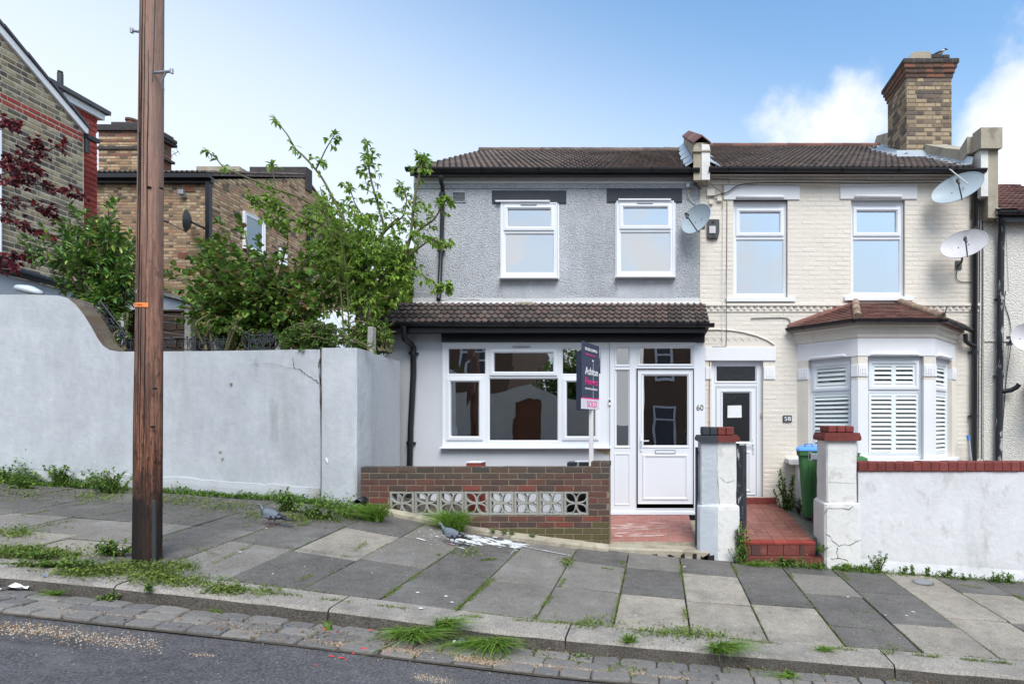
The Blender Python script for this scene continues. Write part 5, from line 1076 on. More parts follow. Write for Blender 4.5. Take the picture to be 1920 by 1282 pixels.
# pillars
def pillar(label, x0, x1, yf, dep, two, capz0, capz1, topz, plz, mside):
    p = thing('gate_pillar', label, 'pillar', ((x0 + x1) / 2, yf, -.1)); xm = (x0 + x1) / 2 + (-.01 if two else 0)
    zz0 = -.35
    def part(nm, a, b, mt):
        mb = MB(); mb.add([], []); n = 7; rr = random.Random(int(a * 99)); c = .018
        # a rendered shaft, slightly uneven
        lv = [plz + .05] + [plz + .05 + (capz0 - plz - .05) * i / n for i in range(1, n + 1)]; vs = []
        for z in lv:
            for (X, Y) in ((a, yf + c), (a + (c if a == x0 else 0), yf), (b - (c if b == x1 else 0), yf), (b, yf + c), (b, yf + dep), (a, yf + dep)): vs.append((X + rr.uniform(-.003, .003) * (X in (a, b) and (a == x0 or X == b)), Y + rr.uniform(-.003, .003), z))
        mb.add(vs, [(6 * i + k, 6 * i + (k + 1) % 6, 6 * (i + 1) + (k + 1) % 6, 6 * (i + 1) + k) for i in range(n) for k in range(6)]); 
        e = .035; A = a - (e if a == x0 else 0); B = b + (e if b == x1 else 0); cc = .03; vs = []
        for z, k_ in ((zz0, 1), (plz - .02, 1), (plz + .02, .9), (plz + .045, 0)):
            AA, BB, YY = a + (A - a) * k_, b + (B - b) * k_, yf - e * k_
            for (X, Y) in ((AA, YY + cc), (AA + (cc if a == x0 else 0), YY), (BB - (cc if b == x1 else 0), YY), (BB, YY + cc), (BB, yf + dep + e), (AA, yf + dep + e)): vs.append((X, Y, z))
        vs += [(X, Y, plz + .055) for (X, Y) in ((a, yf + c), (a + .002, yf), (b - .002, yf), (b, yf + c), (b, yf + dep), (a, yf + dep))]
        mb.add(vs, [(6 * i + k, 6 * i + (k + 1) % 6, 6 * (i + 1) + (k + 1) % 6, 6 * (i + 1) + k) for i in range(4) for k in range(6)]); o = obj(nm, mb, mt, p); return o
    if two: part('shaft', x0, xm, 'pillarg'); part('shaft', xm + .0005, x1, 'pillarw')
    else: part('shaft', x0, x1, 'pillarw')
    for nm, o1, za, zb2, c in (('cap_slab', .04, capz0, capz1, .012), ('cap_block', -.025, capz1 + .001, topz, .012)):
        halves = [(x0 - o1, xm, 'black'), (xm + .0008, x1 + o1, 'redpaint')] if two else [(x0 - o1, x1 + o1, 'redpaint')]
        for a, b, mt in halves:
            mb = MB()
            if nm == 'cap_slab': mb.prism([(a, za + .012), (a + .0, za + .045), (a + .02 * (a < x0), zb2), (b - .02 * (b > x1), zb2), (b, za + .045), (b, za + .012), (b - .02 * (b > x1), za), (a + .02 * (a < x0), za)][::-1], yf - o1, yf + dep + o1)
            else:
                nb = max(1, round((b - a) / .11)); 
                for i in range(nb): mb.cbox(a + (b - a) * i / nb + .002, a + (b - a) * (i + 1) / nb - .002, yf - o1, yf + dep + o1, za, zb2 + R.uniform(-.003, .003), c)
            obj(nm, mb, 'lintel' if mt == 'black' else mt, p)
    return p
xz = lambda y: P(0, y, 6.85).z
p1 = pillar('gate pillar painted half grey half white with a black and red cap', P(1313, 0, 6.85).x, P(1381, 0, 6.85).x, 6.85, .40, True, xz(828), xz(816), xz(800), xz(952), 'pillarg')
p2 = pillar('white gate pillar with red brick cap and a cracked base', P(1550, 0, 6.85).x, P(1607, 0, 6.85).x, 6.85, .42, False, xz(826), xz(811), xz(798), xz(948), 'pillarw')
q = lambda x, y, Y=6.813: P(x, y, Y)
crack(p2, [q(1545, 962), q(1553, 952), q(1590, 955), q(1600, 950)], .008); crack(p2, [q(1550, 1000), q(1572, 1024), q(1595, 1020), q(1616, 1012)], .006); crack(p2, [q(1571, 1024), q(1570, 1046)], .006); crack(p2, [q(1557, 1048), q(1575, 1045), q(1590, 1052)], .008); crack(p2, [P(1551, 905, 6.848), P(1606, 905, 6.848)], .003)
crack(p1, [P(1350, 895, 6.848), P(1366, 905, 6.848), P(1378, 900, 6.848)], .004); crack(p1, [P(1345, 880, 6.848), P(1349, 950, 6.848)], .005)
# long white wall of 58 / 56
ww = thing('garden_wall', 'long white rendered garden wall topped with red painted coping bricks on the right', 'wall', (4, YW, -.1))
wx0, wx1, wzt = P(1609, 0, 6.9).x, 8.5, xz(866)
mb = MB(); n = 24; vs = []
for i in range(n + 1):
    x = wx0 + (wx1 - wx0) * i / n
    for z in (zg(x, YW) - .25, zg(x, YW) + .0, zg(x, YW) + .12, wzt - .36, wzt - .118): vs.append((x, 6.90 + R.uniform(-.006, .006) - (.02 if z < zg(x, YW) + .02 else 0), z))
mb.add(vs, [(5 * i + k, 5 * (i + 1) + k, 5 * (i + 1) + k + 1, 5 * i + k + 1) for i in range(n) for k in range(4)], 0, False); mb.box(wx0, wx1, 6.93, 7.10, -1.2, wzt - .12); obj('wall_body', mb, 'whitewall', ww)
x = wx0
while x < 6.2:
    L = .110; mb = MB(); zt_ = wzt + R.uniform(-.004, .004); mb.cbox(x + .002, x + L - .002, 6.875 + R.uniform(-.003, .003), 7.11, wzt - .118, zt_, .009); obj('coping_brick', mb, 'redpaint', ww); x += L
mb = MB(); mb.box(wx0, wx1, 6.885, 7.10, wzt - .116, wzt - .006); obj('coping_bed', mb, 'redpaint', ww)
# iron gate of 58 and of 60
def gate(label, hx, hy, ang, z0, z1, L, m='iron'):
    g = thing('iron_gate', label, 'gate', (hx, hy, z0)); X = Matrix.Translation((hx, hy, 0)) @ Matrix.Rotation(ang, 4, 'Z')
    mb = MB(X); mb.tube([(0, 0, z0), (0, 0, z1)], .014, 8); mb.tube([(L, 0, z0), (L, 0, z1 - .05)], .012, 8); obj('stile', mb, m, g)
    mb = MB(X)
    for z in (z0 + .12, (z0 + z1) / 2, z1 - .08): mb.box(0, L, -.008, .008, z - .012, z + .012)
    obj('rail', mb, m, g)
    for i in range(1, 7): mb = MB(X); x = L * i / 7; mb.tube([(x, 0, z0 + .05), (x, 0, z1 - .02)], .008, 6); obj('bar', mb, m, g)
    mb = MB(X)
    for z in (z0 + .35, z0 + .75):
        for s in (-1, 1): mb.tube([(L / 2 + s * (.02 + .08 * math.cos(t)) , -.012, z + .09 * math.sin(t) * (1 - t / 14)) for t in fr(0, 5.4, 12)], .005, 5)
    obj('scroll', mb, m, g); return g
gate('dark iron gate standing open beside the tiled path of number 58', 1.045, 6.93, math.radians(79), .18, 1.36, .85)
gate('thin black iron gate edge on beside the white porch', P(1306, 0, 6.95).x, 6.98, math.radians(83), .12, 1.33, .75)
t_ = thing('gate_post', 'dark flaking timber gate post fixed to the right side of the half painted pillar', 'post', (1.0, 6.95, .2)); mb = MB(); a = P(1379.5, 0, 6.9).x; mb.cbox(a + .022, a + .085, 6.9, 6.97, .42, 1.36, .01); mb.cbox(a + .015, a + .045, 6.89, 6.99, .38, 1.38, .006); obj('post_board', mb, 'blackpaint', t_)
t_ = thing('gate_latch', 'small grey steel gate latch bracket on the left side of the red capped pillar', 'latch', P(1527, 856, 6.9)); mb = MB(); a, b = P(1519, 861, 6.95), P(1534, 850, 6.95); mb.cbox(a.x, b.x, 6.93, 7.0, a.z, b.z, .004); mb.box(a.x, a.x + .012, 6.90, 7.03, a.z - .01, b.z + .02); obj('bracket', mb, 'steel', t_)
# ------------------------------------------------------------------ big pale wall on the left
bw = thing('boundary_wall', 'tall pale grey rendered boundary wall stepping down in a curve to a corner pier', 'wall', (-6.5, 7.0, .7)); YL = 7.02
prof = [(-40, 553), (60, 552), (110, 554), (128, 559), (143, 572), (158, 590), (172, 612), (184, 634), (194, 648), (206, 656), (222, 659), (400, 658), (560, 655), (601, 655)]
pf_ = [P(a, b, YL) for a, b in prof]; pf_[0].x = -13
def wallcol(pts, yf, name, m, ybk, zb0):
    mb = MB(); vs = []; xs = []
    for a, b in zip(pts, pts[1:]):
        n = max(1, int((b.x - a.x) / .22))
        for i in range(n): xs.append(a.lerp(b, i / n))
    xs.append(pts[-1]); k = 6
    for p in xs:
        zb__ = zg(p.x, YB) - .2
        for j in range(k):
            t = j / (k - 1); z = zb__ + (p.z - zb__) * t; vs.append((p.x, yf + .012 * noise.noise(Vector((p.x * 1.3, z * 1.3, 3))) - (.03 if j == 0 else 0), z))
    mb.add(vs, [(k * i + j, k * (i + 1) + j, k * (i + 1) + j + 1, k * i + j + 1) for i in range(len(xs) - 1) for j in range(k - 1)], 0, True)
    o = obj(name, mb, m, bw); return xs
xs = wallcol(pf_, YL, 'wall_face', 'wallw', 7.27, .4)
mb = MB(); vs = []
for p in xs: vs += [(p.x, YL + .012 * noise.noise(Vector((p.x * 1.3, p.z * 1.3, 3))), p.z), (p.x + .0, YL + .27, p.z + .004 + .02 * noise.noise(Vector((p.x * 3, 5, 1)))), (p.x, YL + .27, .5)]
mb.add(vs, [(3 * i + j, 3 * (i + 1) + j, 3 * (i + 1) + j + 1, 3 * i + j + 1) for i in range(len(xs) - 1) for j in range(2)]); obj('wall_top', mb, 'coping', bw)
mb = MB(); ps_ = [p.x for p in xs if p.x < -4.45]; vs = []
for x in fr(-13, P(600, 0, YL).x, 90): 
    zt_ = zg(x, YB) + .17 + .035 * noise.noise(Vector((x * 2.1, 4, 0))) + .02 * noise.noise(Vector((x * 9, 4, 0))); o_ = YL - .013 - .004 * noise.noise(Vector((x * 4, 1, 0))); vs += [(x, o_ - .022, zg(x, YB) - .15), (x, o_ - .012, zt_ - .07), (x, o_, zt_), (x, YL + .01, zt_ + .012)]
mb.add(vs, [(4 * i + j, 4 * i + 4 + j, 4 * i + 5 + j, 4 * i + 1 + j) for i in range(90) for j in range(3)]); obj('plinth_render', mb, 'wallside', bw)
# pier and the return running back towards the house
pa, pb = P(601, 653, 6.93), P(668, 653, 6.93); mb = MB(); n = 7
for (x0, x1, y0, y1, m_) in ((pa.x, pb.x, 6.93, 7.3, 0),):
    zt_ = P(0, 652, 6.93).z; vs = []; cc = .02
    for j in range(n + 1):
        z = .35 + (zt_ - .35) * j / n
        for X, Y in ((x0, y1), (x0, y0 + cc), (x0 + cc, y0), (x1 - cc, y0), (x1, y0 + cc), (x1, y1)): vs.append((X + R.uniform(-.004, .004), Y + R.uniform(-.004, .004), z))
    mb.add(vs, [(6 * j + k, 6 * j + (k + 1) % 6, 6 * (j + 1) + (k + 1) % 6, 6 * (j + 1) + k) for j in range(n) for k in range(6)] + [tuple(6 * n + k for k in range(6))], 0, False)
obj('corner_pier', mb, 'wallw', bw)
mb = MB(); xr = pb.x - .012; ys_ = fr(7.31, 8.12, 6) + [8.18, 8.2]; k = 5; vs = []
for y in ys_:
    c = .0 if y < 8.15 else (.03 if y < 8.19 else .08); zt_ = 2.55 - (y - 7.3) * .035
    for j in range(k): vs.append((xr - c, y, .3 + (zt_ - .3 - (c * .5)) * j / (k - 1)))
    vs += [(xr - .24, y, zt_ - c * .5), (xr - .24, y, .3)]
kk = k + 2; mb.add(vs, [(kk * i + j, kk * (i + 1) + j, kk * (i + 1) + j + 1, kk * i + j + 1) for i in range(len(ys_) - 1) for j in range(kk - 1)] + [tuple(kk * (len(ys_) - 1) + j for j in range(kk))][:1], 0, False); obj('return_wall', mb, 'wallside', bw)
q = lambda x, y: P(x, y, YL - .012)
crack(bw, [q(549, 668), q(551, 690), q(566, 694), q(576, 703), q(590, 712), q(598, 718)], .009); crack(bw, [q(603, 658), q(597, 690), q(601, 735), q(603, 810)], .016, 'coping'); crack(bw, [q(601, 735), q(602, 850)], .007)
crack(bw, [q(470, 684), q(505, 682), q(549, 690)], .003); crack(bw, [q(306, 900), q(350, 905), q(430, 910), q(520, 917), q(598, 925)], .010, 'wallside'); crack(bw, [q(0, 876), q(60, 880), q(160, 886), q(245, 893)], .012, 'wallside')
mb = MB(); 
for xx_, yy_ in ((410, 847), (414, 860), (395, 905), (430, 720)): a = q(xx_, yy_); mb.prism([(a.x, a.z), (a.x + .012, a.z + .02), (a.x + .03, a.z + .01), (a.x + .025, a.z - .012)], YL - .016, YL, axis='y')
obj('chipped_patch', mb, 'cement', bw, kind='stuff')
mb = MB(); a, b = P(610, 858, 6.925), P(616, 870, 6.925); mb.tube([(a.x + .01, 6.922, a.z), (a.x + .02, 6.922, a.z - .03), (b.x - .01, 6.922, b.z + .01)], [.006, .014, .004], 7); obj('paint_daub', mb, 'white', bw)
# wrought iron railing along the wall top
def crest(parent, p, u, up, s=1.0):
    u, up = Vector(u).normalized(), Vector(up).normalized(); p = Vector(p); mb = MB(); T_ = lambda a, b: p + u * a * s + up * b * s
    for sg in (-1, 1):
        mb.tube([T_(sg * .13 * math.sin(t) * (1 - t * .05), .13 - .12 * math.cos(t)) for t in fr(0, 2.4, 8)], .009 * s, 6)
        mb.tube([T_(sg * (.06 + .035 * math.cos(t)), .15 + .035 * math.sin(t)) for t in fr(-1, 4.2, 9)], .007 * s, 5)
    mb.tube([T_(0, 0), T_(0, .28)], .009 * s, 6); mb.tube([T_(-.05, .235), T_(.05, .235)], .010 * s, 6)
    for a, b in ((-.05, .235), (.05, .235), (0, .285)): mb.tube([T_(a - .012, b), T_(a + .012, b)], .016 * s, 6)
    return obj('scroll_crest', mb, 'iron', parent)
ir = thing('railing_crest', 'row of dark wrought iron scroll crests climbing the mossy curved wall top', 'railing', P(215, 640, 7.2))
for i, (x, y) in enumerate(((176, 586), (190, 612), (202, 628), (212, 640))):
    crest(ir, P(x, y + 4, 7.24), (.55, 0, -.83), (.83, 0, .55), .72)
mb = MB(); mb.tube([P(189, 565, 7.24), P(206, 588, 7.24), P(222, 608, 7.24), P(236, 628, 7.24), P(236, 636, 7.24)], .010, 6); obj('top_rail', mb, 'iron', ir)
ir = thing('railing_crest', 'low dark iron scrolls on the wall top just right of the timber pole', 'railing', P(385, 655, 7.2))
for x in (245, 268, 318, 352, 365, 383, 405, 418): crest(ir, P(x, 657, 7.24), (1, 0, R.uniform(-.1, .1)), (R.uniform(-.1, .1), 0, 1), .62)
ir = thing('railing_crest', 'tangled dark iron scrolls on the wall top beneath the big green shrub', 'railing', P(490, 655, 7.2))
for x in (466, 480, 492, 506): crest(ir, P(x, 656, 7.24), (1, 0, R.uniform(-.5, .2)), (R.uniform(-.1, .5), 0, 1), .85)
for lab, x0, x1, y0, y1, Y, tilt in (('weathered concrete fence post standing left of the green shrub', 345, 357, 662, 568, 8.0, 0), ('pale grey leaning board behind the wall left of the green shrub', 408, 420, 658, 598, 7.7, -.3), ('stubby grey concrete post on the wall top under the shrub', 515, 525, 656, 632, 7.25, 0), ('short dark concrete post stub among the creeper near the tree', 608, 622, 640, 606, 7.6, .04), ('thin grey concrete post on the wall beside the porch roof', 687, 697, 660, 612, 7.45, .02)):
    a, b = P(x0, y0, Y), P(x1, y1, Y); t_ = thing('fence_post', lab, 'post', ((a.x + b.x) / 2, Y, a.z)); X = Matrix.Translation((a.x, Y, a.z - .3)) @ Matrix.Rotation(tilt, 4, 'Y'); mb = MB(X); mb.cbox(0, b.x - a.x, 0, .1, 0, b.z - a.z + .3, .008); obj('post', mb, 'postw' if 'board' in lab else 'conc', t_)
fn = thing('board_fence', 'dark brown overlapping board fence panel behind the concrete post', 'fence', P(360, 655, 8.3)); a, b = P(232, 700, 8.3), P(432, 573, 8.3)
rows = int((b.z - a.z) / .13)
field(fn, 'fence_board', 'timber', 'board', (a.x, 8.3, a.z), (1, 0, 0), (0, 0, 1), rows, .13, lambda q_: [(0, b.x - a.x)], [1.6], gap=(.02, 0), n_single=60)
mb = MB(); mb.box(a.x, b.x, 8.31, 8.33, a.z, a.z + rows * .13); mb.cbox(a.x - .01, b.x, 8.27, 8.34, a.z + rows * .13, a.z + rows * .13 + .03, .004); obj('backing', mb, 'timber', fn)
mb = MB()
for z in (590, 603, 622, 634): mb.tube([P(300, z, 7.9), P(345, z + R.uniform(-3, 6), 7.95), P(400, z + R.uniform(-4, 4), 7.9)], .003, 4)
wr = obj('fence_wire', mb, 'steel', base=P(350, 620, 7.9)); wr['label'] = 'loose straining wires across the dark fence boards'; wr['category'] = 'wire'
# ------------------------------------------------------------------ telegraph pole
tp = thing('telegraph_pole', 'tall brown weathered timber telegraph pole with tarred black foot standing near the kerb', 'pole', G(276, 1049)); g0 = G(276, 1049)
mb = MB(); n = 28; vs = []; zs = [-.3] + fr(0, 9.5, 60); k_ = 0
for z in zs:
    r = .096 - .004 * z; c = Vector((g0.x + .004 * z * 2.2, g0.y, g0.z + z))
    for j in range(n):
        t = 2 * math.pi * j / n; q = r * (1 + .012 * noise.noise(Vector((math.cos(t) * 2, math.sin(t) * 2, z * .5))) - (.035 if j in (20, 21) and (z * 1.3) % 3 < 2.2 else 0) - (.02 if j == 23 and z % 2 < 1.2 else 0)); vs.append((c.x + q * math.cos(t), c.y + q * math.sin(t), c.z))
mb.add(vs, [(i * n + j, i * n + (j + 1) % n, (i + 1) * n + (j + 1) % n, (i + 1) * n + j) for i in range(len(zs) - 1) for j in range(n)] + [tuple((len(zs) - 1) * n + j for j in range(n))], 0, True)
pole = obj('shaft', mb, 'wood', tp)
# growth rings, knots and tar: properties of the wood itself, by height up the pole
t = M['wood'].node_tree; nn = t.nodes; ll = t.links; pbs = [x for x in nn if x.type == 'BSDF_PRINCIPLED'][0]; src = pbs.inputs['Base Color'].links[0].from_socket
tcn = nn.new('ShaderNodeTexCoord'); sp_ = nn.new('ShaderNodeSeparateXYZ'); ll.new(tcn.outputs['Object'], sp_.inputs[0])
def nd(ty, **k):
    x = nn.new(ty)
    for a, b in k.items(): setattr(x, a, b)
    return x
wv = nd('ShaderNodeTexWave', wave_type='BANDS', bands_direction='X'); mpw = nd('ShaderNodeMapping'); mpw.inputs['Scale'].default_value = (1, 1, .10); ll.new(tcn.outputs['Object'], mpw.inputs[0]); ll.new(mpw.outputs[0], wv.inputs['Vector'])
wv.inputs['Scale'].default_value = 17; wv.inputs['Distortion'].default_value = 5; wv.inputs['Detail'].default_value = 3; wv.inputs['Detail Scale'].default_value = 3.2
m1 = nd('ShaderNodeMixRGB', blend_type='MULTIPLY'); m1.inputs[0].default_value = .85; ll.new(src, m1.inputs[1]); cr = nd('ShaderNodeValToRGB'); cr.color_ramp.elements[0].color = (.45, .38, .34, 1); cr.color_ramp.elements[1].color = (1.1, 1.08, 1.05, 1); ll.new(wv.outputs['Fac'], cr.inputs[0]); ll.new(cr.outputs[0], m1.inputs[2])
def zmask(z0, z1, amp, s=3):
    nz = nd('ShaderNodeTexNoise'); nz.inputs['Scale'].default_value = s; ll.new(tcn.outputs['Object'], nz.inputs['Vector']); a = nd('ShaderNodeMath', operation='MULTIPLY_ADD'); ll.new(nz.outputs['Fac'], a.inputs[0]); a.inputs[1].default_value = amp; ll.new(sp_.outputs['Z'], a.inputs[2])
    r_ = nd('ShaderNodeMapRange'); ll.new(a.outputs[0], r_.inputs[0]); r_.inputs[1].default_value = z0 + amp * .5; r_.inputs[2].default_value = z1 + amp * .5; return r_.outputs[0]
m2 = nd('ShaderNodeMixRGB'); ll.new(zmask(.9, 3.4, 1.4), m2.inputs[0]); ll.new(m1.outputs[0], m2.inputs[1]); wsh = nd('ShaderNodeMixRGB'); wsh.inputs[0].default_value = .62; ll.new(m1.outputs[0], wsh.inputs[1]); wsh.inputs[2].default_value = (.36, .235, .19, 1); ll.new(wsh.outputs[0], m2.inputs[2])
m3 = nd('ShaderNodeMixRGB'); xm_ = nd('ShaderNodeMath', operation='MULTIPLY_ADD'); ll.new(sp_.outputs['X'], xm_.inputs[0]); xm_.inputs[1].default_value = 2.2; ll.new(zmask(.45, .85, .5, 6), xm_.inputs[2]); xm_.use_clamp = True; ll.new(xm_.outputs[0], m3.inputs[0]); m3.inputs[1].default_value = (.016, .013, .013, 1); ll.new(m2.outputs[0], m3.inputs[2]); ll.new(m3.outputs[0], pbs.inputs['Base Color'])
yp = g0.y
for (t0, za, zb4, ww_) in ((-92, 1.2, 4.4, .0035), (-84, .9, 2.6, .003), (-112, 2.0, 5.0, .0025), (-70, .6, 2.2, .003), (-128, .5, 1.9, .0025), (-60, 2.4, 4.2, .003), (-100, 3.0, 5.4, .003), (-78, 2.9, 4.9, .0025)):
    mb = MB(); n = int((zb4 - za) / .08); a_ = math.radians(t0); pts = []
    for i in range(n + 1):
        z = za + (zb4 - za) * i / n; a_ += R.gauss(0, .012); r = .096 - .004 * z; pts.append((g0.x + .0088 * z + r * math.cos(a_), g0.y + r * math.sin(a_), g0.z + z))
    mb.tube(pts, [ww_ * (.3 + math.sin(math.pi * i / n)) for i in range(n + 1)], 5, cap=False); obj('drying_crack', mb, 'tarr', tp)
def on_pole(x, y, dy=.097): return P(x, y, yp - dy)
for k, (pts) in enumerate((((262, 60), (247, 58)), ((288, 137), (322, 134)))):
    a, b = on_pole(*pts[0], .02 if k == 0 else .06), on_pole(*pts[1], .02 if k == 0 else .10); st_ = MB(); st_.tube([a, b], .011, 8); st_.tube([b + Vector((0, 0, -.018)), b + Vector((0, 0, .02))], .012, 8)
    if k: st_.tube([a.lerp(b, .7), a.lerp(b, .45) + Vector((0, 0, -.07)), a.lerp(b, .38) + Vector((0, .03, -.13))], .008, 6)
    obj('step_iron', st_, 'steel', tp)
a = on_pole(259.5, 546, .080); mb = MB(); mb.tube([a + Vector((0, .012, 0)), a + Vector((0, -.002, 0))], .018, 16, sm=False); obj('number_disc', mb, 'whitep', tp); mb = MB(); a += Vector((0, -.004, 0)); mb.box(a.x - .008, a.x - .004, a.y - .002, a.y, a.z - .009, a.z + .009); mb.box(a.x + .004, a.x + .008, a.y - .002, a.y, a.z - .009, a.z + .009); mb.box(a.x - .004, a.x + .004, a.y - .0018, a.y, a.z - .0015, a.z + .0015); obj('disc_mark', mb, 'black', tp)
mb = MB(); zc_ = P(0, 570.5, yp - .1).z; vs = []
cxp = g0.x + .0088 * (zc_ - g0.z); rp = .096 - .004 * (zc_ - g0.z) + .004
th_ = fr(math.radians(222), math.radians(308), 8)
for t_a in th_:
    for z in (zc_ - .018, zc_ + .018): vs.append((cxp + rp * math.cos(t_a), g0.y + rp * math.sin(t_a), z))
mb.add(vs, [(2 * i, 2 * i + 2, 2 * i + 3, 2 * i + 1) for i in range(8)]); obj('orange_tape', mb, 'orange', tp)
mb = MB(); a0_ = [(cxp + (rp + .002) * math.cos(t_a), g0.y + (rp + .002) * math.sin(t_a)) for t_a in fr(math.radians(258), math.radians(284), 9)]; mb.tube([(x, y, zc_ + .006 * math.sin(i * 2.2)) for i, (x, y) in enumerate(a0_)], .0013, 4); obj('pen_scribble', mb, 'black', tp)
mb = MB(); c = g0 + Vector((.084, -.040, 0)); mb.cbox(c.x - .014, c.x + .016, c.y - .008, c.y + .02, g0.z - .05, g0.z + .50, .005); obj('cable_guard', mb, 'darkpl', tp)
mb = MB(); mb.tube([on_pole(286, 155, .085), on_pole(288, 110, .085), on_pole(291, -10, .085)], .004, 5); obj('pole_cable', mb, 'cable', tp)
for x, y, r in ((262, 250, .018), (277, 350, .015), (300, 352, .013), (259, 650, .02), (268, 712, .018), (288, 728, .014), (284, 800, .016)):
    mb = MB(); a = on_pole(x, y, .080); mb.loft([(a + Vector((0, .02, 0)), (r, 0, 0), (0, 0, r * .7)), (a + Vector((0, .0, 0)), (r * .8, 0, 0), (0, 0, r * .5)), (a + Vector((0, -.004, 0)), (r * .3, 0, 0), (0, 0, r * .2))], 10); obj('knot', mb, 'tarr', tp)
# ------------------------------------------------------------------ estate agent's board
sg = thing('sold_sign', 'tall navy estate agent board with a white SOLD strip on a pale post', 'sign', (-.86, 7.0, .3))
A = Vector((-.923, 6.73, 0)); Bv = Vector((-.775, 7.257, 0)); u = (Bv - A).normalized(); nrm = u.cross(Vector((0, 0, 1))); Lb = (Bv - A).length
def bquad(nm, s0, s1, z0, z1, m, th, bulge=0):
    mb = MB(); n = 6; vs = []
    for i in range(n + 1):
        t = s0 + (s1 - s0) * i / n; c = A + u * t * Lb
        for z in (z0, z1): vs += [(c.x + nrm.x * th, c.y + nrm.y * th, z), (c.x - nrm.x * .006, c.y - nrm.y * .006, z)]
    fs = []
    for i in range(n): b = 4 * i; fs += [(b, b + 4, b + 6, b + 2), (b + 1, b + 3, b + 7, b + 5), (b + 2, b + 6, b + 7, b + 3), (b, b + 1, b + 5, b + 4)]
    fs += [(0, 2, 3, 1), (4 * n, 4 * n + 1, 4 * n + 3, 4 * n + 2)]; mb.add(vs, fs); return obj(nm, mb, m, sg)
Zs_ = lambda y: CH - (y - CY) / F * A.y
bquad('board', 0, 1, Zs_(745), Zs_(638.5), 'navy', .003); bquad('pink_stripe', 0, 1, Zs_(746.5), Zs_(744.2), 'pink', .0045); bquad('sold_strip', -.02, 1.0, Zs_(766), Zs_(746.7), 'boardw', .006)
mb = MB(); C2 = Bv + Vector((-.35, .42, 0)); d2 = (C2 - Bv).normalized(); n2 = d2.cross(Vector((0, 0, 1))) * .004
mb.add([Bv + n2 + Vector((0, 0, Zs_(766))), C2 + n2 + Vector((0, 0, Zs_(766))), C2 + n2 + Vector((0, 0, Zs_(640))), Bv + n2 + Vector((0, 0, Zs_(640))), Bv - n2 + Vector((0, 0, Zs_(766))), C2 - n2 + Vector((0, 0, Zs_(766))), C2 - n2 + Vector((0, 0, Zs_(640))), Bv - n2 + Vector((0, 0, Zs_(640)))], [(0, 1, 2, 3), (7, 6, 5, 4), (3, 2, 6, 7), (1, 5, 6, 2)]); obj('rear_board', mb, 'navy', sg)
def blet(s, s0, s1, y0, y1, m, nm='lettering'):
    o = A + u * s0 * Lb; return lettering(nm, s, (o.x + nrm.x * .004, o.y + nrm.y * .004, Zs_(y0)), u, (0, 0, 1), (s1 - s0) * Lb, Zs_(y1) - Zs_(y0), m, sg)
blet('01322 559915', .16, .86, 654, 648.5, 'whitep'); blet('ashtonreeves.co.uk', .16, .74, 662.5, 659.5, 'pink'); blet('Ashton', .16, .90, 700, 685.5, 'whitep'); blet('Reeves', .16, .90, 719, 705.5, 'pink'); blet('ESTATE AGENTS', .17, .88, 728.6, 725.2, 'whitep')
o_ = blet('SOLD', .26, .84, 762, 750, 'pink'); 
mb = MB(); c = A + u * .6 * Lb; mb.tube([(c.x + nrm.x * .003, c.y + nrm.y * .003, Zs_(671.5)), (c.x + nrm.x * .012, c.y + nrm.y * .012, Zs_(671.5))], .012, 10); obj('fixing_bolt', mb, 'whitep', sg)
mb = MB(); pc = P(1107.5, 800, 7.02); mb.cbox(pc.x - .028, pc.x + .028, 7.06, 7.10, .15, Zs_(766) + .6, .004); obj('post', mb, 'postw', sg)
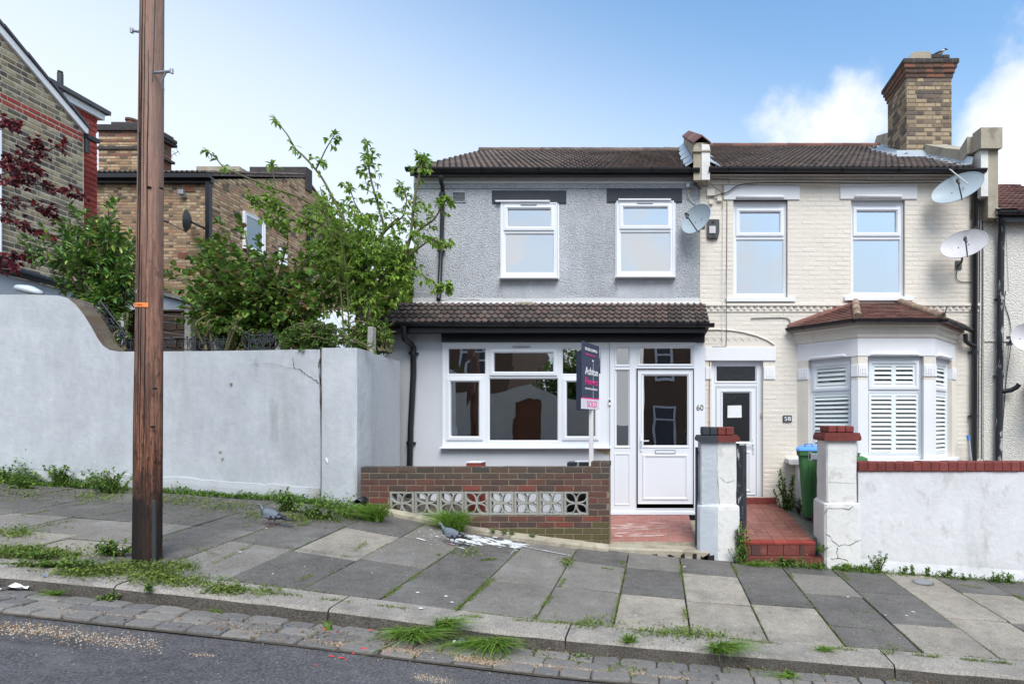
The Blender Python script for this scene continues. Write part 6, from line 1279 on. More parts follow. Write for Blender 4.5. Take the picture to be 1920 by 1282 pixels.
# ------------------------------------------------------------------ satellite dishes
def dish(label, c, nv, rw, rh, roll, m, wall, arm_dir=(0, 0, -1), lnbcap=None, group='satellite dishes on the house fronts'):
    c = Vector(c); nv = Vector(nv).normalized(); t = thing('satellite_dish', label, 'satellite dish', c, group)
    s0 = nv.cross(Vector((0, 0, 1))).normalized() * -1; u0 = s0.cross(nv) * -1
    if u0.z < 0: u0 = -u0
    cr, sr = math.cos(roll), math.sin(roll); s_, u_ = s0 * cr + u0 * sr, u0 * cr - s0 * sr
    mb = MB(); n, k = 32, 6; vs = []; D = .075
    for side in (0, 1):
        for i in range(k + 1):
            r = i / k
            for j in range(n): a = 2 * math.pi * j / n; vs.append(c + s_ * rw * r * math.cos(a) + u_ * rh * r * math.sin(a) + nv * (D * (r * r - 1) - side * .006))
    fs = []
    for side in (0, 1):
        b = side * (k + 1) * n
        for i in range(k):
            for j in range(n):
                f_ = (b + i * n + j, b + (i + 1) * n + j, b + (i + 1) * n + (j + 1) % n, b + i * n + (j + 1) % n); fs.append(f_ if side == 0 else f_[::-1])
    b0, b1 = k * n, (2 * k + 1) * n
    mb.add(vs, fs, 0, True)
    rim = [c + s_ * rw * 1.005 * math.cos(2 * math.pi * j / n) + u_ * rh * 1.005 * math.sin(2 * math.pi * j / n) for j in range(n + 1)]; mb.tube(rim, .005, 6, cap=False); obj('reflector', mb, m, t)
    bolts = MB()
    for a in (-.22, .22): q = c + s_ * a * rw + nv * (-D * .93); bolts.tube([q, q + nv * .008], .008, 8)
    obj('bolt', bolts, 'darkpl', t)
    lo = c - u_ * rh * .93 - nv * .01; lnb = c + nv * .26 - u_ * rh * .30
    mb = MB(); mb.tube([lo - nv * .04, lo + nv * .03 - u_ * .005, lnb - u_ * .02], [.010, .010, .010], 6); obj('feed_arm', mb, 'darkpl', t)
    mb = MB(); mb.tube([lnb + nv * .03, lnb - nv * .03], [.022, .028], 10); mb.tube([lnb, lnb - u_ * .07], [.022, .018], 8); obj('receiver', mb, 'darkpl', t)
    w_ = Vector(wall); mb = MB(); bk = c - nv * (D + .01); mb.tube([bk, bk - nv * .05, (bk.x * .4 + w_.x * .6, bk.y * .5 + w_.y * .5, w_.z), w_], .016, 8); mb.box(w_.x - .05, w_.x + .05, w_.y - .012, w_.y, w_.z - .07, w_.z + .07); obj('wall_bracket', mb, 'darkpl', t)
    return t
dish('grey satellite dish fixed where the pebbledash meets the cream brick', P(1305, 410, 8.83), (-.62, -.75, .20), .275, .235, .25, 'dishg', P(1316, 420, YF - .003))
dish('large blue grey satellite dish high up beside the cream house downpipe', P(1795, 352, 8.75), (-.50, -.82, .28), .375, .225, .30, 'dishg', P(1757, 366, YF - .003))
dish('pale pinkish satellite dish below the larger grey one', P(1807, 457, 8.72), (-.45, -.86, .25), .33, .225, .22, 'dishw', P(1797, 497, YF - .003))
dish('satellite dish half cut off by the right edge of the photo', P(1922, 632, 8.75), (-.2, -.95, .2), .20, .22, 0, 'dishw', P(1893, 638, YF - .003))
# boxes and cables on the fronts
jb = thing('junction_box', 'black cable junction box with an open cover beside the grey dish', 'box', P(1337, 431, YF)); a, b = P(1326, 448, YF), P(1348, 413, YF)
mb = MB(); mb.prism([(a.x, a.z + .03), (a.x + .02, a.z), (b.x - .02, a.z), (b.x + .004, a.z + .1), (b.x + .004, b.z - .08), (b.x, b.z), (a.x, b.z)][::-1], YF - .045, YF); obj('housing', mb, 'darkpl', jb)
mb = MB(); c = P(1336, 431, YF - .05); mb.cbox(c.x - .055, c.x + .05, YF - .06, YF - .046, c.z - .06, c.z + .06, .005); obj('terminal_block', mb, 'dishw', jb)
for z in (417, 446): mb = MB(); c = P(1337, z, YF); mb.tube([(c.x, YF - .045, c.z), (c.x, YF - .055, c.z)], .028, 10); obj('gland', mb, 'black', jb)
for lab, x0, x1, y0, y1 in (('cream cable box on the brick above the grey dish', 1325, 1340, 369, 356), ('small white cable box under the rusty bracket', 1344, 1353, 379, 371), ('tiny white cable box left of the upper window', 1329, 1336.5, 384.5, 376)):
    t_ = thing('cable_box', lab, 'box', P(x0, y0, YF), 'small cable boxes on the cream wall'); mb = MB(); a, b = P(x0, y0, YF), P(x1, y1, YF); mb.cbox(a.x, b.x, YF - .045, YF - .0, a.z, b.z, .005); obj('box_cover', mb, 'cream', t_)
t_ = thing('cable_bracket', 'thin rusty vertical iron rod holding cables beside the left upper window of the cream house', 'bracket', P(1355, 385, YF)); mb = MB(); mb.tube([P(1355.5, 345, YF - .03), P(1355.5, 388, YF - .03)], .009, 6); mb.box(P(1353, 0, YF).x, P(1358, 0, YF).x, YF - .03, YF, P(0, 365, YF).z, P(0, 361, YF).z); obj('rod', mb, 'orangebk', t_)
t_ = thing('cable_hook', 'grey insulator on a rusty hook above the grey dish', 'bracket', P(1290, 360, YF)); mb = MB(); c = P(1290, 347, YF - .07); mb.tube([c + Vector((0, 0, -.04)), c + Vector((0, 0, .025)), c + Vector((0, 0, .04))], [.034, .034, .02], 12); obj('insulator', mb, 'dishg', t_); mb = MB(); mb.tube([c, c + Vector((0, .02, -.15)), c + Vector((0, .067, -.22))], .008, 6); obj('hook', mb, 'orangebk', t_)
t_ = thing('cable_shroud', 'black weather sleeve where wires meet the corner of the two houses', 'cable', P(1308, 350, YF)); mb = MB(); mb.tube([P(1302, 343, 9.0), P(1314, 354, 9.0)], .022, 8); obj('sleeve', mb, 'black', t_)
def cab(label, pts, r=.005, m='cable', name='cable', group='cables on the house fronts'):
    P_ = [Vector(p) for p in pts]; Q = []
    for i in range(len(P_) - 1):
        p0, p1, p2, p3 = P_[max(i - 1, 0)], P_[i], P_[i + 1], P_[min(i + 2, len(P_) - 1)]
        for s in range(6):
            t = s / 6; Q.append(.5 * ((2 * p1) + (-p0 + p2) * t + (2 * p0 - 5 * p1 + 4 * p2 - p3) * t * t + (-p0 + 3 * p1 - 3 * p2 + p3) * t ** 3))
    Q.append(P_[-1]); mb = MB(); mb.tube(Q, r, 5); o = obj(name, mb, m, base=P_[0]); o['label'] = label; o['category'] = 'cable'; o['group'] = group; return o
W_ = lambda x, y, o=.012: P(x, y, YF - o)
cab('thin wire sagging from the roof to the corner bracket, lower of the two', [P(1250, 285, 9.8), P(1285, 325, 9.0), P(1304, 345, 9.0)], .005)
cab('thin wire from the party wall down to the rusty rod', [P(1275, 300, 9.6), P(1320, 335, 8.95), P(1345, 355, 9.0), P(1355, 362, 9.08)], .005)
cab('long grey cable looping under the eaves of the cream house to the dishes', [W_(1332, 371, .04), W_(1345, 366, .04), W_(1365, 360, .05), W_(1385, 348, .06), W_(1420, 343.5, .08), W_(1500, 343, .085), W_(1600, 344, .085), W_(1700, 343, .085), W_(1800, 344, .085), W_(1838, 345, .06), W_(1850, 345, .03)], .009)
cab('second cable under the eaves course of the cream house', [W_(1318, 334, .08), W_(1400, 337.5, .085), W_(1500, 336.5, .085), W_(1650, 339, .085), W_(1780, 338, .085), W_(1842, 340, .05)], .006)
cab('vertical cable running down the cream brick left of the upper window', [W_(1363, 377), W_(1363, 420), W_(1362.5, 500), W_(1362, 560, .05), W_(1362, 640), W_(1357, 650), W_(1338, 650), W_(1332, 656), W_(1331, 672), W_(1330, 740), W_(1330, 800)], .005)
cab('pale vertical cable close to the rusty rod', [W_(1355, 388), W_(1355, 450), W_(1355, 560, .05), W_(1354, 645)], .004, 'cablew')
cab('short dark cable over the bay roof ending above the gutter', [W_(1408, 597), W_(1440, 596), W_(1470, 596), W_(1480, 600), W_(1483, 615)], .007)
cab('thin cable running down beside the cream house downpipe', [W_(1846, 345), W_(1838, 370), W_(1837, 500), W_(1836, 640), W_(1835, 760), W_(1834, 860)], .007)
cab('straight thin cable clipped between the two right hand downpipes', [W_(1842, 400), W_(1842, 560), W_(1841, 700), W_(1841, 860)], .006)
cab('white aerial cable lying across the roof and dropping to the big dish', [P(1630, 276, 12.0), P(1660, 292, 11.0), P(1700, 300, 10.4), P(1745, 312, 9.4), P(1778, 317, 8.88), P(1790, 325, 8.78), P(1815, 345, 8.68)], .010, 'cablew')
cab('dark looping cable on the pebbledash wall beside the old downpipe', [W_(1886, 545), W_(1884, 570), W_(1893, 600), W_(1896, 640, .03), W_(1888, 700), W_(1883, 760), W_(1878, 830)], .006)
cab('faint vertical cable down the right house front', [W_(1886, 420), W_(1889, 480), W_(1892, 545)], .004, 'cablew')
cab('looping wire below the pale dish', [W_(1798, 500), W_(1793, 515), W_(1798, 527), W_(1825, 529)], .006)
cab('wire from the hook to the grey dish', [W_(1290, 372), W_(1297, 380), W_(1308, 386)], .004)
# ------------------------------------------------------------------ wheelie bins, tools, ledge
def bin_(label, x, y, z, rot, lidm, sc_=1.0):
    t = thing('wheelie_bin', label, 'bin', (x, y, z)); X = Matrix.Translation((x, y, z)) @ Matrix.Rotation(rot, 4, 'Z') @ Matrix.Scale(sc_, 4)
    def rr(w_, d, cc): return [(-w_ + cc, -d), (w_ - cc, -d), (w_, -d + cc), (w_, d - cc), (w_ - cc, d), (-w_ + cc, d), (-w_, d - cc), (-w_, -d + cc)]
    mb = MB(X); lv = [(.0, .19, .19), (.05, .2, .2), (.5, .235, .235), (.9, .265, .27), (.905, .285, .295), (.97, .29, .30)]; vs = [(a, b, zz) for zz, w_, d in lv for a, b in rr(w_, d, .05)]
    mb.add(vs, [(8 * i + k, 8 * i + (k + 1) % 8, 8 * (i + 1) + (k + 1) % 8, 8 * (i + 1) + k) for i in range(5) for k in range(8)] + [tuple(range(7, -1, -1))]); 
    for s in (-.1, .1): mb.box(s - .012, s + .012, -.27, -.2, .35, .88)
    obj('body', mb, 'binG', t)
    mb = MB(X); vs = [(a, b, zz) for zz, w_, d in ((.972, .30, .31), (1.0, .295, .305), (1.03, .24, .25), (1.035, .1, .1)) for a, b in rr(w_, d, .05)]; mb.add(vs, [(8 * i + k, 8 * i + (k + 1) % 8, 8 * (i + 1) + (k + 1) % 8, 8 * (i + 1) + k) for i in range(3) for k in range(8)] + [tuple(24 + k for k in range(8))])
    for s in (-.12, .12): mb.tube([(s - .05, -.2, 1.03), (s - .05, -.24, 1.07), (s + .05, -.24, 1.07), (s + .05, -.2, 1.03)], .010, 6)
    obj('lid', mb, lidm, t); mb = MB(X); mb.tube([(-.26, .3, .95), (-.26, .36, .97), (.26, .36, .97), (.26, .3, .95)], .014, 8); obj('handle', mb, 'binG', t)
    for s in (-1, 1): mb = MB(X); mb.tube([(s * .24, .2, .09), (s * .28, .2, .09)], .1, 16); obj('wheel', mb, 'black', t)
    return t
gB = P(1520, 970, 8.05); bin_('green wheelie bin with a blue lid half hidden behind the red capped pillar', 2.33, 8.25, .26, -.25, 'binB'); bin_('green wheelie bin with a green lid tucked behind the red capped pillar', 2.46, 7.62, .24, .35, 'binG', .92)
t_ = thing('window_ledge', 'flaking white stone ledge bracket low on the wall left of the green bin', 'ledge', P(1490, 868, 8.9)); mb = MB(); a, b = P(1479, 871, 8.85), P(1506, 861, 8.85); mb.prism([(a.x + .03, a.z), (a.x, a.z + .03), (a.x, b.z), (b.x + .1, b.z), (b.x + .1, a.z)][::-1], 8.85, 9.12); mb.box(a.x + .16, b.x + .1, 8.9, 9.12, .2, a.z - .001); obj('ledge_stone', mb, 'whitewall', t_)
t_ = thing('window_pole', 'grey metal pole with a blue tip leaning against the downpipe', 'pole', P(1826, 862, 8.9)); mb = MB(); mb.tube([P(1826, 864, 8.85) - Vector((0, 0, .4)), P(1816, 822, 8.95)], .022, 8); obj('shaft', mb, 'steel', t_); mb = MB(); mb.tube([P(1816.3, 824, 8.945), P(1815, 816, 8.955)], .027, 8); obj('tip', mb, 'bluepl', t_)
# ------------------------------------------------------------------ LEFT BUILDINGS
ga = thing('gable_house', 'soot stained brick gable end with a red brick band on the far left', 'house', (-11, 10, 1)); AX = -11.0
def PX(x, y, X=AX): Y = F * X / (x - CX); return Vector((X, Y, CH - (y - CY) / F * Y))
v0, v1 = PX(0, 66), PX(158, 250); sl2 = (v1.z - v0.z) / (v1.y - v0.y); Ya0, Ya1 = 7.6, v1.y; zr_ = lambda y: v0.z + (y - v0.y) * sl2
mb = MB(); mb.prism([(Ya0, .5), (Ya1 - .004, .5), (Ya1 - .004, zr_(Ya1) - .01), (Ya0, zr_(Ya0) - .01)], AX - 6, AX - .006, axis='x'); obj('wall', mb, 'mortarlt', ga)
Ha = .0945; za0 = 1.2; win = (PX(-60, 0).y - Ya0 if False else 0, 9.34 - Ya0)
bl = (PX(12, 187), PX(160, 262)); 
def aspan(b):
    z = za0 + b; top = Ya1 if z < zr_(Ya1) else v0.y + (z - v0.z) / sl2
    s = [(0, top - Ya0 - .02)] if top > Ya0 else []
    if 4.35 < z < 6.75: s = [(0, 8.28 - Ya0), (9.36 - Ya0, top - Ya0 - .02)]
    return s
bandz = (bl[1].z + bl[0].z) / 2 + .02; rows = int((zr_(Ya0) - za0) / Ha)
kb = int((bandz - .10 - za0) / Ha)
field(ga, 'brick', 'stockdark', 'brick', (AX - .006, Ya0, za0), (0, 1, 0), (0, 0, 1), rows, Ha, aspan, [.205, .105], n_single=300, gap=(.013, .026), pick=lambda k, u: 'redband' if k in (kb, kb + 1) else None)
mb = MB(); e0, e1 = Vector((AX + .12, Ya0, zr_(Ya0) + .02)), Vector((AX + .12, Ya1 + .03, zr_(Ya1 + .03) + .02))
def slab_between(p0, p1, x0, x1, za, zb3, m, nm, par_): q = MB(); q.add([(x0, p0.y, p0.z + za), (x1, p0.y, p0.z + za), (x1, p1.y, p1.z + za), (x0, p1.y, p1.z + za), (x0, p0.y, p0.z + zb3), (x1, p0.y, p0.z + zb3), (x1, p1.y, p1.z + zb3), (x0, p1.y, p1.z + zb3)], [(0, 3, 2, 1), (4, 5, 6, 7), (0, 1, 5, 4), (1, 2, 6, 5), (2, 3, 7, 6), (3, 0, 4, 7)]); return obj(nm, q, m, par_)
slab_between(e0, e1, AX + .0, AX + .05, -.03, .10, 'white', 'barge_board', ga)
for i in range(9):
    a, b = e0.lerp(e1, i / 9), e0.lerp(e1, (i + 1) / 9); slab_between(a + Vector((0, 0, .02)), b, AX - .6, AX + .085, .105, .15, 'slate', 'verge_tile', ga)
slab_between(e0, e1, AX - 6, AX - .61, .08, .14, 'slate', 'roof', ga)
mb = MB(); a = PX(158, 262); mb.tube([(AX + .03, Ya1 + .02, a.z - .25), (AX + .03, Ya1 + .02, a.z + .12)], .04, 8); mb.box(AX, AX + .1, Ya1 - .02, Ya1 + .2, a.z + .02, a.z + .10); obj('gutter_end', mb, 'black', ga)
Xg = Matrix.Translation((AX + .03, 8.30, 0)) @ Matrix.Rotation(math.radians(90), 4, 'Z'); window(ga, Xg, 0, 1.045, 4.4, 6.7, [(.09, .955, 5.75, 6.62, True), (.09, .955, 4.5, 5.66, False)], 'g60', sill=False); mb = MB(); mb.box(AX - .05, AX + .1, 8.25, 9.40, 4.28, 4.38); obj('sill', mb, 'lintel', ga); mb = MB(); mb.box(AX - .02, AX - .004, 8.3, 9.34, 4.4, 6.7); obj('dark_interior_sheet', mb, 'darkpl', ga)  # dark sheet behind the gable pane, coloured as an unlit interior
# low rendered extension with black gutter
ex = thing('rendered_extension', 'low grey rendered outbuilding with a black gutter below the brick gable', 'building', (-10.6, 9, 1)); XE = -10.3
a, b = PX(-30, 495, XE), PX(133, 540, XE); mb = MB(); mb.prism([(7.5, .9), (b.y + .6, .9), (b.y + .6, b.z - .08), (7.5, a.z - .05)], -10.98, XE, axis='x'); obj('wall', mb, 'render60', ex)
mb = MB(); mb.tube([a + Vector((.05, -.3, .02)), b + Vector((.05, .1, 0))], .07, 8); slab = obj('gutter', mb, 'black', ex); mb = MB(); mb.add([(XE - .68, 7.6, a.z + .12), (XE + .03, 7.6, a.z + .04), (XE + .03, b.y + .1, b.z + .03), (XE - .68, b.y + .1, b.z + .12)], [(0, 1, 2, 3)]); obj('roof', mb, 'slate', ex)
ex2 = thing('white_outbuilding', 'white rendered outbuilding wall showing behind the laurel and the pole', 'building', P(230, 640, 10.4)); mb = MB(); a, b = P(120, 0, 10.4), P(306, 552, 10.4); mb.box(-10.95, b.x, 10.4, 11.6, .9, P(0, 556, 10.4).z); mb.box(-10.95, b.x + .05, 10.3, 11.7, P(0, 555, 10.4).z, P(0, 549, 10.4).z, 1); obj('wall', mb, ['wallw', 'conc'], ex2)
fl = thing('covered_object', 'white plastic wrapped bundle on top of the wall at the far left', 'bundle', P(55, 545, 7.2)); mb = MB(); c = P(52, 547, 7.25); mb.loft([(c + Vector((-.16, 0, .03)), (0, .02, 0), (0, 0, .02)), (c + Vector((-.08, 0, .04)), (0, .09, 0), (0, 0, .05)), (c + Vector((.04, 0, .02)), (0, .1, 0), (0, 0, .06)), (c + Vector((.14, 0, -.01)), (0, .07, 0), (0, 0, .04)), (c + Vector((.17, 0, -.02)), (0, .02, 0), (0, 0, .01))], 10); obj('wrap', mb, 'cyan', fl)
# dormer with red hung tiles
dm = thing('dormer', 'red tile hung dormer with a small white window and a flat roof above the gable', 'dormer', (-12, 10.6, 5.5)); DX = -11.35
dz1 = 7.80; dy0, dy1 = 9.55, PX(181, 0, DX).y
mb = MB(); mb.box(-13.6, DX - .01, dy0, dy1, 5.2, dz1); obj('dormer_wall', mb, 'redband', dm)
w0, w1 = PX(126, 208, DX), PX(162, 215, DX); wz0, wz1 = PX(162, 246, DX).z, w0.z - .05
field(dm, 'hung_tile', 'redband', 'plain', (DX, dy0, 5.2), (0, 1, 0), (0, 0, 1), 24, .108, lambda b: rect_spans(0, dy1 - dy0, [(w0.y - dy0, w1.y - dy0, wz0 - 5.2, wz1 - 5.2)])(b), [.17], gap=(.003, 0), n_single=120, stagger=.5)
Xd = Matrix.Translation((DX + .03, w0.y, 0)) @ Matrix.Rotation(math.radians(90), 4, 'Z'); wl = w1.y - w0.y
window(dm, Xd, 0, wl, wz0, wz1, [(.10, wl - .10, wz0 + .1, wz1 - .1, True)], 'gup', sill=False)
mb = MB(); mb.box(-13.8, DX + .16, dy0 - .1, dy1 + .14, dz1 + .09, dz1 + .17, 1); mb.box(-13.7, DX + .09, dy0, dy1 + .08, dz1 - .04, dz1 + .088, 0); obj('flat_roof', mb, ['white', 'slate'], dm)
mb = MB(); c = PX(113, 172, DX + .1); mb.tube([c + Vector((-.25, 0, -.02)), c + Vector((0, 0, -.02)), c + Vector((0, 0, .04)), c + Vector((0, 0, .34))], .045, 12); mb.tube([c + Vector((0, 0, .08)), c + Vector((0, 0, .10))], .052, 12); mb.tube([c + Vector((0, 0, .36)), c + Vector((0, 0, .38))], .04, 12); obj('flue_pipe', mb, 'darkpl', dm)
# middle brick house B
hb = thing('brick_house', 'yellow stock brick house behind the garden with a tiled eaves front and long side wall', 'house', (-12.5, 13.8, 1)); YBf = 13.8; BX = -11.0
zbe = P(0, 338, YBf).z; bxl = -15.6; ypk, zpk = 17.4, 9.2; yend = 21.0
side = [(YBf, .8), (yend, .8), (yend, 7.6), (ypk, zpk), (YBf + .004, zbe + .02)]
mb = MB(); mb.prism(side, bxl, BX - .007, axis='x'); mb.box(bxl, BX - .008, YBf + .007, YBf + .2, .8, zbe); obj('wall', mb, 'mortar', hb)
Hb = .075; zb0 = 1.5; nrw = int((zbe - zb0) / Hb)
field(hb, 'brick', 'stock', 'brick', (bxl, YBf + .007, zb0), (1, 0, 0), (0, 0, 1), nrw, Hb, rect_spans(0, BX - bxl), [.225, .113], n_single=180, gap=(.014, .016))
sw0, sw1 = PX(455, 396, BX), PX(494, 420, BX); swz0, swz1 = 6.25, 7.22; s20, s21 = PX(523, 0, BX), PX(535, 0, BX)
hs = [(sw0.y - YBf, sw1.y - YBf, swz0 - zb0, swz1 - zb0), (s20.y - YBf, s21.y - YBf, 6.2 - zb0, 6.68 - zb0)]
def bspan(b):
    z = zb0 + b; y1 = yend if z < 7.6 else ypk + (zpk - z) / (zpk - 7.6) * (yend - ypk); y0 = YBf if z < zbe else YBf + (z - zbe) / (zpk - zbe) * (ypk - YBf)
    return rect_spans(y0 - YBf, y1 - YBf, hs)(b) if y1 > y0 else []
field(hb, 'brick', 'stock', 'brick', (BX - .007, YBf, zb0), (0, 1, 0), (0, 0, 1), int((zpk - zb0) / Hb), Hb, bspan, [.225, .113], n_single=120, gap=(.014, .016))
Xs = Matrix.Translation((BX + .05, sw0.y, 0)) @ Matrix.Rotation(math.radians(90), 4, 'Z'); wl = sw1.y - sw0.y
window(hb, Xs, 0, wl, swz0, swz1, [(.08, wl - .08, swz0 + .08, swz1 - .08, False)], 'gdark'); mb = MB(); mb.box(BX - .006, BX + .006, sw0.y + .02, sw1.y - .02, swz0 + .02, swz1 - .02); obj('net_curtain', mb, 'net', hb)
Xs2 = Matrix.Translation((BX + .05, s20.y, 0)) @ Matrix.Rotation(math.radians(90), 4, 'Z'); wl = s21.y - s20.y
window(hb, Xs2, 0, wl, 6.2, 6.68, [(.06, wl - .06, 6.26, 6.62, False)], 'gup')
mb = MB()
for i in range(10): y = sw0.y + i * .085; mb.box(BX - .006, BX + .004, y, y + .07, swz1 + .01, swz1 + .22)
obj('soldier_arch', mb, 'stock', hb, kind='stuff')
roofb = slab_between(Vector((0, YBf - .15, zbe + .04)), Vector((0, ypk, zpk + .03)), bxl, BX + .03, 0, .06, 'tileup', 'roof', hb)
roof_tiles(roofb, bxl, BX + .03, YBf - .2, zbe + .09, ypk, zpk + .10, .25, .32, 'tileup', n_single=60)
slab_between(Vector((0, ypk + .01, zpk + .03)), Vector((0, yend, 7.63)), bxl, BX + .03, 0, .06, 'tileup', 'rear_roof', hb)
mb = MB(); mb.box(bxl, BX + .05, YBf - .10, YBf - .01, zbe - .10, zbe + .05); mb.box(bxl, BX + .08, YBf - .22, YBf - .11, zbe - .02, zbe + .08); obj('gutter', mb, 'black', hb)
mb = MB(); c = P(389, 0, YBf - .1).x; mb.box(c - .05, c + .05, YBf - .11, YBf - .02, 1, zbe - .03); obj('downpipe', mb, 'black', hb); mb = MB(); a = PX(577, 0, BX); mb.box(BX + .02, BX + .12, a.y - .08, a.y + .05, 1, 8.4); obj('downpipe', mb, 'black', hb)
mb = MB(); a, b = P(368, 345, 17.0), P(455, 312, 17.0); mb.box(a.x, b.x - .1, 17.0, 17.4, a.z, b.z); obj('parapet_end', mb, 'cement', hb); mb = MB(); b2 = P(570, 314, 17.45); mb.box(b.x - .09, BX + .05, 17.41, 17.7, a.z, b2.z); obj('parapet_wall', mb, 'sootbrick', hb)
for (x, y) in ((355, 354), (343, 479)):
    mb = MB(); c = P(x, y, YBf); mb.cbox(c.x - .12, c.x + .12, YBf - .012, YBf + .02, c.z - .075, c.z + .075, .006); obj('air_brick', mb, 'redold', hb)
t_ = thing('floodlight', 'small grey security light high on the yellow brick front', 'lamp', P(341, 363, YBf)); mb = MB(); c = P(341, 361, YBf - .1); mb.cbox(c.x - .07, c.x + .06, c.y - .05, c.y + .03, c.z - .06, c.z + .06, .01); mb.box(c.x - .02, c.x + .05, c.y, YBf, c.z - .1, c.z - .05); obj('lamp_head', mb, 'steel', t_)
c = P(349, 414, 13.35); dd_ = thing('satellite_dish', 'dark satellite dish seen nearly edge on on the yellow brick house', 'satellite dish', c, 'satellite dishes on the house fronts')
mb = MB(); n = 20; vs = []; nv = Vector((-.85, -.52, .12)).normalized(); s_ = Vector((-.52, .85, 0)).normalized(); u_ = nv.cross(s_); u_ = u_ if u_.z > 0 else -u_
for i in range(5):
    for j in range(n): a_ = 2 * math.pi * j / n; r = i / 4; vs.append(c + s_ * .40 * r * math.cos(a_) + u_ * .26 * r * math.sin(a_) + nv * .1 * (r * r - 1))
mb.add(vs, [(i * n + j, (i + 1) * n + j, (i + 1) * n + (j + 1) % n, i * n + (j + 1) % n) for i in range(4) for j in range(n)], 0, True); obj('reflector', mb, 'darkpl', dd_)
mb = MB(); lo = c - u_ * .25; l2 = c + nv * .36 - u_ * .12; mb.tube([lo, l2], .014, 6); mb.tube([l2 + nv * .05, l2 - nv * .05], .035, 8); mb.tube([c - nv * .1, c + Vector((.15, .2, -.05)), c + Vector((.15, .44, -.05))], .03, 6); obj('feed_arm', mb, 'darkpl', dd_)
# chimney stack on B
cb = thing('chimney', 'wide old brick chimney stack with stepped bands rising behind the timber pole', 'chimney', P(250, 330, 15.2)); YC = 15.2; cx0, cx1 = P(184, 0, YC).x, P(268, 0, YC).x; cz1 = P(0, 246, YC).z
mb = MB(); mb.box(cx0 + .01, cx1 - .01, YC + .01, YC + .9, 7.0, cz1); obj('stack_core', mb, 'mortar', cb)
nr_ = int((cz1 - 7.2) / .075); field(cb, 'brick', 'stock', 'brick', (cx0, YC + .01, 7.2), (1, 0, 0), (0, 0, 1), nr_, .075, rect_spans(0, cx1 - cx0), [.22, .11], n_single=170, gap=(.013, .015), pick=lambda k, u: 'redold' if k in (nr_ - 1, nr_ - 2, nr_ - 4, nr_ - 9) else None)
field(cb, 'brick', 'redold', 'brick', (cx1 - .01, YC, 7.2), (0, 1, 0), (0, 0, 1), nr_, .075, rect_spans(0, .9), [.22, .11], n_single=30, gap=(.013, .015))
mb = MB(); mb.box(cx0 - .05, cx1 + .12, YC - .06, YC + .95, cz1, cz1 + .08); mb.box(cx0 - .02, cx1 + .16, YC - .03, YC + .9, cz1 + .081, cz1 + .17); mb.box(cx0 + .35, cx1 + .1, YC + .0, YC + .85, cz1 + .171, cz1 + .25); mb.box(cx0 - .03, cx1 + .1, YC - .04, YC + .9, cz1 - .5, cz1 - .43); obj('cap_course', mb, 'sootbrick', cb)
mb = MB(); c = P(248, 0, YC + .4).x; mb.tube([(c, YC + .4, cz1 + .2), (c, YC + .4, cz1 + .5)], [.13, .12], 14); mb.tube([(c, YC + .4, cz1 + .46), (c, YC + .4, cz1 + .52)], .15, 14); obj('chimney_pot', mb, 'redold', cb)
t_ = thing('tv_aerial', 'thin television aerial behind the pole above the brick house roof', 'aerial', P(315, 318, 16.5)); mb = MB(); a = P(316, 322, 16.5); mb.tube([a + Vector((0, 0, -1)), a + Vector((0, 0, .55))], .014, 5); b = a + Vector((0, 0, .42)); mb.tube([b + Vector((-.15, 0, -.08)), b + Vector((.3, 0, .18))], .01, 4)
for i in range(5): q_ = b + Vector((-.12 + .1 * i, 0, -.06 + .057 * i)); mb.tube([q_ + Vector((-.06, 0, .09)), q_ + Vector((.06, 0, -.09))], .006, 4)
obj('aerial_rod', mb, 'darkpl', t_)
# pale greenhouse roof behind the shrubs, far buildings between tree and house
gh = thing('garden_shelter', 'pale blue white plastic garden shelter roof behind the shrubs', 'shelter', P(640, 640, 10.5)); a, b, c, d = P(560, 650, 10.4), P(735, 655, 10.4), P(600, 585, 12.2), P(640, 585, 12.2); mb = MB(); mb.add([a, b, d + Vector((.3, 0, 0)), c], [(0, 1, 2, 3)]); mb.add([a, b, b - Vector((0, 0, 1.6)), a - Vector((0, 0, 1.6))], [(3, 2, 1, 0)]); obj('roof_sheet', mb, 'cyan', gh)
for i in range(6): mb = MB(); mb.tube([a.lerp(b, i / 5) + Vector((0, -.01, .02)), c.lerp(d, i / 5) + Vector((0, -.01, .02))], .018, 5); obj('rib', mb, 'white', gh)
fb = thing('far_building', 'cream building with a grey roof far behind the cherry tree', 'building', P(760, 560, 24)); a, b = P(700, 700, 24), P(800, 484, 24); mb = MB(); mb.box(a.x, b.x + 2, 24, 30, .5, b.z); obj('wall', mb, 'far', fb); mb = MB(); mb.prism([(a.x - .3, b.z), (b.x + 2.3, b.z), (b.x + 1.8, b.z + .25), (a.x + .3, b.z + .25)], 23.7, 30); obj('roof', mb, 'slate', fb)
for i in range(3): mb = MB(); x = a.x + .6 + i * 1.1; mb.box(x, x + .6, 23.96, 24.02, 4.6, 6.4); obj('window', mb, 'slate', fb)
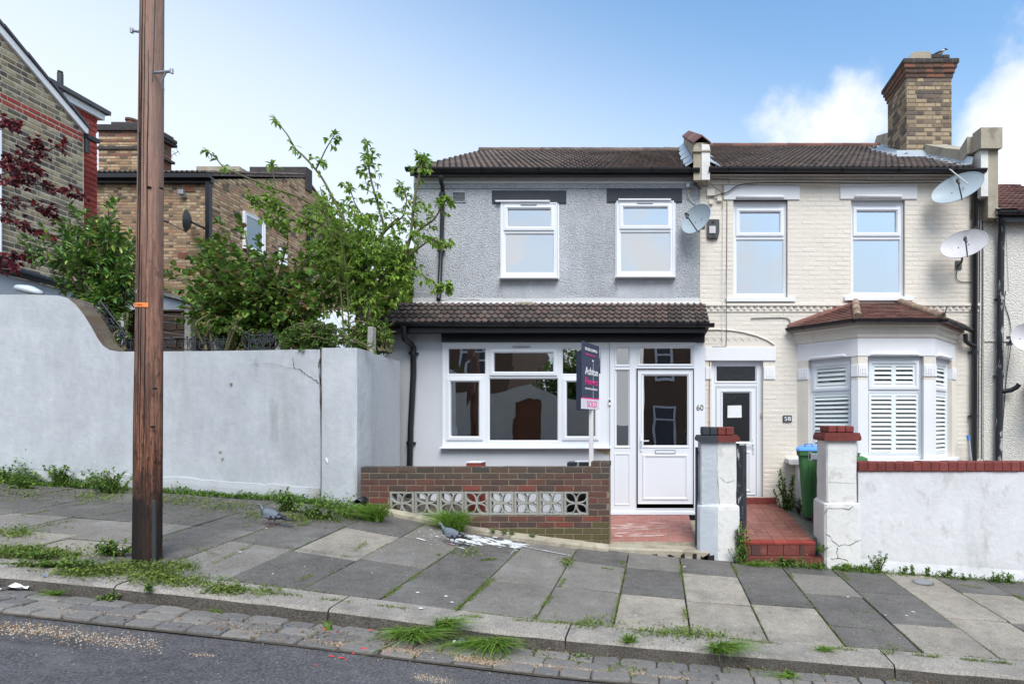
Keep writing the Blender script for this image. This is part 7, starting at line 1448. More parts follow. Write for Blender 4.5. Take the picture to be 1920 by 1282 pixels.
# ------------------------------------------------------------------ other side of the street (seen only as reflections)
op = thing('opposite_wall', 'cream rendered yard wall with an arched brown door across the street', 'wall', (-6, -4.6, 0))
mb = MB(); hz = zk(-6) - .1
mb.prism([(-12, hz - 1), (-5.55, hz - 1), (-5.55, hz + 1.9), (-5.0, hz + 2.1), (-4.45, hz + 1.9), (-4.45, hz - 1), (-2.0, hz - 1), (-2.0, 2.1), (-3.6, 2.5), (-5, 3.15), (-6.5, 2.75), (-12, 2.6)], -4.9, -4.6); obj('rendered_wall', mb, 'far', op)
mb = MB(); mb.prism([(-5.55, hz - .2), (-4.45, hz - .2), (-4.45, hz + 1.9), (-4.7, hz + 2.03), (-5.0, hz + 2.1), (-5.3, hz + 2.03), (-5.55, hz + 1.9)], -4.75, -4.7); obj('arched_door', mb, 'doorbrown', op)
def opp(x0, x1, y, zt_, m, lab, wins):
    t = thing('opposite_house', lab, 'house', ((x0 + x1) / 2, y, 0)); mb = MB(); mb.box(x0, x1, y - 7, y, -1.5, zt_); obj('wall', mb, m, t); mb = MB(); mb.prism([(y + .3, zt_), (y - 3.5, zt_ + 2.0), (y - 7.3, zt_)], x0, x1, axis='x'); obj('roof', mb, 'slate', t)
    for (a, b, c, d) in wins:
        X = Matrix.Translation((a, y + .06, 0)) @ Matrix.Rotation(math.pi, 4, 'Z'); mb = MB(); mb.ring(a, b, c, d, [(0, y), (0, y + .07), (.09, y + .07), (.09, y + .01)]); mb.box(a, b, y + .02, y + .065, (c + d) / 2 + .25, (c + d) / 2 + .33); obj('window_frame', mb, 'white', t); mb = MB(); mb.box(a + .05, b - .05, y - .01, y + .02, c + .05, d - .05); obj('window_glass', mb, 'slate', t)
opp(-16, -6.2, -6.2, 5.2, 'oppbrick', 'brown brick house across the street', [(-10.6, -9.6, 3.3, 4.8), (-8.4, -7.4, 3.3, 4.8), (-13.5, -12.5, 3.3, 4.8)])
opp(-.6, 11, -6.4, 5.3, 'oppbrick', 'brick house with white bay windows across the street', [(-.1, .7, 3.4, 4.9), (1.5, 2.6, 3.4, 4.9), (3.8, 4.9, 3.4, 4.9), (-.2, .8, .5, 2.3), (1.3, 2.9, .5, 2.4), (3.7, 4.8, .3, 2.5), (6, 7.2, 3.4, 4.9), (6, 7.5, .5, 2.4), (9, 10, 3.4, 4.9)])
mb = MB()
opt = thing('street_tree', 'leafy tree across the street', 'tree', (-3.2, -6, 0)); mb.tube([(-3.2, -6, -.3), (-3.1, -6, 2.5), (-3.3, -6, 4.0)], [.16, .12, .06], 8); obj('trunk', mb, 'bark', opt)
# ------------------------------------------------------------------ VEGETATION
def leaf(mb, p, d, up, L, W, fold=.25, droop=.15):
    d = d.normalized(); s = d.cross(up)
    s = s.normalized() if s.length > 1e-4 else Vector((1, 0, 0)); n = s.cross(d)
    a, b = p + d * L * .35, p + d * L * .72; dn = n * -L * droop
    vs = [p, a + s * W * .5 + n * W * fold, b + s * W * .36 + n * W * fold + dn * .6, p + d * L + dn * 1.4, b - s * W * .36 + n * W * fold + dn * .6, a - s * W * .5 + n * W * fold, a, b + dn * .5]
    mb.add(vs, [(0, 6, 1), (6, 7, 2, 1), (7, 3, 2), (0, 5, 6), (6, 5, 4, 7), (7, 4, 3)])
def rv(a=1.0): return Vector((R.uniform(-a, a), R.uniform(-a, a), R.uniform(-a, a)))
def smooth(pts, k=5):
    P_ = [Vector(p) for p in pts]; Q = []
    for i in range(len(P_) - 1):
        p0, p1, p2, p3 = P_[max(i - 1, 0)], P_[i], P_[i + 1], P_[min(i + 2, len(P_) - 1)]
        for s in range(k):
            t = s / k; Q.append(.5 * ((2 * p1) + (-p0 + p2) * t + (2 * p0 - 5 * p1 + 4 * p2 - p3) * t * t + (-p0 + 3 * p1 - 3 * p2 + p3) * t ** 3))
    Q.append(P_[-1]); return Q
def twig(wood, lm, p, d, L, r, leafL, leafW, nl, droop=.15, grav=.1, tuft=True):
    pts = [p]; q = p.copy(); dd = d.normalized(); n = 4
    for i in range(n): dd = (dd + rv(.22) + Vector((0, 0, -grav * .4))).normalized(); q = q + dd * L / n; pts.append(q.copy())
    wood.tube(pts, [r * (1 - .7 * i / n) for i in range(n + 1)], 4, cap=False)
    for i in range(nl):
        t = (i + .6) / nl; k = min(n - 1, int(t * n)); c = pts[k].lerp(pts[k + 1], t * n - k); ax = (pts[k + 1] - pts[k]).normalized()
        sd = ax.cross(rv()).normalized(); leaf(lm, c, ax * .55 + sd * .9 + Vector((0, 0, -grav)), Vector((0, 0, 1)) + rv(.5), leafL * R.uniform(.6, 1.15), leafW * R.uniform(.7, 1.1), R.uniform(.1, .35), droop)
    if tuft:
        for _ in range(3): leaf(lm, q, dd + rv(.7), Vector((0, 0, 1)) + rv(.4), leafL * R.uniform(.7, 1), leafW, .25, droop)
def split_leaves(parent, lm, m, name, n_single):
    """largest-looking leaves one by one, the rest as foliage"""
    L = len(lm.v) // 8; idx = set(R.sample(range(L), min(n_single, L))); rest = MB()
    for i in range(L):
        vs = lm.v[8 * i:8 * i + 8]; fs = [(0, 6, 1), (6, 7, 2, 1), (7, 3, 2), (0, 5, 6), (6, 5, 4, 7), (7, 4, 3)]
        if i in idx: q = MB(); q.add(vs, fs); obj(name, q, m, parent)
        else: rest.add(vs, fs)
    obj('foliage', rest, m, parent, kind='stuff')
def J(x, y, Y): return P(x, y, Y)
# cherry tree behind the corner
ct = thing('cherry_tree', 'young cherry tree with long upright leafy branches between the pale wall and the pebbledash house', 'tree', P(688, 660, 8.1)); W1, W2, L1 = MB(), MB(), MB()
W1.tube(smooth([P(672, 700, 8.15), P(674, 615, 8.15), P(672, 545, 8.2), P(686, 492, 8.3), P(716, 440, 8.4), P(748, 408, 8.4)]), [.06 - .0018 * i for i in range(26)], 8)
W1.tube(smooth([P(691, 700, 8.0), P(692, 615, 8.0), P(688, 540, 8.05), P(690, 500, 8.1), P(678, 470, 8.1), P(660, 440, 8.1), P(645, 412, 8.1)]), [.04 - .0009 * i for i in range(31)], 7)
br_ = [ # (points in the picture plane with depths, radius)
 ([(689, 534, 8.05), (722, 523, 8.0), (751, 494, 7.95), (769, 446, 7.9), (777, 373, 7.9), (789, 318, 7.95), (796, 296, 8.0)], .026, 1.2),
 ([(769, 446, 7.9), (790, 428, 7.85), (812, 413, 7.8), (826, 392, 7.8), (838, 372, 7.8)], .015, 1.1),
 ([(751, 494, 7.95), (785, 465, 7.85), (812, 450, 7.8), (838, 462, 7.8)], .013, 1.0),
 ([(722, 523, 8.0), (770, 502, 7.9), (802, 523, 7.85), (825, 538, 7.85), (846, 539, 7.8)], .012, 1.1),
 ([(722, 432, 8.4), (713, 400, 8.35), (703, 365, 8.3), (693, 325, 8.3), (690, 290, 8.3), (688, 268, 8.3)], .018, 1.2),
 ([(722, 432, 8.4), (745, 415, 8.3), (758, 400, 8.3), (762, 370, 8.3), (752, 345, 8.3)], .012, 1.0),
 ([(645, 412, 8.1), (623, 370, 8.1), (606, 338, 8.1), (590, 316, 8.1), (568, 292, 8.1), (553, 278, 8.1), (540, 255, 8.1), (531, 243, 8.1), (516, 224, 8.1)], .017, .42),
 ([(592, 318, 8.1), (600, 303, 8.1), (609, 284, 8.1), (618, 268, 8.1), (629, 250, 8.1)], .008, .8),
 ([(650, 440, 8.1), (610, 400, 8.1), (560, 370, 8.0), (517, 355, 8.0), (480, 340, 8.0), (450, 328, 8.0), (421, 315, 8.0), (404, 296, 8.0), (388, 284, 8.0)], .016, .25),
 ([(517, 355, 8.0), (513, 330, 8.0), (510, 308, 8.0)], .006, .6),
 ([(650, 470, 8.0), (604, 440, 8.0), (560, 415, 7.95), (520, 412, 7.9), (490, 395, 7.9), (470, 372, 7.9)], .014, 1.0),
 ([(650, 450, 8.0), (600, 420, 8.0), (550, 400, 7.9), (520, 385, 7.9), (497, 368, 7.9)], .012, .9),
 ([(686, 492, 8.2), (650, 460, 8.0), (630, 430, 8.0), (615, 395, 8.0), (608, 370, 8.0)], .014, 1.0),
 ([(716, 440, 8.4), (700, 470, 8.3), (740, 470, 8.2), (775, 470, 8.1)], .012, 1.0),
 ([(674, 560, 8.15), (640, 540, 8.0), (610, 530, 8.0), (590, 540, 8.0)], .012, 1.2),
 ([(688, 560, 8.0), (720, 560, 7.9), (745, 550, 7.9), (765, 540, 7.9)], .012, 1.1),
 ([(672, 540, 8.2), (650, 500, 8.1), (620, 490, 8.0), (600, 470, 8.0)], .012, 1.3),
 ([(690, 500, 8.1), (705, 480, 8.0), (735, 500, 8.0), (760, 520, 8.0)], .012, 1.3),
 ([(686, 492, 8.3), (670, 440, 8.3), (680, 410, 8.3), (665, 380, 8.3), (655, 350, 8.3)], .012, .9)]
for pts, r, dens in br_:
    Q = smooth([P(*p) for p in pts], 6); n = len(Q); W2.tube(Q, [r * (1 - .75 * i / n) + .003 for i in range(n)], 5, cap=False)
    tot = sum((b - a).length for a, b in zip(Q, Q[1:])); ns = int(tot / .045 * dens)
    for _ in range(ns):
        i = min(n - 2, int(R.random() ** .8 * (n - 1))); c = Q[i].lerp(Q[i + 1], R.random()); ax = (Q[i + 1] - Q[i]).normalized(); sd = ax.cross(rv()).normalized()
        if dens < .6: L_ = R.uniform(.02, .05); nl = 2
        else: L_ = R.uniform(.05, .20) * (1 - .35 * i / n); nl = R.randrange(3, 6)
        twig(W2, L1, c, ax * .5 + sd, L_, .004, .095, .042, nl, .25, .35, dens > .6)
    for _ in range(9): leaf(L1, Q[-1] - (Q[-1] - Q[-2]) * R.random() * 3, (Q[-1] - Q[-2]).normalized() * .6 + rv(.9) + Vector((0, 0, -.2)), Vector((0, 0, 1)), R.uniform(.07, .11), .042, .25, .25)
for (x, y, rx, ry, n) in ((655, 455, 50, 60, 180), (700, 495, 60, 50, 210), (620, 480, 45, 45, 100), (640, 545, 65, 45, 130), (730, 495, 34, 45, 110), (700, 430, 40, 45, 50), (600, 400, 40, 35, 40), (680, 570, 35, 30, 50)):
    for _ in range(int(n * .62)):
        t = R.random() * 6.28; q = math.sqrt(R.random()); c = P(x + rx * q * math.cos(t), y + ry * q * math.sin(t), R.uniform(7.75, 8.5)); twig(W2, L1, c, rv() + Vector((0, 0, .2)), R.uniform(.1, .22), .004, .095, .045, R.randrange(3, 6), .25, .3)
obj('trunk', W1, 'bark', ct); obj('branches', W2, 'stem', ct); split_leaves(ct, L1, 'leafc', 'leaf', 160)
# big round shrub
def bush(name, label, cat, base, targets, Y, dep, m, leafL, leafW, nper, twL, stemm='stem', singles=60, droop=.12, n_t=6, base_leafy=.35, group=None):
    t = thing(name, label, cat, base, group); Wd, Lm = MB(), MB()
    for (x, y) in targets:
        e = P(x, y, Y + R.uniform(-dep, dep)); b = Vector(base) + Vector((R.uniform(-.1, .1), R.uniform(-.08, .08), 0)); mid_ = b.lerp(e, .5) + rv(.12) + Vector((0, 0, .12)); Q = smooth([b, mid_, e], 6); n = len(Q)
        Wd.tube(Q, [.016 * (1 - .75 * i / n) + .002 for i in range(n)], 5, cap=False)
        for _ in range(n_t):
            i = int((base_leafy + (1 - base_leafy) * R.random()) * (n - 2)); c = Q[i].lerp(Q[i + 1], R.random()); ax = (Q[i + 1] - Q[i]).normalized(); twig(Wd, Lm, c, ax * .7 + rv(.9), R.uniform(.5, 1.1) * twL, .004, leafL, leafW, nper, droop, .1)
        twig(Wd, Lm, Q[-1], (Q[-1] - Q[-2]), twL * .8, .004, leafL, leafW, nper + 2, droop, 0)
    obj('branches', Wd, stemm, t); split_leaves(t, Lm, m, 'leaf', singles); return t
def ell(cx_, cy_, rx, ry, n, ymax=9999):
    r = []
    while len(r) < n:
        t = R.random() * 6.28; q = R.random() ** .5; x, y = cx_ + rx * q * math.cos(t), cy_ + ry * q * math.sin(t)
        if y < ymax: r.append((x, y))
    return r
bush('leafy_shrub', 'large rounded green shrub with broad leaves and bronze tips behind the pale wall', 'shrub', P(500, 665, 8.0), ell(475, 560, 118, 78, 100, 640) + ell(455, 492, 72, 24, 14) + [(335, 525), (345, 520), (380, 500), (395, 480), (430, 445), (460, 435), (540, 455), (580, 480), (605, 520), (600, 560)], 7.85, .45, 'leafs', .105, .085, 4, .26, n_t=6, singles=80)
bush('laurel_shrub', 'dark glossy laurel with upright shoots left of the timber pole', 'shrub', P(205, 620, 8.1), ell(185, 500, 62, 75, 36) + [(205, 395), (212, 400), (208, 420), (140, 405), (150, 410), (160, 420), (125, 440), (95, 448), (75, 462), (60, 470), (85, 470), (240, 455), (248, 470), (245, 500), (240, 540), (235, 570), (215, 580), (190, 570), (120, 520), (130, 490), (205, 440), (215, 455)], 8.05, .35, 'leafl', .115, .042, 6, .2, n_t=6, singles=60, base_leafy=.55)
# purple plum reaching in from the left
pl_ = thing('plum_tree', 'purple leaved plum tree reaching in from the left edge above the pale wall', 'tree', P(-140, 700, 8.0)); Wd, Lm = MB(), MB(); tr0 = P(-140, 700, 8.0)
Wd.tube(smooth([tr0 - Vector((0, 0, .8)), P(-130, 560, 8), P(-110, 420, 8), P(-100, 330, 8)]), [.07 - .002 * i for i in range(16)], 8)
for pts in (((-105, 400), (-40, 345), (30, 318), (70, 300), (100, 278), (125, 272)), ((-110, 380), (-30, 350), (40, 345), (90, 350), (130, 362), (150, 366)), ((-60, 310), (-20, 260), (0, 235), (18, 225), (30, 240)), ((-100, 420), (-20, 385), (40, 385), (80, 392), (100, 405)), ((-110, 440), (-20, 400), (30, 415), (60, 430), (95, 442)), ((-120, 500), (-30, 480), (15, 482), (45, 486), (58, 490)), ((-90, 360), (-30, 320), (15, 300), (45, 310), (70, 320)), ((-100, 400), (-20, 330), (10, 340), (35, 330), (60, 335)), ((-120, 520), (-30, 495), (10, 505), (35, 500)), ((-60, 300), (-20, 300), (20, 310), (50, 280), (80, 268))):
    Q = smooth([P(x, y, 7.9 + R.uniform(-.3, .3)) for x, y in pts], 6); n = len(Q); Wd.tube(Q, [.012 * (1 - .8 * i / n) + .002 for i in range(n)], 5, cap=False)
    for _ in range(26):
        i = int(R.uniform(.35, 1) * (n - 2)); c = Q[i].lerp(Q[i + 1], R.random()); ax = (Q[i + 1] - Q[i]).normalized(); twig(Wd, Lm, c, ax + rv(.8), R.uniform(.05, .13), .003, .07, .045, 4, .1, .1)
obj('branches', Wd, 'bark', pl_); split_leaves(pl_, Lm, 'leafr', 'leaf', 60)
# feathery saplings in front of the side wall
for k, (lab, stems) in enumerate((('slim feathery sapling with two stems left of the cherry trunk', [((645, 650), (640, 560), (628, 480), (612, 400), (600, 350)), ((655, 655), (652, 560), (648, 500), (640, 440), (636, 400))]),)):
    t = thing('sapling', lab, 'sapling', P(650, 655, 7.6)); Wd, Lm = MB(), MB()
    for st_ in stems:
        Q = smooth([P(x, y, 7.6) for x, y in st_], 8); n = len(Q); Wd.tube(Q, [.010 * (1 - .7 * i / n) + .002 for i in range(n)], 5, cap=False)
        for _ in range(34):
            i = int(R.uniform(.35, 1) * (n - 2)); c = Q[i]; d = (rv() * 1.0 + Vector((0, 0, .3))).normalized(); L_ = R.uniform(.16, .3); e = c + d * L_ + Vector((0, 0, -.05)); Wd.tube([c, c.lerp(e, .5) + Vector((0, 0, .02)), e], .002, 3, cap=False)
            for j in range(9):
                q = c.lerp(e, .25 + .75 * j / 9)
                for s in (-1, 1): leaf(Lm, q, d * .4 + d.cross(Vector((0, 0, 1))) * s, Vector((0, 0, 1)), .045, .014, .1, .1)
    obj('stem', Wd, 'stem', t); obj('foliage', Lm, 'leafc', t, kind='stuff')
bush('creeper', 'low creeper spilling over the wall top left of the corner pier', 'creeper', P(585, 660, 7.2), ell(585, 632, 62, 22, 60, 655) + [(555, 665), (556, 680), (553, 690), (552, 672), (540, 655), (660, 640), (690, 645), (700, 655)], 7.15, .12, 'weed', .034, .022, 9, .11, n_t=7, singles=0, base_leafy=.2)
for lab, pts in (('thin weed with upright stalk growing on the wall top beside the pole', [(228, 600), (222, 615), (236, 612), (230, 590), (240, 625)]), ('straggly weed on the wall top right of the concrete post', [(390, 590), (385, 605), (395, 615), (402, 600), (380, 620), (400, 630)]), ('dark green bramble on the wall top left of the big shrub', [(425, 620), (435, 605), (445, 600), (450, 625), (430, 635), (460, 630), (440, 640)])):
    bush('weed', lab, 'weed', P(sum(p[0] for p in pts) / len(pts), 658, 7.3), pts, 7.3, .06, 'weed', .05, .022, 5, .08, n_t=3, singles=0)
bush('garden_plant', 'tall grassy plants and nettles behind the return wall under the cherry tree', 'plant', P(715, 660, 7.7), ell(705, 632, 26, 22, 22, 652) + ell(665, 628, 25, 25, 20), 7.8, .25, 'leafs', .08, .03, 5, .12, n_t=5, singles=0, base_leafy=.1)
bush('background_tree', 'bright yellow green tree behind the cherry tree and the porch roof', 'tree', P(720, 680, 14), ell(735, 560, 62, 75, 90) + ell(690, 600, 40, 50, 40), 13.5, .8, 'leafb', .16, .10, 6, .42, n_t=6, singles=0, base_leafy=.3)
Lm, Wd = MB(), MB()
for _ in range(2600):
    c = Vector((-3.6, -6.2, 3.2)) + Vector((R.gauss(0, .8), R.gauss(0, .7), R.gauss(0, .9))) ; c = c if (c - Vector((-3.6, -6.2, 3.2))).length < 1.7 else Vector((-3.6, -6.2, 3.2)) + rv(); leaf(Lm, c, rv(), Vector((0, 0, 1)), .22, .14)
obj('foliage', Lm, 'leafs', opt, kind='stuff')
# ------------------------------------------------------------------ pavement weeds
def tuft(label, px_, py_, n, h, spread, m='grassm', Yoff=0, name='grass_tuft', cat='grass', lean=(0, 0), group=None, base=None):
    g = Vector(base) if base else G(px_, py_); t = MB()
    if not base and g.y > YW - .12: g.y = YW - .10; g.x = (px_ - CX) / F * g.y; g.z = zg(g.x, g.y)
    for _ in range(int(n * 1.5)):
        a = R.random() * 6.28; r = spread * .3 * math.sqrt(R.random()); b = g + Vector((math.cos(a) * r, math.sin(a) * r * .5, -.01)); L_ = h * R.uniform(.45, 1.1); th = R.gauss(0, .55); out_ = Vector((math.sin(th) + lean[0], -abs(R.gauss(0, .35)) + lean[1], 0)) * spread * 1.1
        pts = [b + out_ * (k / 4) ** 1.6 + Vector((0, 0, L_ * (math.sin(k / 4 * 1.45)))) for k in range(5)]; w_ = R.uniform(.003, .006); s = Vector((math.cos(a * 3), math.sin(a * 3), 0)) * w_
        vs = []
        for k, p in enumerate(pts): q = s * (1 - (k / 4) ** 2 * .95); vs += [p - q, p + q]
        t.add(vs, [(2 * k, 2 * k + 1, 2 * k + 3, 2 * k + 2) for k in range(4)])
    o = obj(name, t, m, base=g); o['label'] = label; o['category'] = cat
    if group: o['group'] = group
    return o
tuft('big bright tuft of long grass in front of the middle of the low brick wall', 850, 985, 480, .27, .42)
tuft('wide tuft of long grass at the left foot of the low brick wall', 700, 975, 380, .22, .36)
tuft('large dark green grass clump hanging below the kerb, left of the pair', 770, 1193, 330, .12, .34, lean=(.3, -.2)); tuft('grass between the two large clumps below the kerb', 835, 1196, 110, .09, .25, lean=(.5, -.1))
tuft('large dark green grass clump hanging below the kerb, right of the pair', 925, 1210, 330, .12, .34, lean=(-.1, -.3)); tuft('grass clump below the kerb in front of the half painted pillar', 1350, 1236, 220, .11, .26, lean=(.3, -.2)); tuft('small grass tuft below the kerb near the bottom middle', 1180, 1222, 70, .09, .14); tuft('grass tuft at the very bottom right below the kerb', 1480, 1270, 60, .06, .2, lean=(-.5, 0)); tuft('grass tuft growing on top of the kerb on the right', 1545, 1218, 90, .04, .12, lean=(0, 0))
tuft('grass blades in the gutter at the left edge', 100, 1118, 46, .08, .16, lean=(.3, 0)); tuft('few grass blades in the gutter right of the pole', 410, 1150, 22, .06, .1); tuft('few blades of grass against the kerb face left of centre', 618, 1165, 14, .10, .06)
tuft('bright little grass tuft at the foot of the red capped pillar', 1588, 1052, 80, .11, .10); tuft('grass fringe along the foot of the red step', 1420, 1050, 200, .05, .22); tuft('grass behind the pigeon at the wall foot right of centre', 640, 962, 60, .08, .2)
def mossline(mb, a, b, n, w_, h=.012, grassy=.5):
    A_, B_ = G(*a), G(*b)
    for _ in range(n):
        t = R.random(); cl = noise.noise(Vector((A_.lerp(B_, t).x * 4, A_.lerp(B_, t).y * 4, 2)))
        if cl < -.05: continue
        p = A_.lerp(B_, t) + Vector((R.gauss(0, w_), R.gauss(0, w_), 0)); p.z = zg(p.x, p.y) if p.y > YK else zk(p.x) - .1
        if R.random() < grassy:
            a_ = R.random() * 6.28; s = Vector((math.cos(a_), math.sin(a_), 0)) * .0022; e = p + Vector((R.gauss(0, .012), R.gauss(0, .012), R.uniform(.6, 2.2) * h)); mb.add([p - s, p + s, e], [(0, 1, 2)])
        else: leaf(mb, p + Vector((0, 0, .002)), Vector((R.gauss(0, 1), R.gauss(0, 1), .5)), Vector((0, 0, 1)), R.uniform(.008, .02), .008, .1, .1)
mb = MB(); ins_ = lambda p: True
def mj(xa_, ya_, xb_, yb_, n):
    for _ in range(n):
        t = R.random(); x, y = xa_ + (xb_ - xa_) * t, ya_ + (yb_ - ya_) * t
        if noise.noise(Vector((x * 2.2, y * 2.2, 7))) < -.08 or y > YW - .02: continue
        p = Vector((x + R.gauss(0, .006), y + R.gauss(0, .006), 0)); p.z = zg(p.x, p.y) - .004; a_ = R.random() * 6.28; s = Vector((math.cos(a_), math.sin(a_), 0)) * .003; mb.add([p - s, p + s, p + Vector((R.gauss(0, .006), R.gauss(0, .006), R.uniform(.006, .016)))], [(0, 1, 2)])
for x in xx:
    if -8 < x < 5.5: mj(x, y_in, x, YW, 420)
    if -8 < x < 5.5: mj(x, y_in + .87, x + .6, y_in + .87, 60); mj(x, y_in + .0, x + .6, y_in + .0, 130)
lines = [((0, 975), (250, 925), 500), ((60, 990), (245, 955), 300), ((310, 985), (470, 940), 220), ((345, 1005), (470, 985), 260), ((310, 1010), (405, 1040), 120), ((400, 1055), (520, 1000), 260), ((560, 1090), (700, 1010), 600), ((720, 1120), (800, 1068), 650), ((850, 1148), (925, 1085), 900), ((1000, 1160), (1060, 1085), 700), ((1055, 1075), (1075, 1050), 500), ((1145, 1180), (1170, 1080), 300), ((1165, 1065), (1172, 1035), 420), ((1280, 1085), (1273, 1045), 700), ((1288, 1180), (1284, 1140), 260), ((1380, 1075), (1372, 1045), 500), ((1405, 1110), (1390, 1075), 200), ((1610, 1105), (1575, 1072), 420), ((1490, 1090), (1475, 1065), 250), ((1800, 1095), (1900, 1115), 300), ((1870, 1105), (1920, 1122), 350), ((900, 1050), (950, 1045), 500), ((820, 1040), (850, 1036), 260), ((1110, 1062), (1160, 1068), 200), ((690, 1030), (730, 1022), 260), ((610, 990), (640, 975), 300), ((560, 985), (590, 980), 250), ((1420, 1080), (1560, 1160), 120), ((1590, 1140), (1690, 1225), 120)]
for a, b, n in lines: mossline(mb, a, b, n, .014)
kb_ = [(0, 1062), (200, 1082), (420, 1112), (650, 1140), (860, 1165), (1060, 1180), (1280, 1200), (1500, 1222), (1720, 1240), (1900, 1256)]
for a, b in zip(kb_, kb_[1:]): mossline(mb, (a[0], a[1] - 12), (b[0], b[1] - 12), 420, .012, .016)
for (x, y, rx, n) in ((40, 1035, 60, 1500), (110, 1042, 70, 1100), (200, 1070, 70, 1300), (150, 1075, 60, 900), (30, 1000, 40, 700), (250, 1062, 60, 700), (300, 1070, 30, 500), (330, 1092, 90, 1200), (420, 1108, 45, 900), (290, 1082, 50, 700), (340, 1064, 35, 500), (1250, 1187, 60, 500), (1320, 1192, 60, 500), (1110, 1170, 50, 400), (500, 1110, 30, 200), (40, 925, 60, 500), (180, 932, 60, 700), (340, 938, 70, 900), (420, 950, 60, 700), (560, 972, 30, 700), (640, 968, 50, 900), (480, 968, 30, 300), (1660, 1222, 25, 60), (880, 1035, 22, 250), (1062, 1056, 12, 300)):
    for _ in range(int(n * .62)):
        x_, y_ = x + R.gauss(0, rx * .55), y + R.gauss(0, 5.5); p = G(x_, max(y_, 900))
        if p.y < YK + .02: continue
        if p.y > YW - .02: p.y = YW - .02
        if p.y > YL - .06 - .25 and p.x < -3.8: pass
        if R.random() < .45: a_ = R.random() * 6.28; s = Vector((math.cos(a_), math.sin(a_), 0)) * .003; e = p + Vector((R.gauss(0, .02), R.gauss(0, .02), R.uniform(.02, .05))); mb.add([p - s, p + s, e], [(0, 1, 2)])
        else: leaf(mb, p + Vector((0, 0, R.uniform(.002, .03))), Vector((R.gauss(0, 1), R.gauss(0, 1), .6)), Vector((0, 0, 1)), R.uniform(.015, .035), .014, .15, .1)
obj('joint_weeds', mb, 'moss', kind='stuff')
mb = MB()
for (x0, x1, n, hh) in ((-20, 150, 2300, .11), (150, 245, 900, .10), (305, 430, 900, .045), (430, 560, 900, .06), (560, 672, 1500, .10), (672, 730, 400, .07), (1390, 1545, 700, .05), (1560, 1640, 500, .05), (1640, 1920, 500, .03)):
    for _ in range(n):
        x_ = R.uniform(x0, x1); fy = (YL if x_ < 600 else YW) - .03; X_ = (x_ - CX) / F * fy; k_ = .5 + noise.noise(Vector((X_ * 3.1, 9, 0)))
        p = Vector((X_ + R.gauss(0, .03), fy - abs(R.gauss(0, .07)), 0)); p.z = zg(p.x, p.y) + abs(R.gauss(0, hh * max(k_, .05)))
        leaf(mb, p, rv() + Vector((0, -.2, .4)), Vector((0, 0, 1)), R.uniform(.015, .05), R.uniform(.008, .02), .2, .2)
        if R.random() < .3: s = Vector((.0025, 0, 0)); b_ = Vector((p.x, p.y, zg(p.x, p.y))); mb.add([b_ - s, b_ + s, p + Vector((R.gauss(0, .02), -.01, .02))], [(0, 1, 2)])
obj('wall_foot_weeds', mb, 'weed', kind='stuff')
mb = MB()
for (x0, x1, y0, y1, n) in ((950, 1200, 1222, 1262, 900), (1200, 1700, 1238, 1280, 900), (740, 960, 1215, 1235, 500), (480, 740, 1185, 1215, 120)):
    for _ in range(n):
        t = R.random(); c_ = (x0 + (x1 - x0) * t, y0 + (y1 - y0) * t + R.gauss(0, 8))
        if noise.noise(Vector((c_[0] * .03, c_[1] * .05, 1))) < .0: continue
        p = G(*c_)
        if p.y > YK - .02 or p.y < YK - .38: continue
        p.z = zk(p.x) - .10; leaf(mb, p, Vector((R.gauss(0, 1), R.gauss(0, 1), .7)), Vector((0, 0, 1)), R.uniform(.01, .03), .01, .1, .1)
obj('gutter_weeds', mb, 'moss', kind='stuff')
def weed(label, x, y, hs, w_, n, LL=.045, LW=.02, m='weed', base=None, cat='weed', Y=None, name='weed_clump'):
    g = Vector(base) if base else G(x, y); 
    if not base and g.y > YW - .10 and True: g.y = (YL - .08) if g.x < -4.3 else YW - .06; g.z = zg(g.x, g.y)
    t = thing(name, label, cat, g); Wd, Lm = MB(), MB()
    for _ in range(n):
        d = Vector((R.gauss(0, w_), -abs(R.gauss(0, w_ * .4)), hs * R.uniform(.4, 1.05))); b0_ = g + Vector((R.gauss(0, w_ * .4), -abs(R.gauss(0, .02)), 0)); Q = [b0_, b0_ + d * .5 + rv(.01), b0_ + d]; Wd.tube(Q, [.003, .0025, .0012], 4, cap=False)
        for _k in range(int(8 + d.length * 75)):
            q = R.random(); c = Q[0].lerp(Q[1], q * 2) if q < .5 else Q[1].lerp(Q[2], q * 2 - 1); leaf(Lm, c, rv() + Vector((0, 0, .3)), Vector((0, 0, 1)), LL * R.uniform(.5, 1.1), LW, .2, .15)
    obj('stem', Wd, 'stem', t); obj('foliage', Lm, m, t, kind='stuff'); return t
weed('bushy nettle clump at the foot of the pale wall, farthest left', 5, 905, .20, .07, 16); weed('dark bushy weed at the pale wall foot, second from the left', 100, 912, .26, .12, 26); weed('low weeds at the pale wall foot beside the bushy weed', 50, 915, .14, .12, 20); weed('tall spreading weed at the pale wall foot just left of the pole', 215, 925, .30, .13, 28)
weed('weed with upright stalks at the pale wall foot left of the corner pier', 545, 958, .25, .12, 20, .06, .02); weed('reddish weed clump in front of the corner pier', 605, 972, .20, .12, 24); weed('weed around the drain pipe stub', 660, 968, .15, .07, 16)
weed('leafy weed at the pavement edge against the left side of the pole', 218, 1040, .14, .10, 24, .04, .02); weed('low weed mat on the slabs at the left edge', 60, 1042, .05, .16, 40, .03, .014); weed('low weed mat beside the kerb left of the pole', 110, 1060, .06, .16, 40, .03, .014); weed('weeds sprouting below the kerb by the first kerb joint', 205, 1124, .06, .05, 18, .025, .014); weed('single rosette weed below the kerb', 282, 1130, .04, .02, 6, .03, .02)
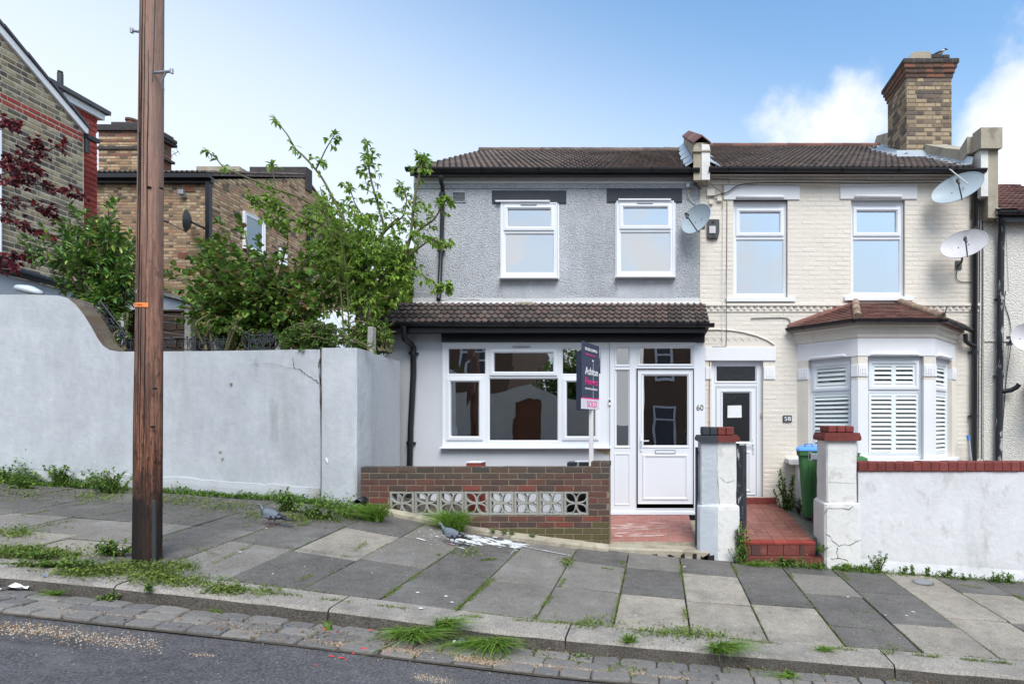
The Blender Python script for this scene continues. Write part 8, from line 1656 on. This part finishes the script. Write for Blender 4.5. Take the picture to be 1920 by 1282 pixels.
weed('tall leafy weed growing from the foot of the cream wall left of the bin', 0, 0, .62, .10, 12, .075, .03, base=(1.99, 8.85, .26)); weed('low weeds by the cream wall left of the bin', 0, 0, .22, .09, 10, .05, .025, base=(2.2, 8.8, .26))
weed('trailing weed climbing the right side of the half painted pillar', 0, 0, .45, .06, 16, .05, .022, base=(1.03, 6.80, -.02)); weed('wispy trailing weed at the foot of the half painted pillar', 0, 0, .22, .07, 12, .03, .012, base=(.95, 6.76, -.06)); weed('blue green leafy weed at the foot of the red step', 1465, 1053, .10, .07, 22, .045, .025); weed('small weeds at the end of the red step by the pillar', 1520, 1052, .08, .05, 12, .03, .015); weed('dry reddish weed at the left corner of the red capped pillar', 0, 0, .10, .05, 12, .03, .014, base=(1.98, 6.86, .06))
for i, (x, y, h, w_, n, lb) in enumerate(((1640, 1070, .26, .07, 16, 'tallest leafy weed at the left end of the long white wall'), (1690, 1075, .11, .03, 6, 'small weed second along the foot of the long white wall'), (1708, 1076, .13, .03, 5, 'slim weed beside the inspection cover'), (1738, 1078, .15, .03, 6, 'dark leaved weed just right of the inspection cover'), (1775, 1082, .12, .06, 10, 'spiky low weed mid way along the long white wall'), (1805, 1086, .08, .03, 6, 'small weed right of the spiky weed along the white wall'), (1865, 1090, .13, .05, 12, 'fresh green weed near the right end of the white wall'), (1885, 1088, .11, .04, 8, 'last green weed before the right edge of the photo'), (1575, 1058, .08, .06, 12, 'low weeds under the cracked pillar base'), (1610, 1064, .09, .05, 10, 'weeds in the corner between pillar and long wall'))): weed(lb, x, y, h, w_, n, .04, .018)
for i, (x, lb) in enumerate(((925, 'tiny weed on the brick wall footing, leftmost of four'), (944, 'tiny weed on the brick wall footing, second of four'), (958, 'tiny weed on the brick wall footing, third of four'), (998, 'tiny weed on the brick wall footing, rightmost of four'))): g_ = P(x, 990 + (x - 925) * .08, YW - .06); weed(lb, 0, 0, .07, .03, 8, .018, .012, base=(g_.x, YW - .05, zg(g_.x, YW) + .05))
weed('small yellow green weed below the kerb near the right', 1482, 1258, .04, .03, 6, .03, .02); weed('weed in the setts at the bottom centre', 1085, 1232, .05, .05, 12, .02, .01)
# litter
def litter(label, x, y, w_, m, cat, h=.02, name='litter'):
    g = G(x, y); g.z = (zk(g.x) - .09) if g.y < YK else g.z + .004; mb = MB(); n = 5; vs = []
    for j in range(n):
        for i in range(n): vs.append((g.x + w_ * (i / (n - 1) - .5) * R.uniform(.8, 1.2), g.y + w_ * .6 * (j / (n - 1) - .5) * R.uniform(.8, 1.2), g.z + .004 + abs(R.gauss(0, h))))
    mb.add(vs, [(j * n + i, j * n + i + 1, (j + 1) * n + i + 1, (j + 1) * n + i) for j in range(n - 1) for i in range(n - 1)]); o = obj(name, mb, m, base=g); o['label'] = label; o['category'] = cat; return o
litter('crumpled white paper in the gutter at the far left', 30, 1110, .16, 'whitep', 'paper', .02); litter('crumpled foil wrapper between the two big grass clumps below the kerb', 862, 1196, .09, 'steel', 'wrapper', .022); litter('white tissue caught in the weeds left of the pole', 231, 1033, .06, 'whitep', 'tissue', .012); litter('dry pale leaf in the left grass clump below the kerb', 803, 1190, .04, 'dry', 'leaf', .01); litter('small white scrap on the pavement by the red step', 1284, 1064, .03, 'whitep', 'scrap', .006); litter('tiny blue scrap on the setts at the left', 83, 1108, .03, 'bluepl', 'scrap', .006)
mb = MB()
for _ in range(520):
    x, y = R.choice([(R.uniform(400, 760), None), (R.uniform(700, 1100), None), (R.uniform(0, 1900), None)]); y = 1112 + x * .105 + R.uniform(-5, 28) + (8 if x < 900 else -8); p = G(x, y)
    if p.y > YK - .01: continue
    p.z = zk(p.x) - .088 if p.y > YK - .37 else zk(p.x) - .11; leaf(mb, p, rv(), Vector((0, 0, 1)), R.uniform(.008, .03), R.uniform(.005, .016), .3, .3)
for _ in range(160):
    p = G(R.uniform(300, 1900), R.uniform(985, 1200)); p.z += .004
    if YK + .3 < p.y < YB: leaf(mb, p, rv(), Vector((0, 0, 1)), R.uniform(.006, .02), R.uniform(.004, .01), .3, .3)
obj('leaf_litter', mb, 'dry', kind='stuff')
# ------------------------------------------------------------------ BIRDS
def pigeon(label, x, y, head_down, s=1.0, face=-1, wm='pgrey'):
    g = G(x, y) + Vector((0, 0, .002)); t = thing('pigeon', label, 'pigeon', g, 'pigeons on the pavement'); X = Matrix.Translation(g) @ Matrix.Scale(s, 4) @ Matrix.Diagonal((face, 1, 1, 1))
    # body lofted from tail to beak along +x
    c = [(-.150, .062, .006, .022), (-.11, .075, .012, .026), (-.07, .088, .030, .036), (-.03, .100, .044, .047), (.01, .108, .050, .052), (.045, .116, .045, .048), (.068, .135, .034, .036), (.080, .160, .024, .026), (.088, .182, .019, .020), (.100, .196, .018, .018), (.112, .196, .013, .014), (.118, .193, .006, .007)]
    mb = MB(X); mb.loft([((a, 0, z), (0, w_, 0), (-.3 * h if a > .05 and a < .09 else 0, 0, h)) for a, z, h, w_ in [(q[0], q[1], q[2], q[3] * .82) for q in c]], 14)
    for i in range(len(mb.f)):
        if len(mb.f[i]) == 4: seg = i // 14; mb.m[i] = 1 if 5 <= seg <= 8 else (0 if seg > 1 else 2)
    obj('body', mb, ['pgrey', 'pneck', 'pdark'], t)
    for sd in (-1, 1):
        mb = MB(X); vs = []; n = 9
        for i in range(n):
            u_ = i / (n - 1); a = .05 - .17 * u_; zt_ = .128 - .045 * u_ * u_ - .008 * (1 - u_); zb_2 = .085 - .008 * math.sin(u_ * 3.1) - .005 * u_; yb = sd * (.044 * math.sin(min(1, .35 + u_ * .9) * math.pi * .62) * (1 - .55 * u_) + .006)
            vs += [(a, yb * .55, zt_), (a, yb * 1.08, (zt_ + zb_2) / 2), (a, yb * .92, zb_2 - (.0 if u_ < .9 else -.01))]
        mb.add(vs, [(3 * i + k, 3 * i + 3 + k, 3 * i + 4 + k, 3 * i + 1 + k) for i in range(n - 1) for k in range(2)], 0, True)
        for f in (3, 5): 
            for k in range(2): mb.m[2 * f + k] = 1
        mb.m[14] = mb.m[15] = 1; obj('wing', mb, [wm, 'pdark'], t)
        a = .012 if sd < 0 else -.022; mb = MB(X); mb.tube([(a - .006, sd * .018, .066), (a + .002, sd * .018, .035), (a, sd * .018, .006)], [.010, .0045, .0035], 6)
        for b in (-.022, 0, .022): mb.tube([(a, sd * .018, .006), (a + .028 - abs(b) * .2, sd * .018 + b * .6, .003)], .0028, 5)
        mb.tube([(a, sd * .018, .006), (a - .014, sd * .018, .003)], .0028, 5); obj('leg', mb, 'pinkleg', t)
        mb = MB(X); mb.tube([(.104, sd * .0125, .199), (.104, sd * .0165, .199)], .0042, 8); obj('eye', mb, 'orange', t)
    mb = MB(X); mb.tube([(.114, 0, .193), (.126, 0, .190), (.136, 0, .183)], [.0055, .0045, .0012], 6); obj('beak', mb, 'pdark', t)
    mb = MB(X); mb.prism([(-.10, .028), (-.185, .034), (-.185, -.034), (-.10, -.028)], .056, .062, axis='z') if False else mb.add([(-.10, -.02, .07), (-.10, .02, .07), (-.19, .028, .052), (-.19, -.028, .052), (-.10, -.02, .062), (-.10, .02, .062), (-.19, .028, .048), (-.19, -.028, .048)], [(0, 1, 2, 3), (7, 6, 5, 4), (0, 3, 7, 4), (1, 5, 6, 2), (2, 6, 7, 3)]); obj('tail', mb, 'pdark', t)
    return t
pigeon('dark grey pigeon walking near the corner pier with white edged wings', 508, 986, 0, 1.15); pigeon('blue grey pigeon with a chequered wing standing by the white paint spill', 846, 1021, 0, 1.18)
mp_ = thing('magpie', 'black and white magpie perched on the broken top of the tall chimney', 'magpie', CHTOP); X = Matrix.Translation(CHTOP) @ Matrix.Scale(1.05, 4)
mb = MB(X); c = [(-.30, .010, .003, .012), (-.20, .025, .006, .018), (-.12, .040, .012, .022), (-.07, .052, .028, .030), (-.02, .068, .040, .040), (.03, .090, .042, .040), (.055, .112, .032, .032), (.070, .130, .024, .024), (.086, .140, .020, .020), (.102, .138, .011, .012), (.125, .133, .004, .004), (.14, .130, .001, .001)]
mb.loft([((a, 0, z), (0, w_, 0), (0, 0, h)) for a, z, h, w_ in c], 14)
for i in range(len(mb.f)):
    if len(mb.f[i]) == 4: seg, j = divmod(i, 14); mb.m[i] = 1 if (3 <= seg <= 4 and 7 <= j <= 13) or seg == 5 and 7 <= j <= 13 else 0
obj('body', mb, ['pdark', 'pwhite'], mp_)
for sd in (-1, 1):
    mb = MB(X); mb.loft([((.04, sd * .036, .095), (0, .006, 0), (0, 0, .012)), ((.0, sd * .040, .082), (0, .007, 0), (0, 0, .026)), ((-.08, sd * .028, .056), (0, .005, 0), (0, 0, .018)), ((-.15, sd * .012, .038), (0, .002, 0), (0, 0, .006))], 8); obj('wing', mb, 'pdark', mp_)
    mb = MB(X); mb.loft([((.05, sd * .036, .100), (0, .009, 0), (0, 0, .010)), ((.02, sd * .043, .095), (0, .009, 0), (0, 0, .013)), ((-.03, sd * .040, .084), (0, .005, 0), (0, 0, .006))], 8); obj('shoulder_patch', mb, 'pwhite', mp_)
    mb = MB(X); mb.tube([(.0, sd * .018, .045), (.005, sd * .018, -.002)], .003, 5); obj('leg', mb, 'pdark', mp_)
# finish: nothing hidden, nothing animated
print('objects', len(bpy.data.objects), 'tris~', sum(len(o.data.polygons) for o in bpy.data.objects if o.type == 'MESH' and o.data.users == 1))
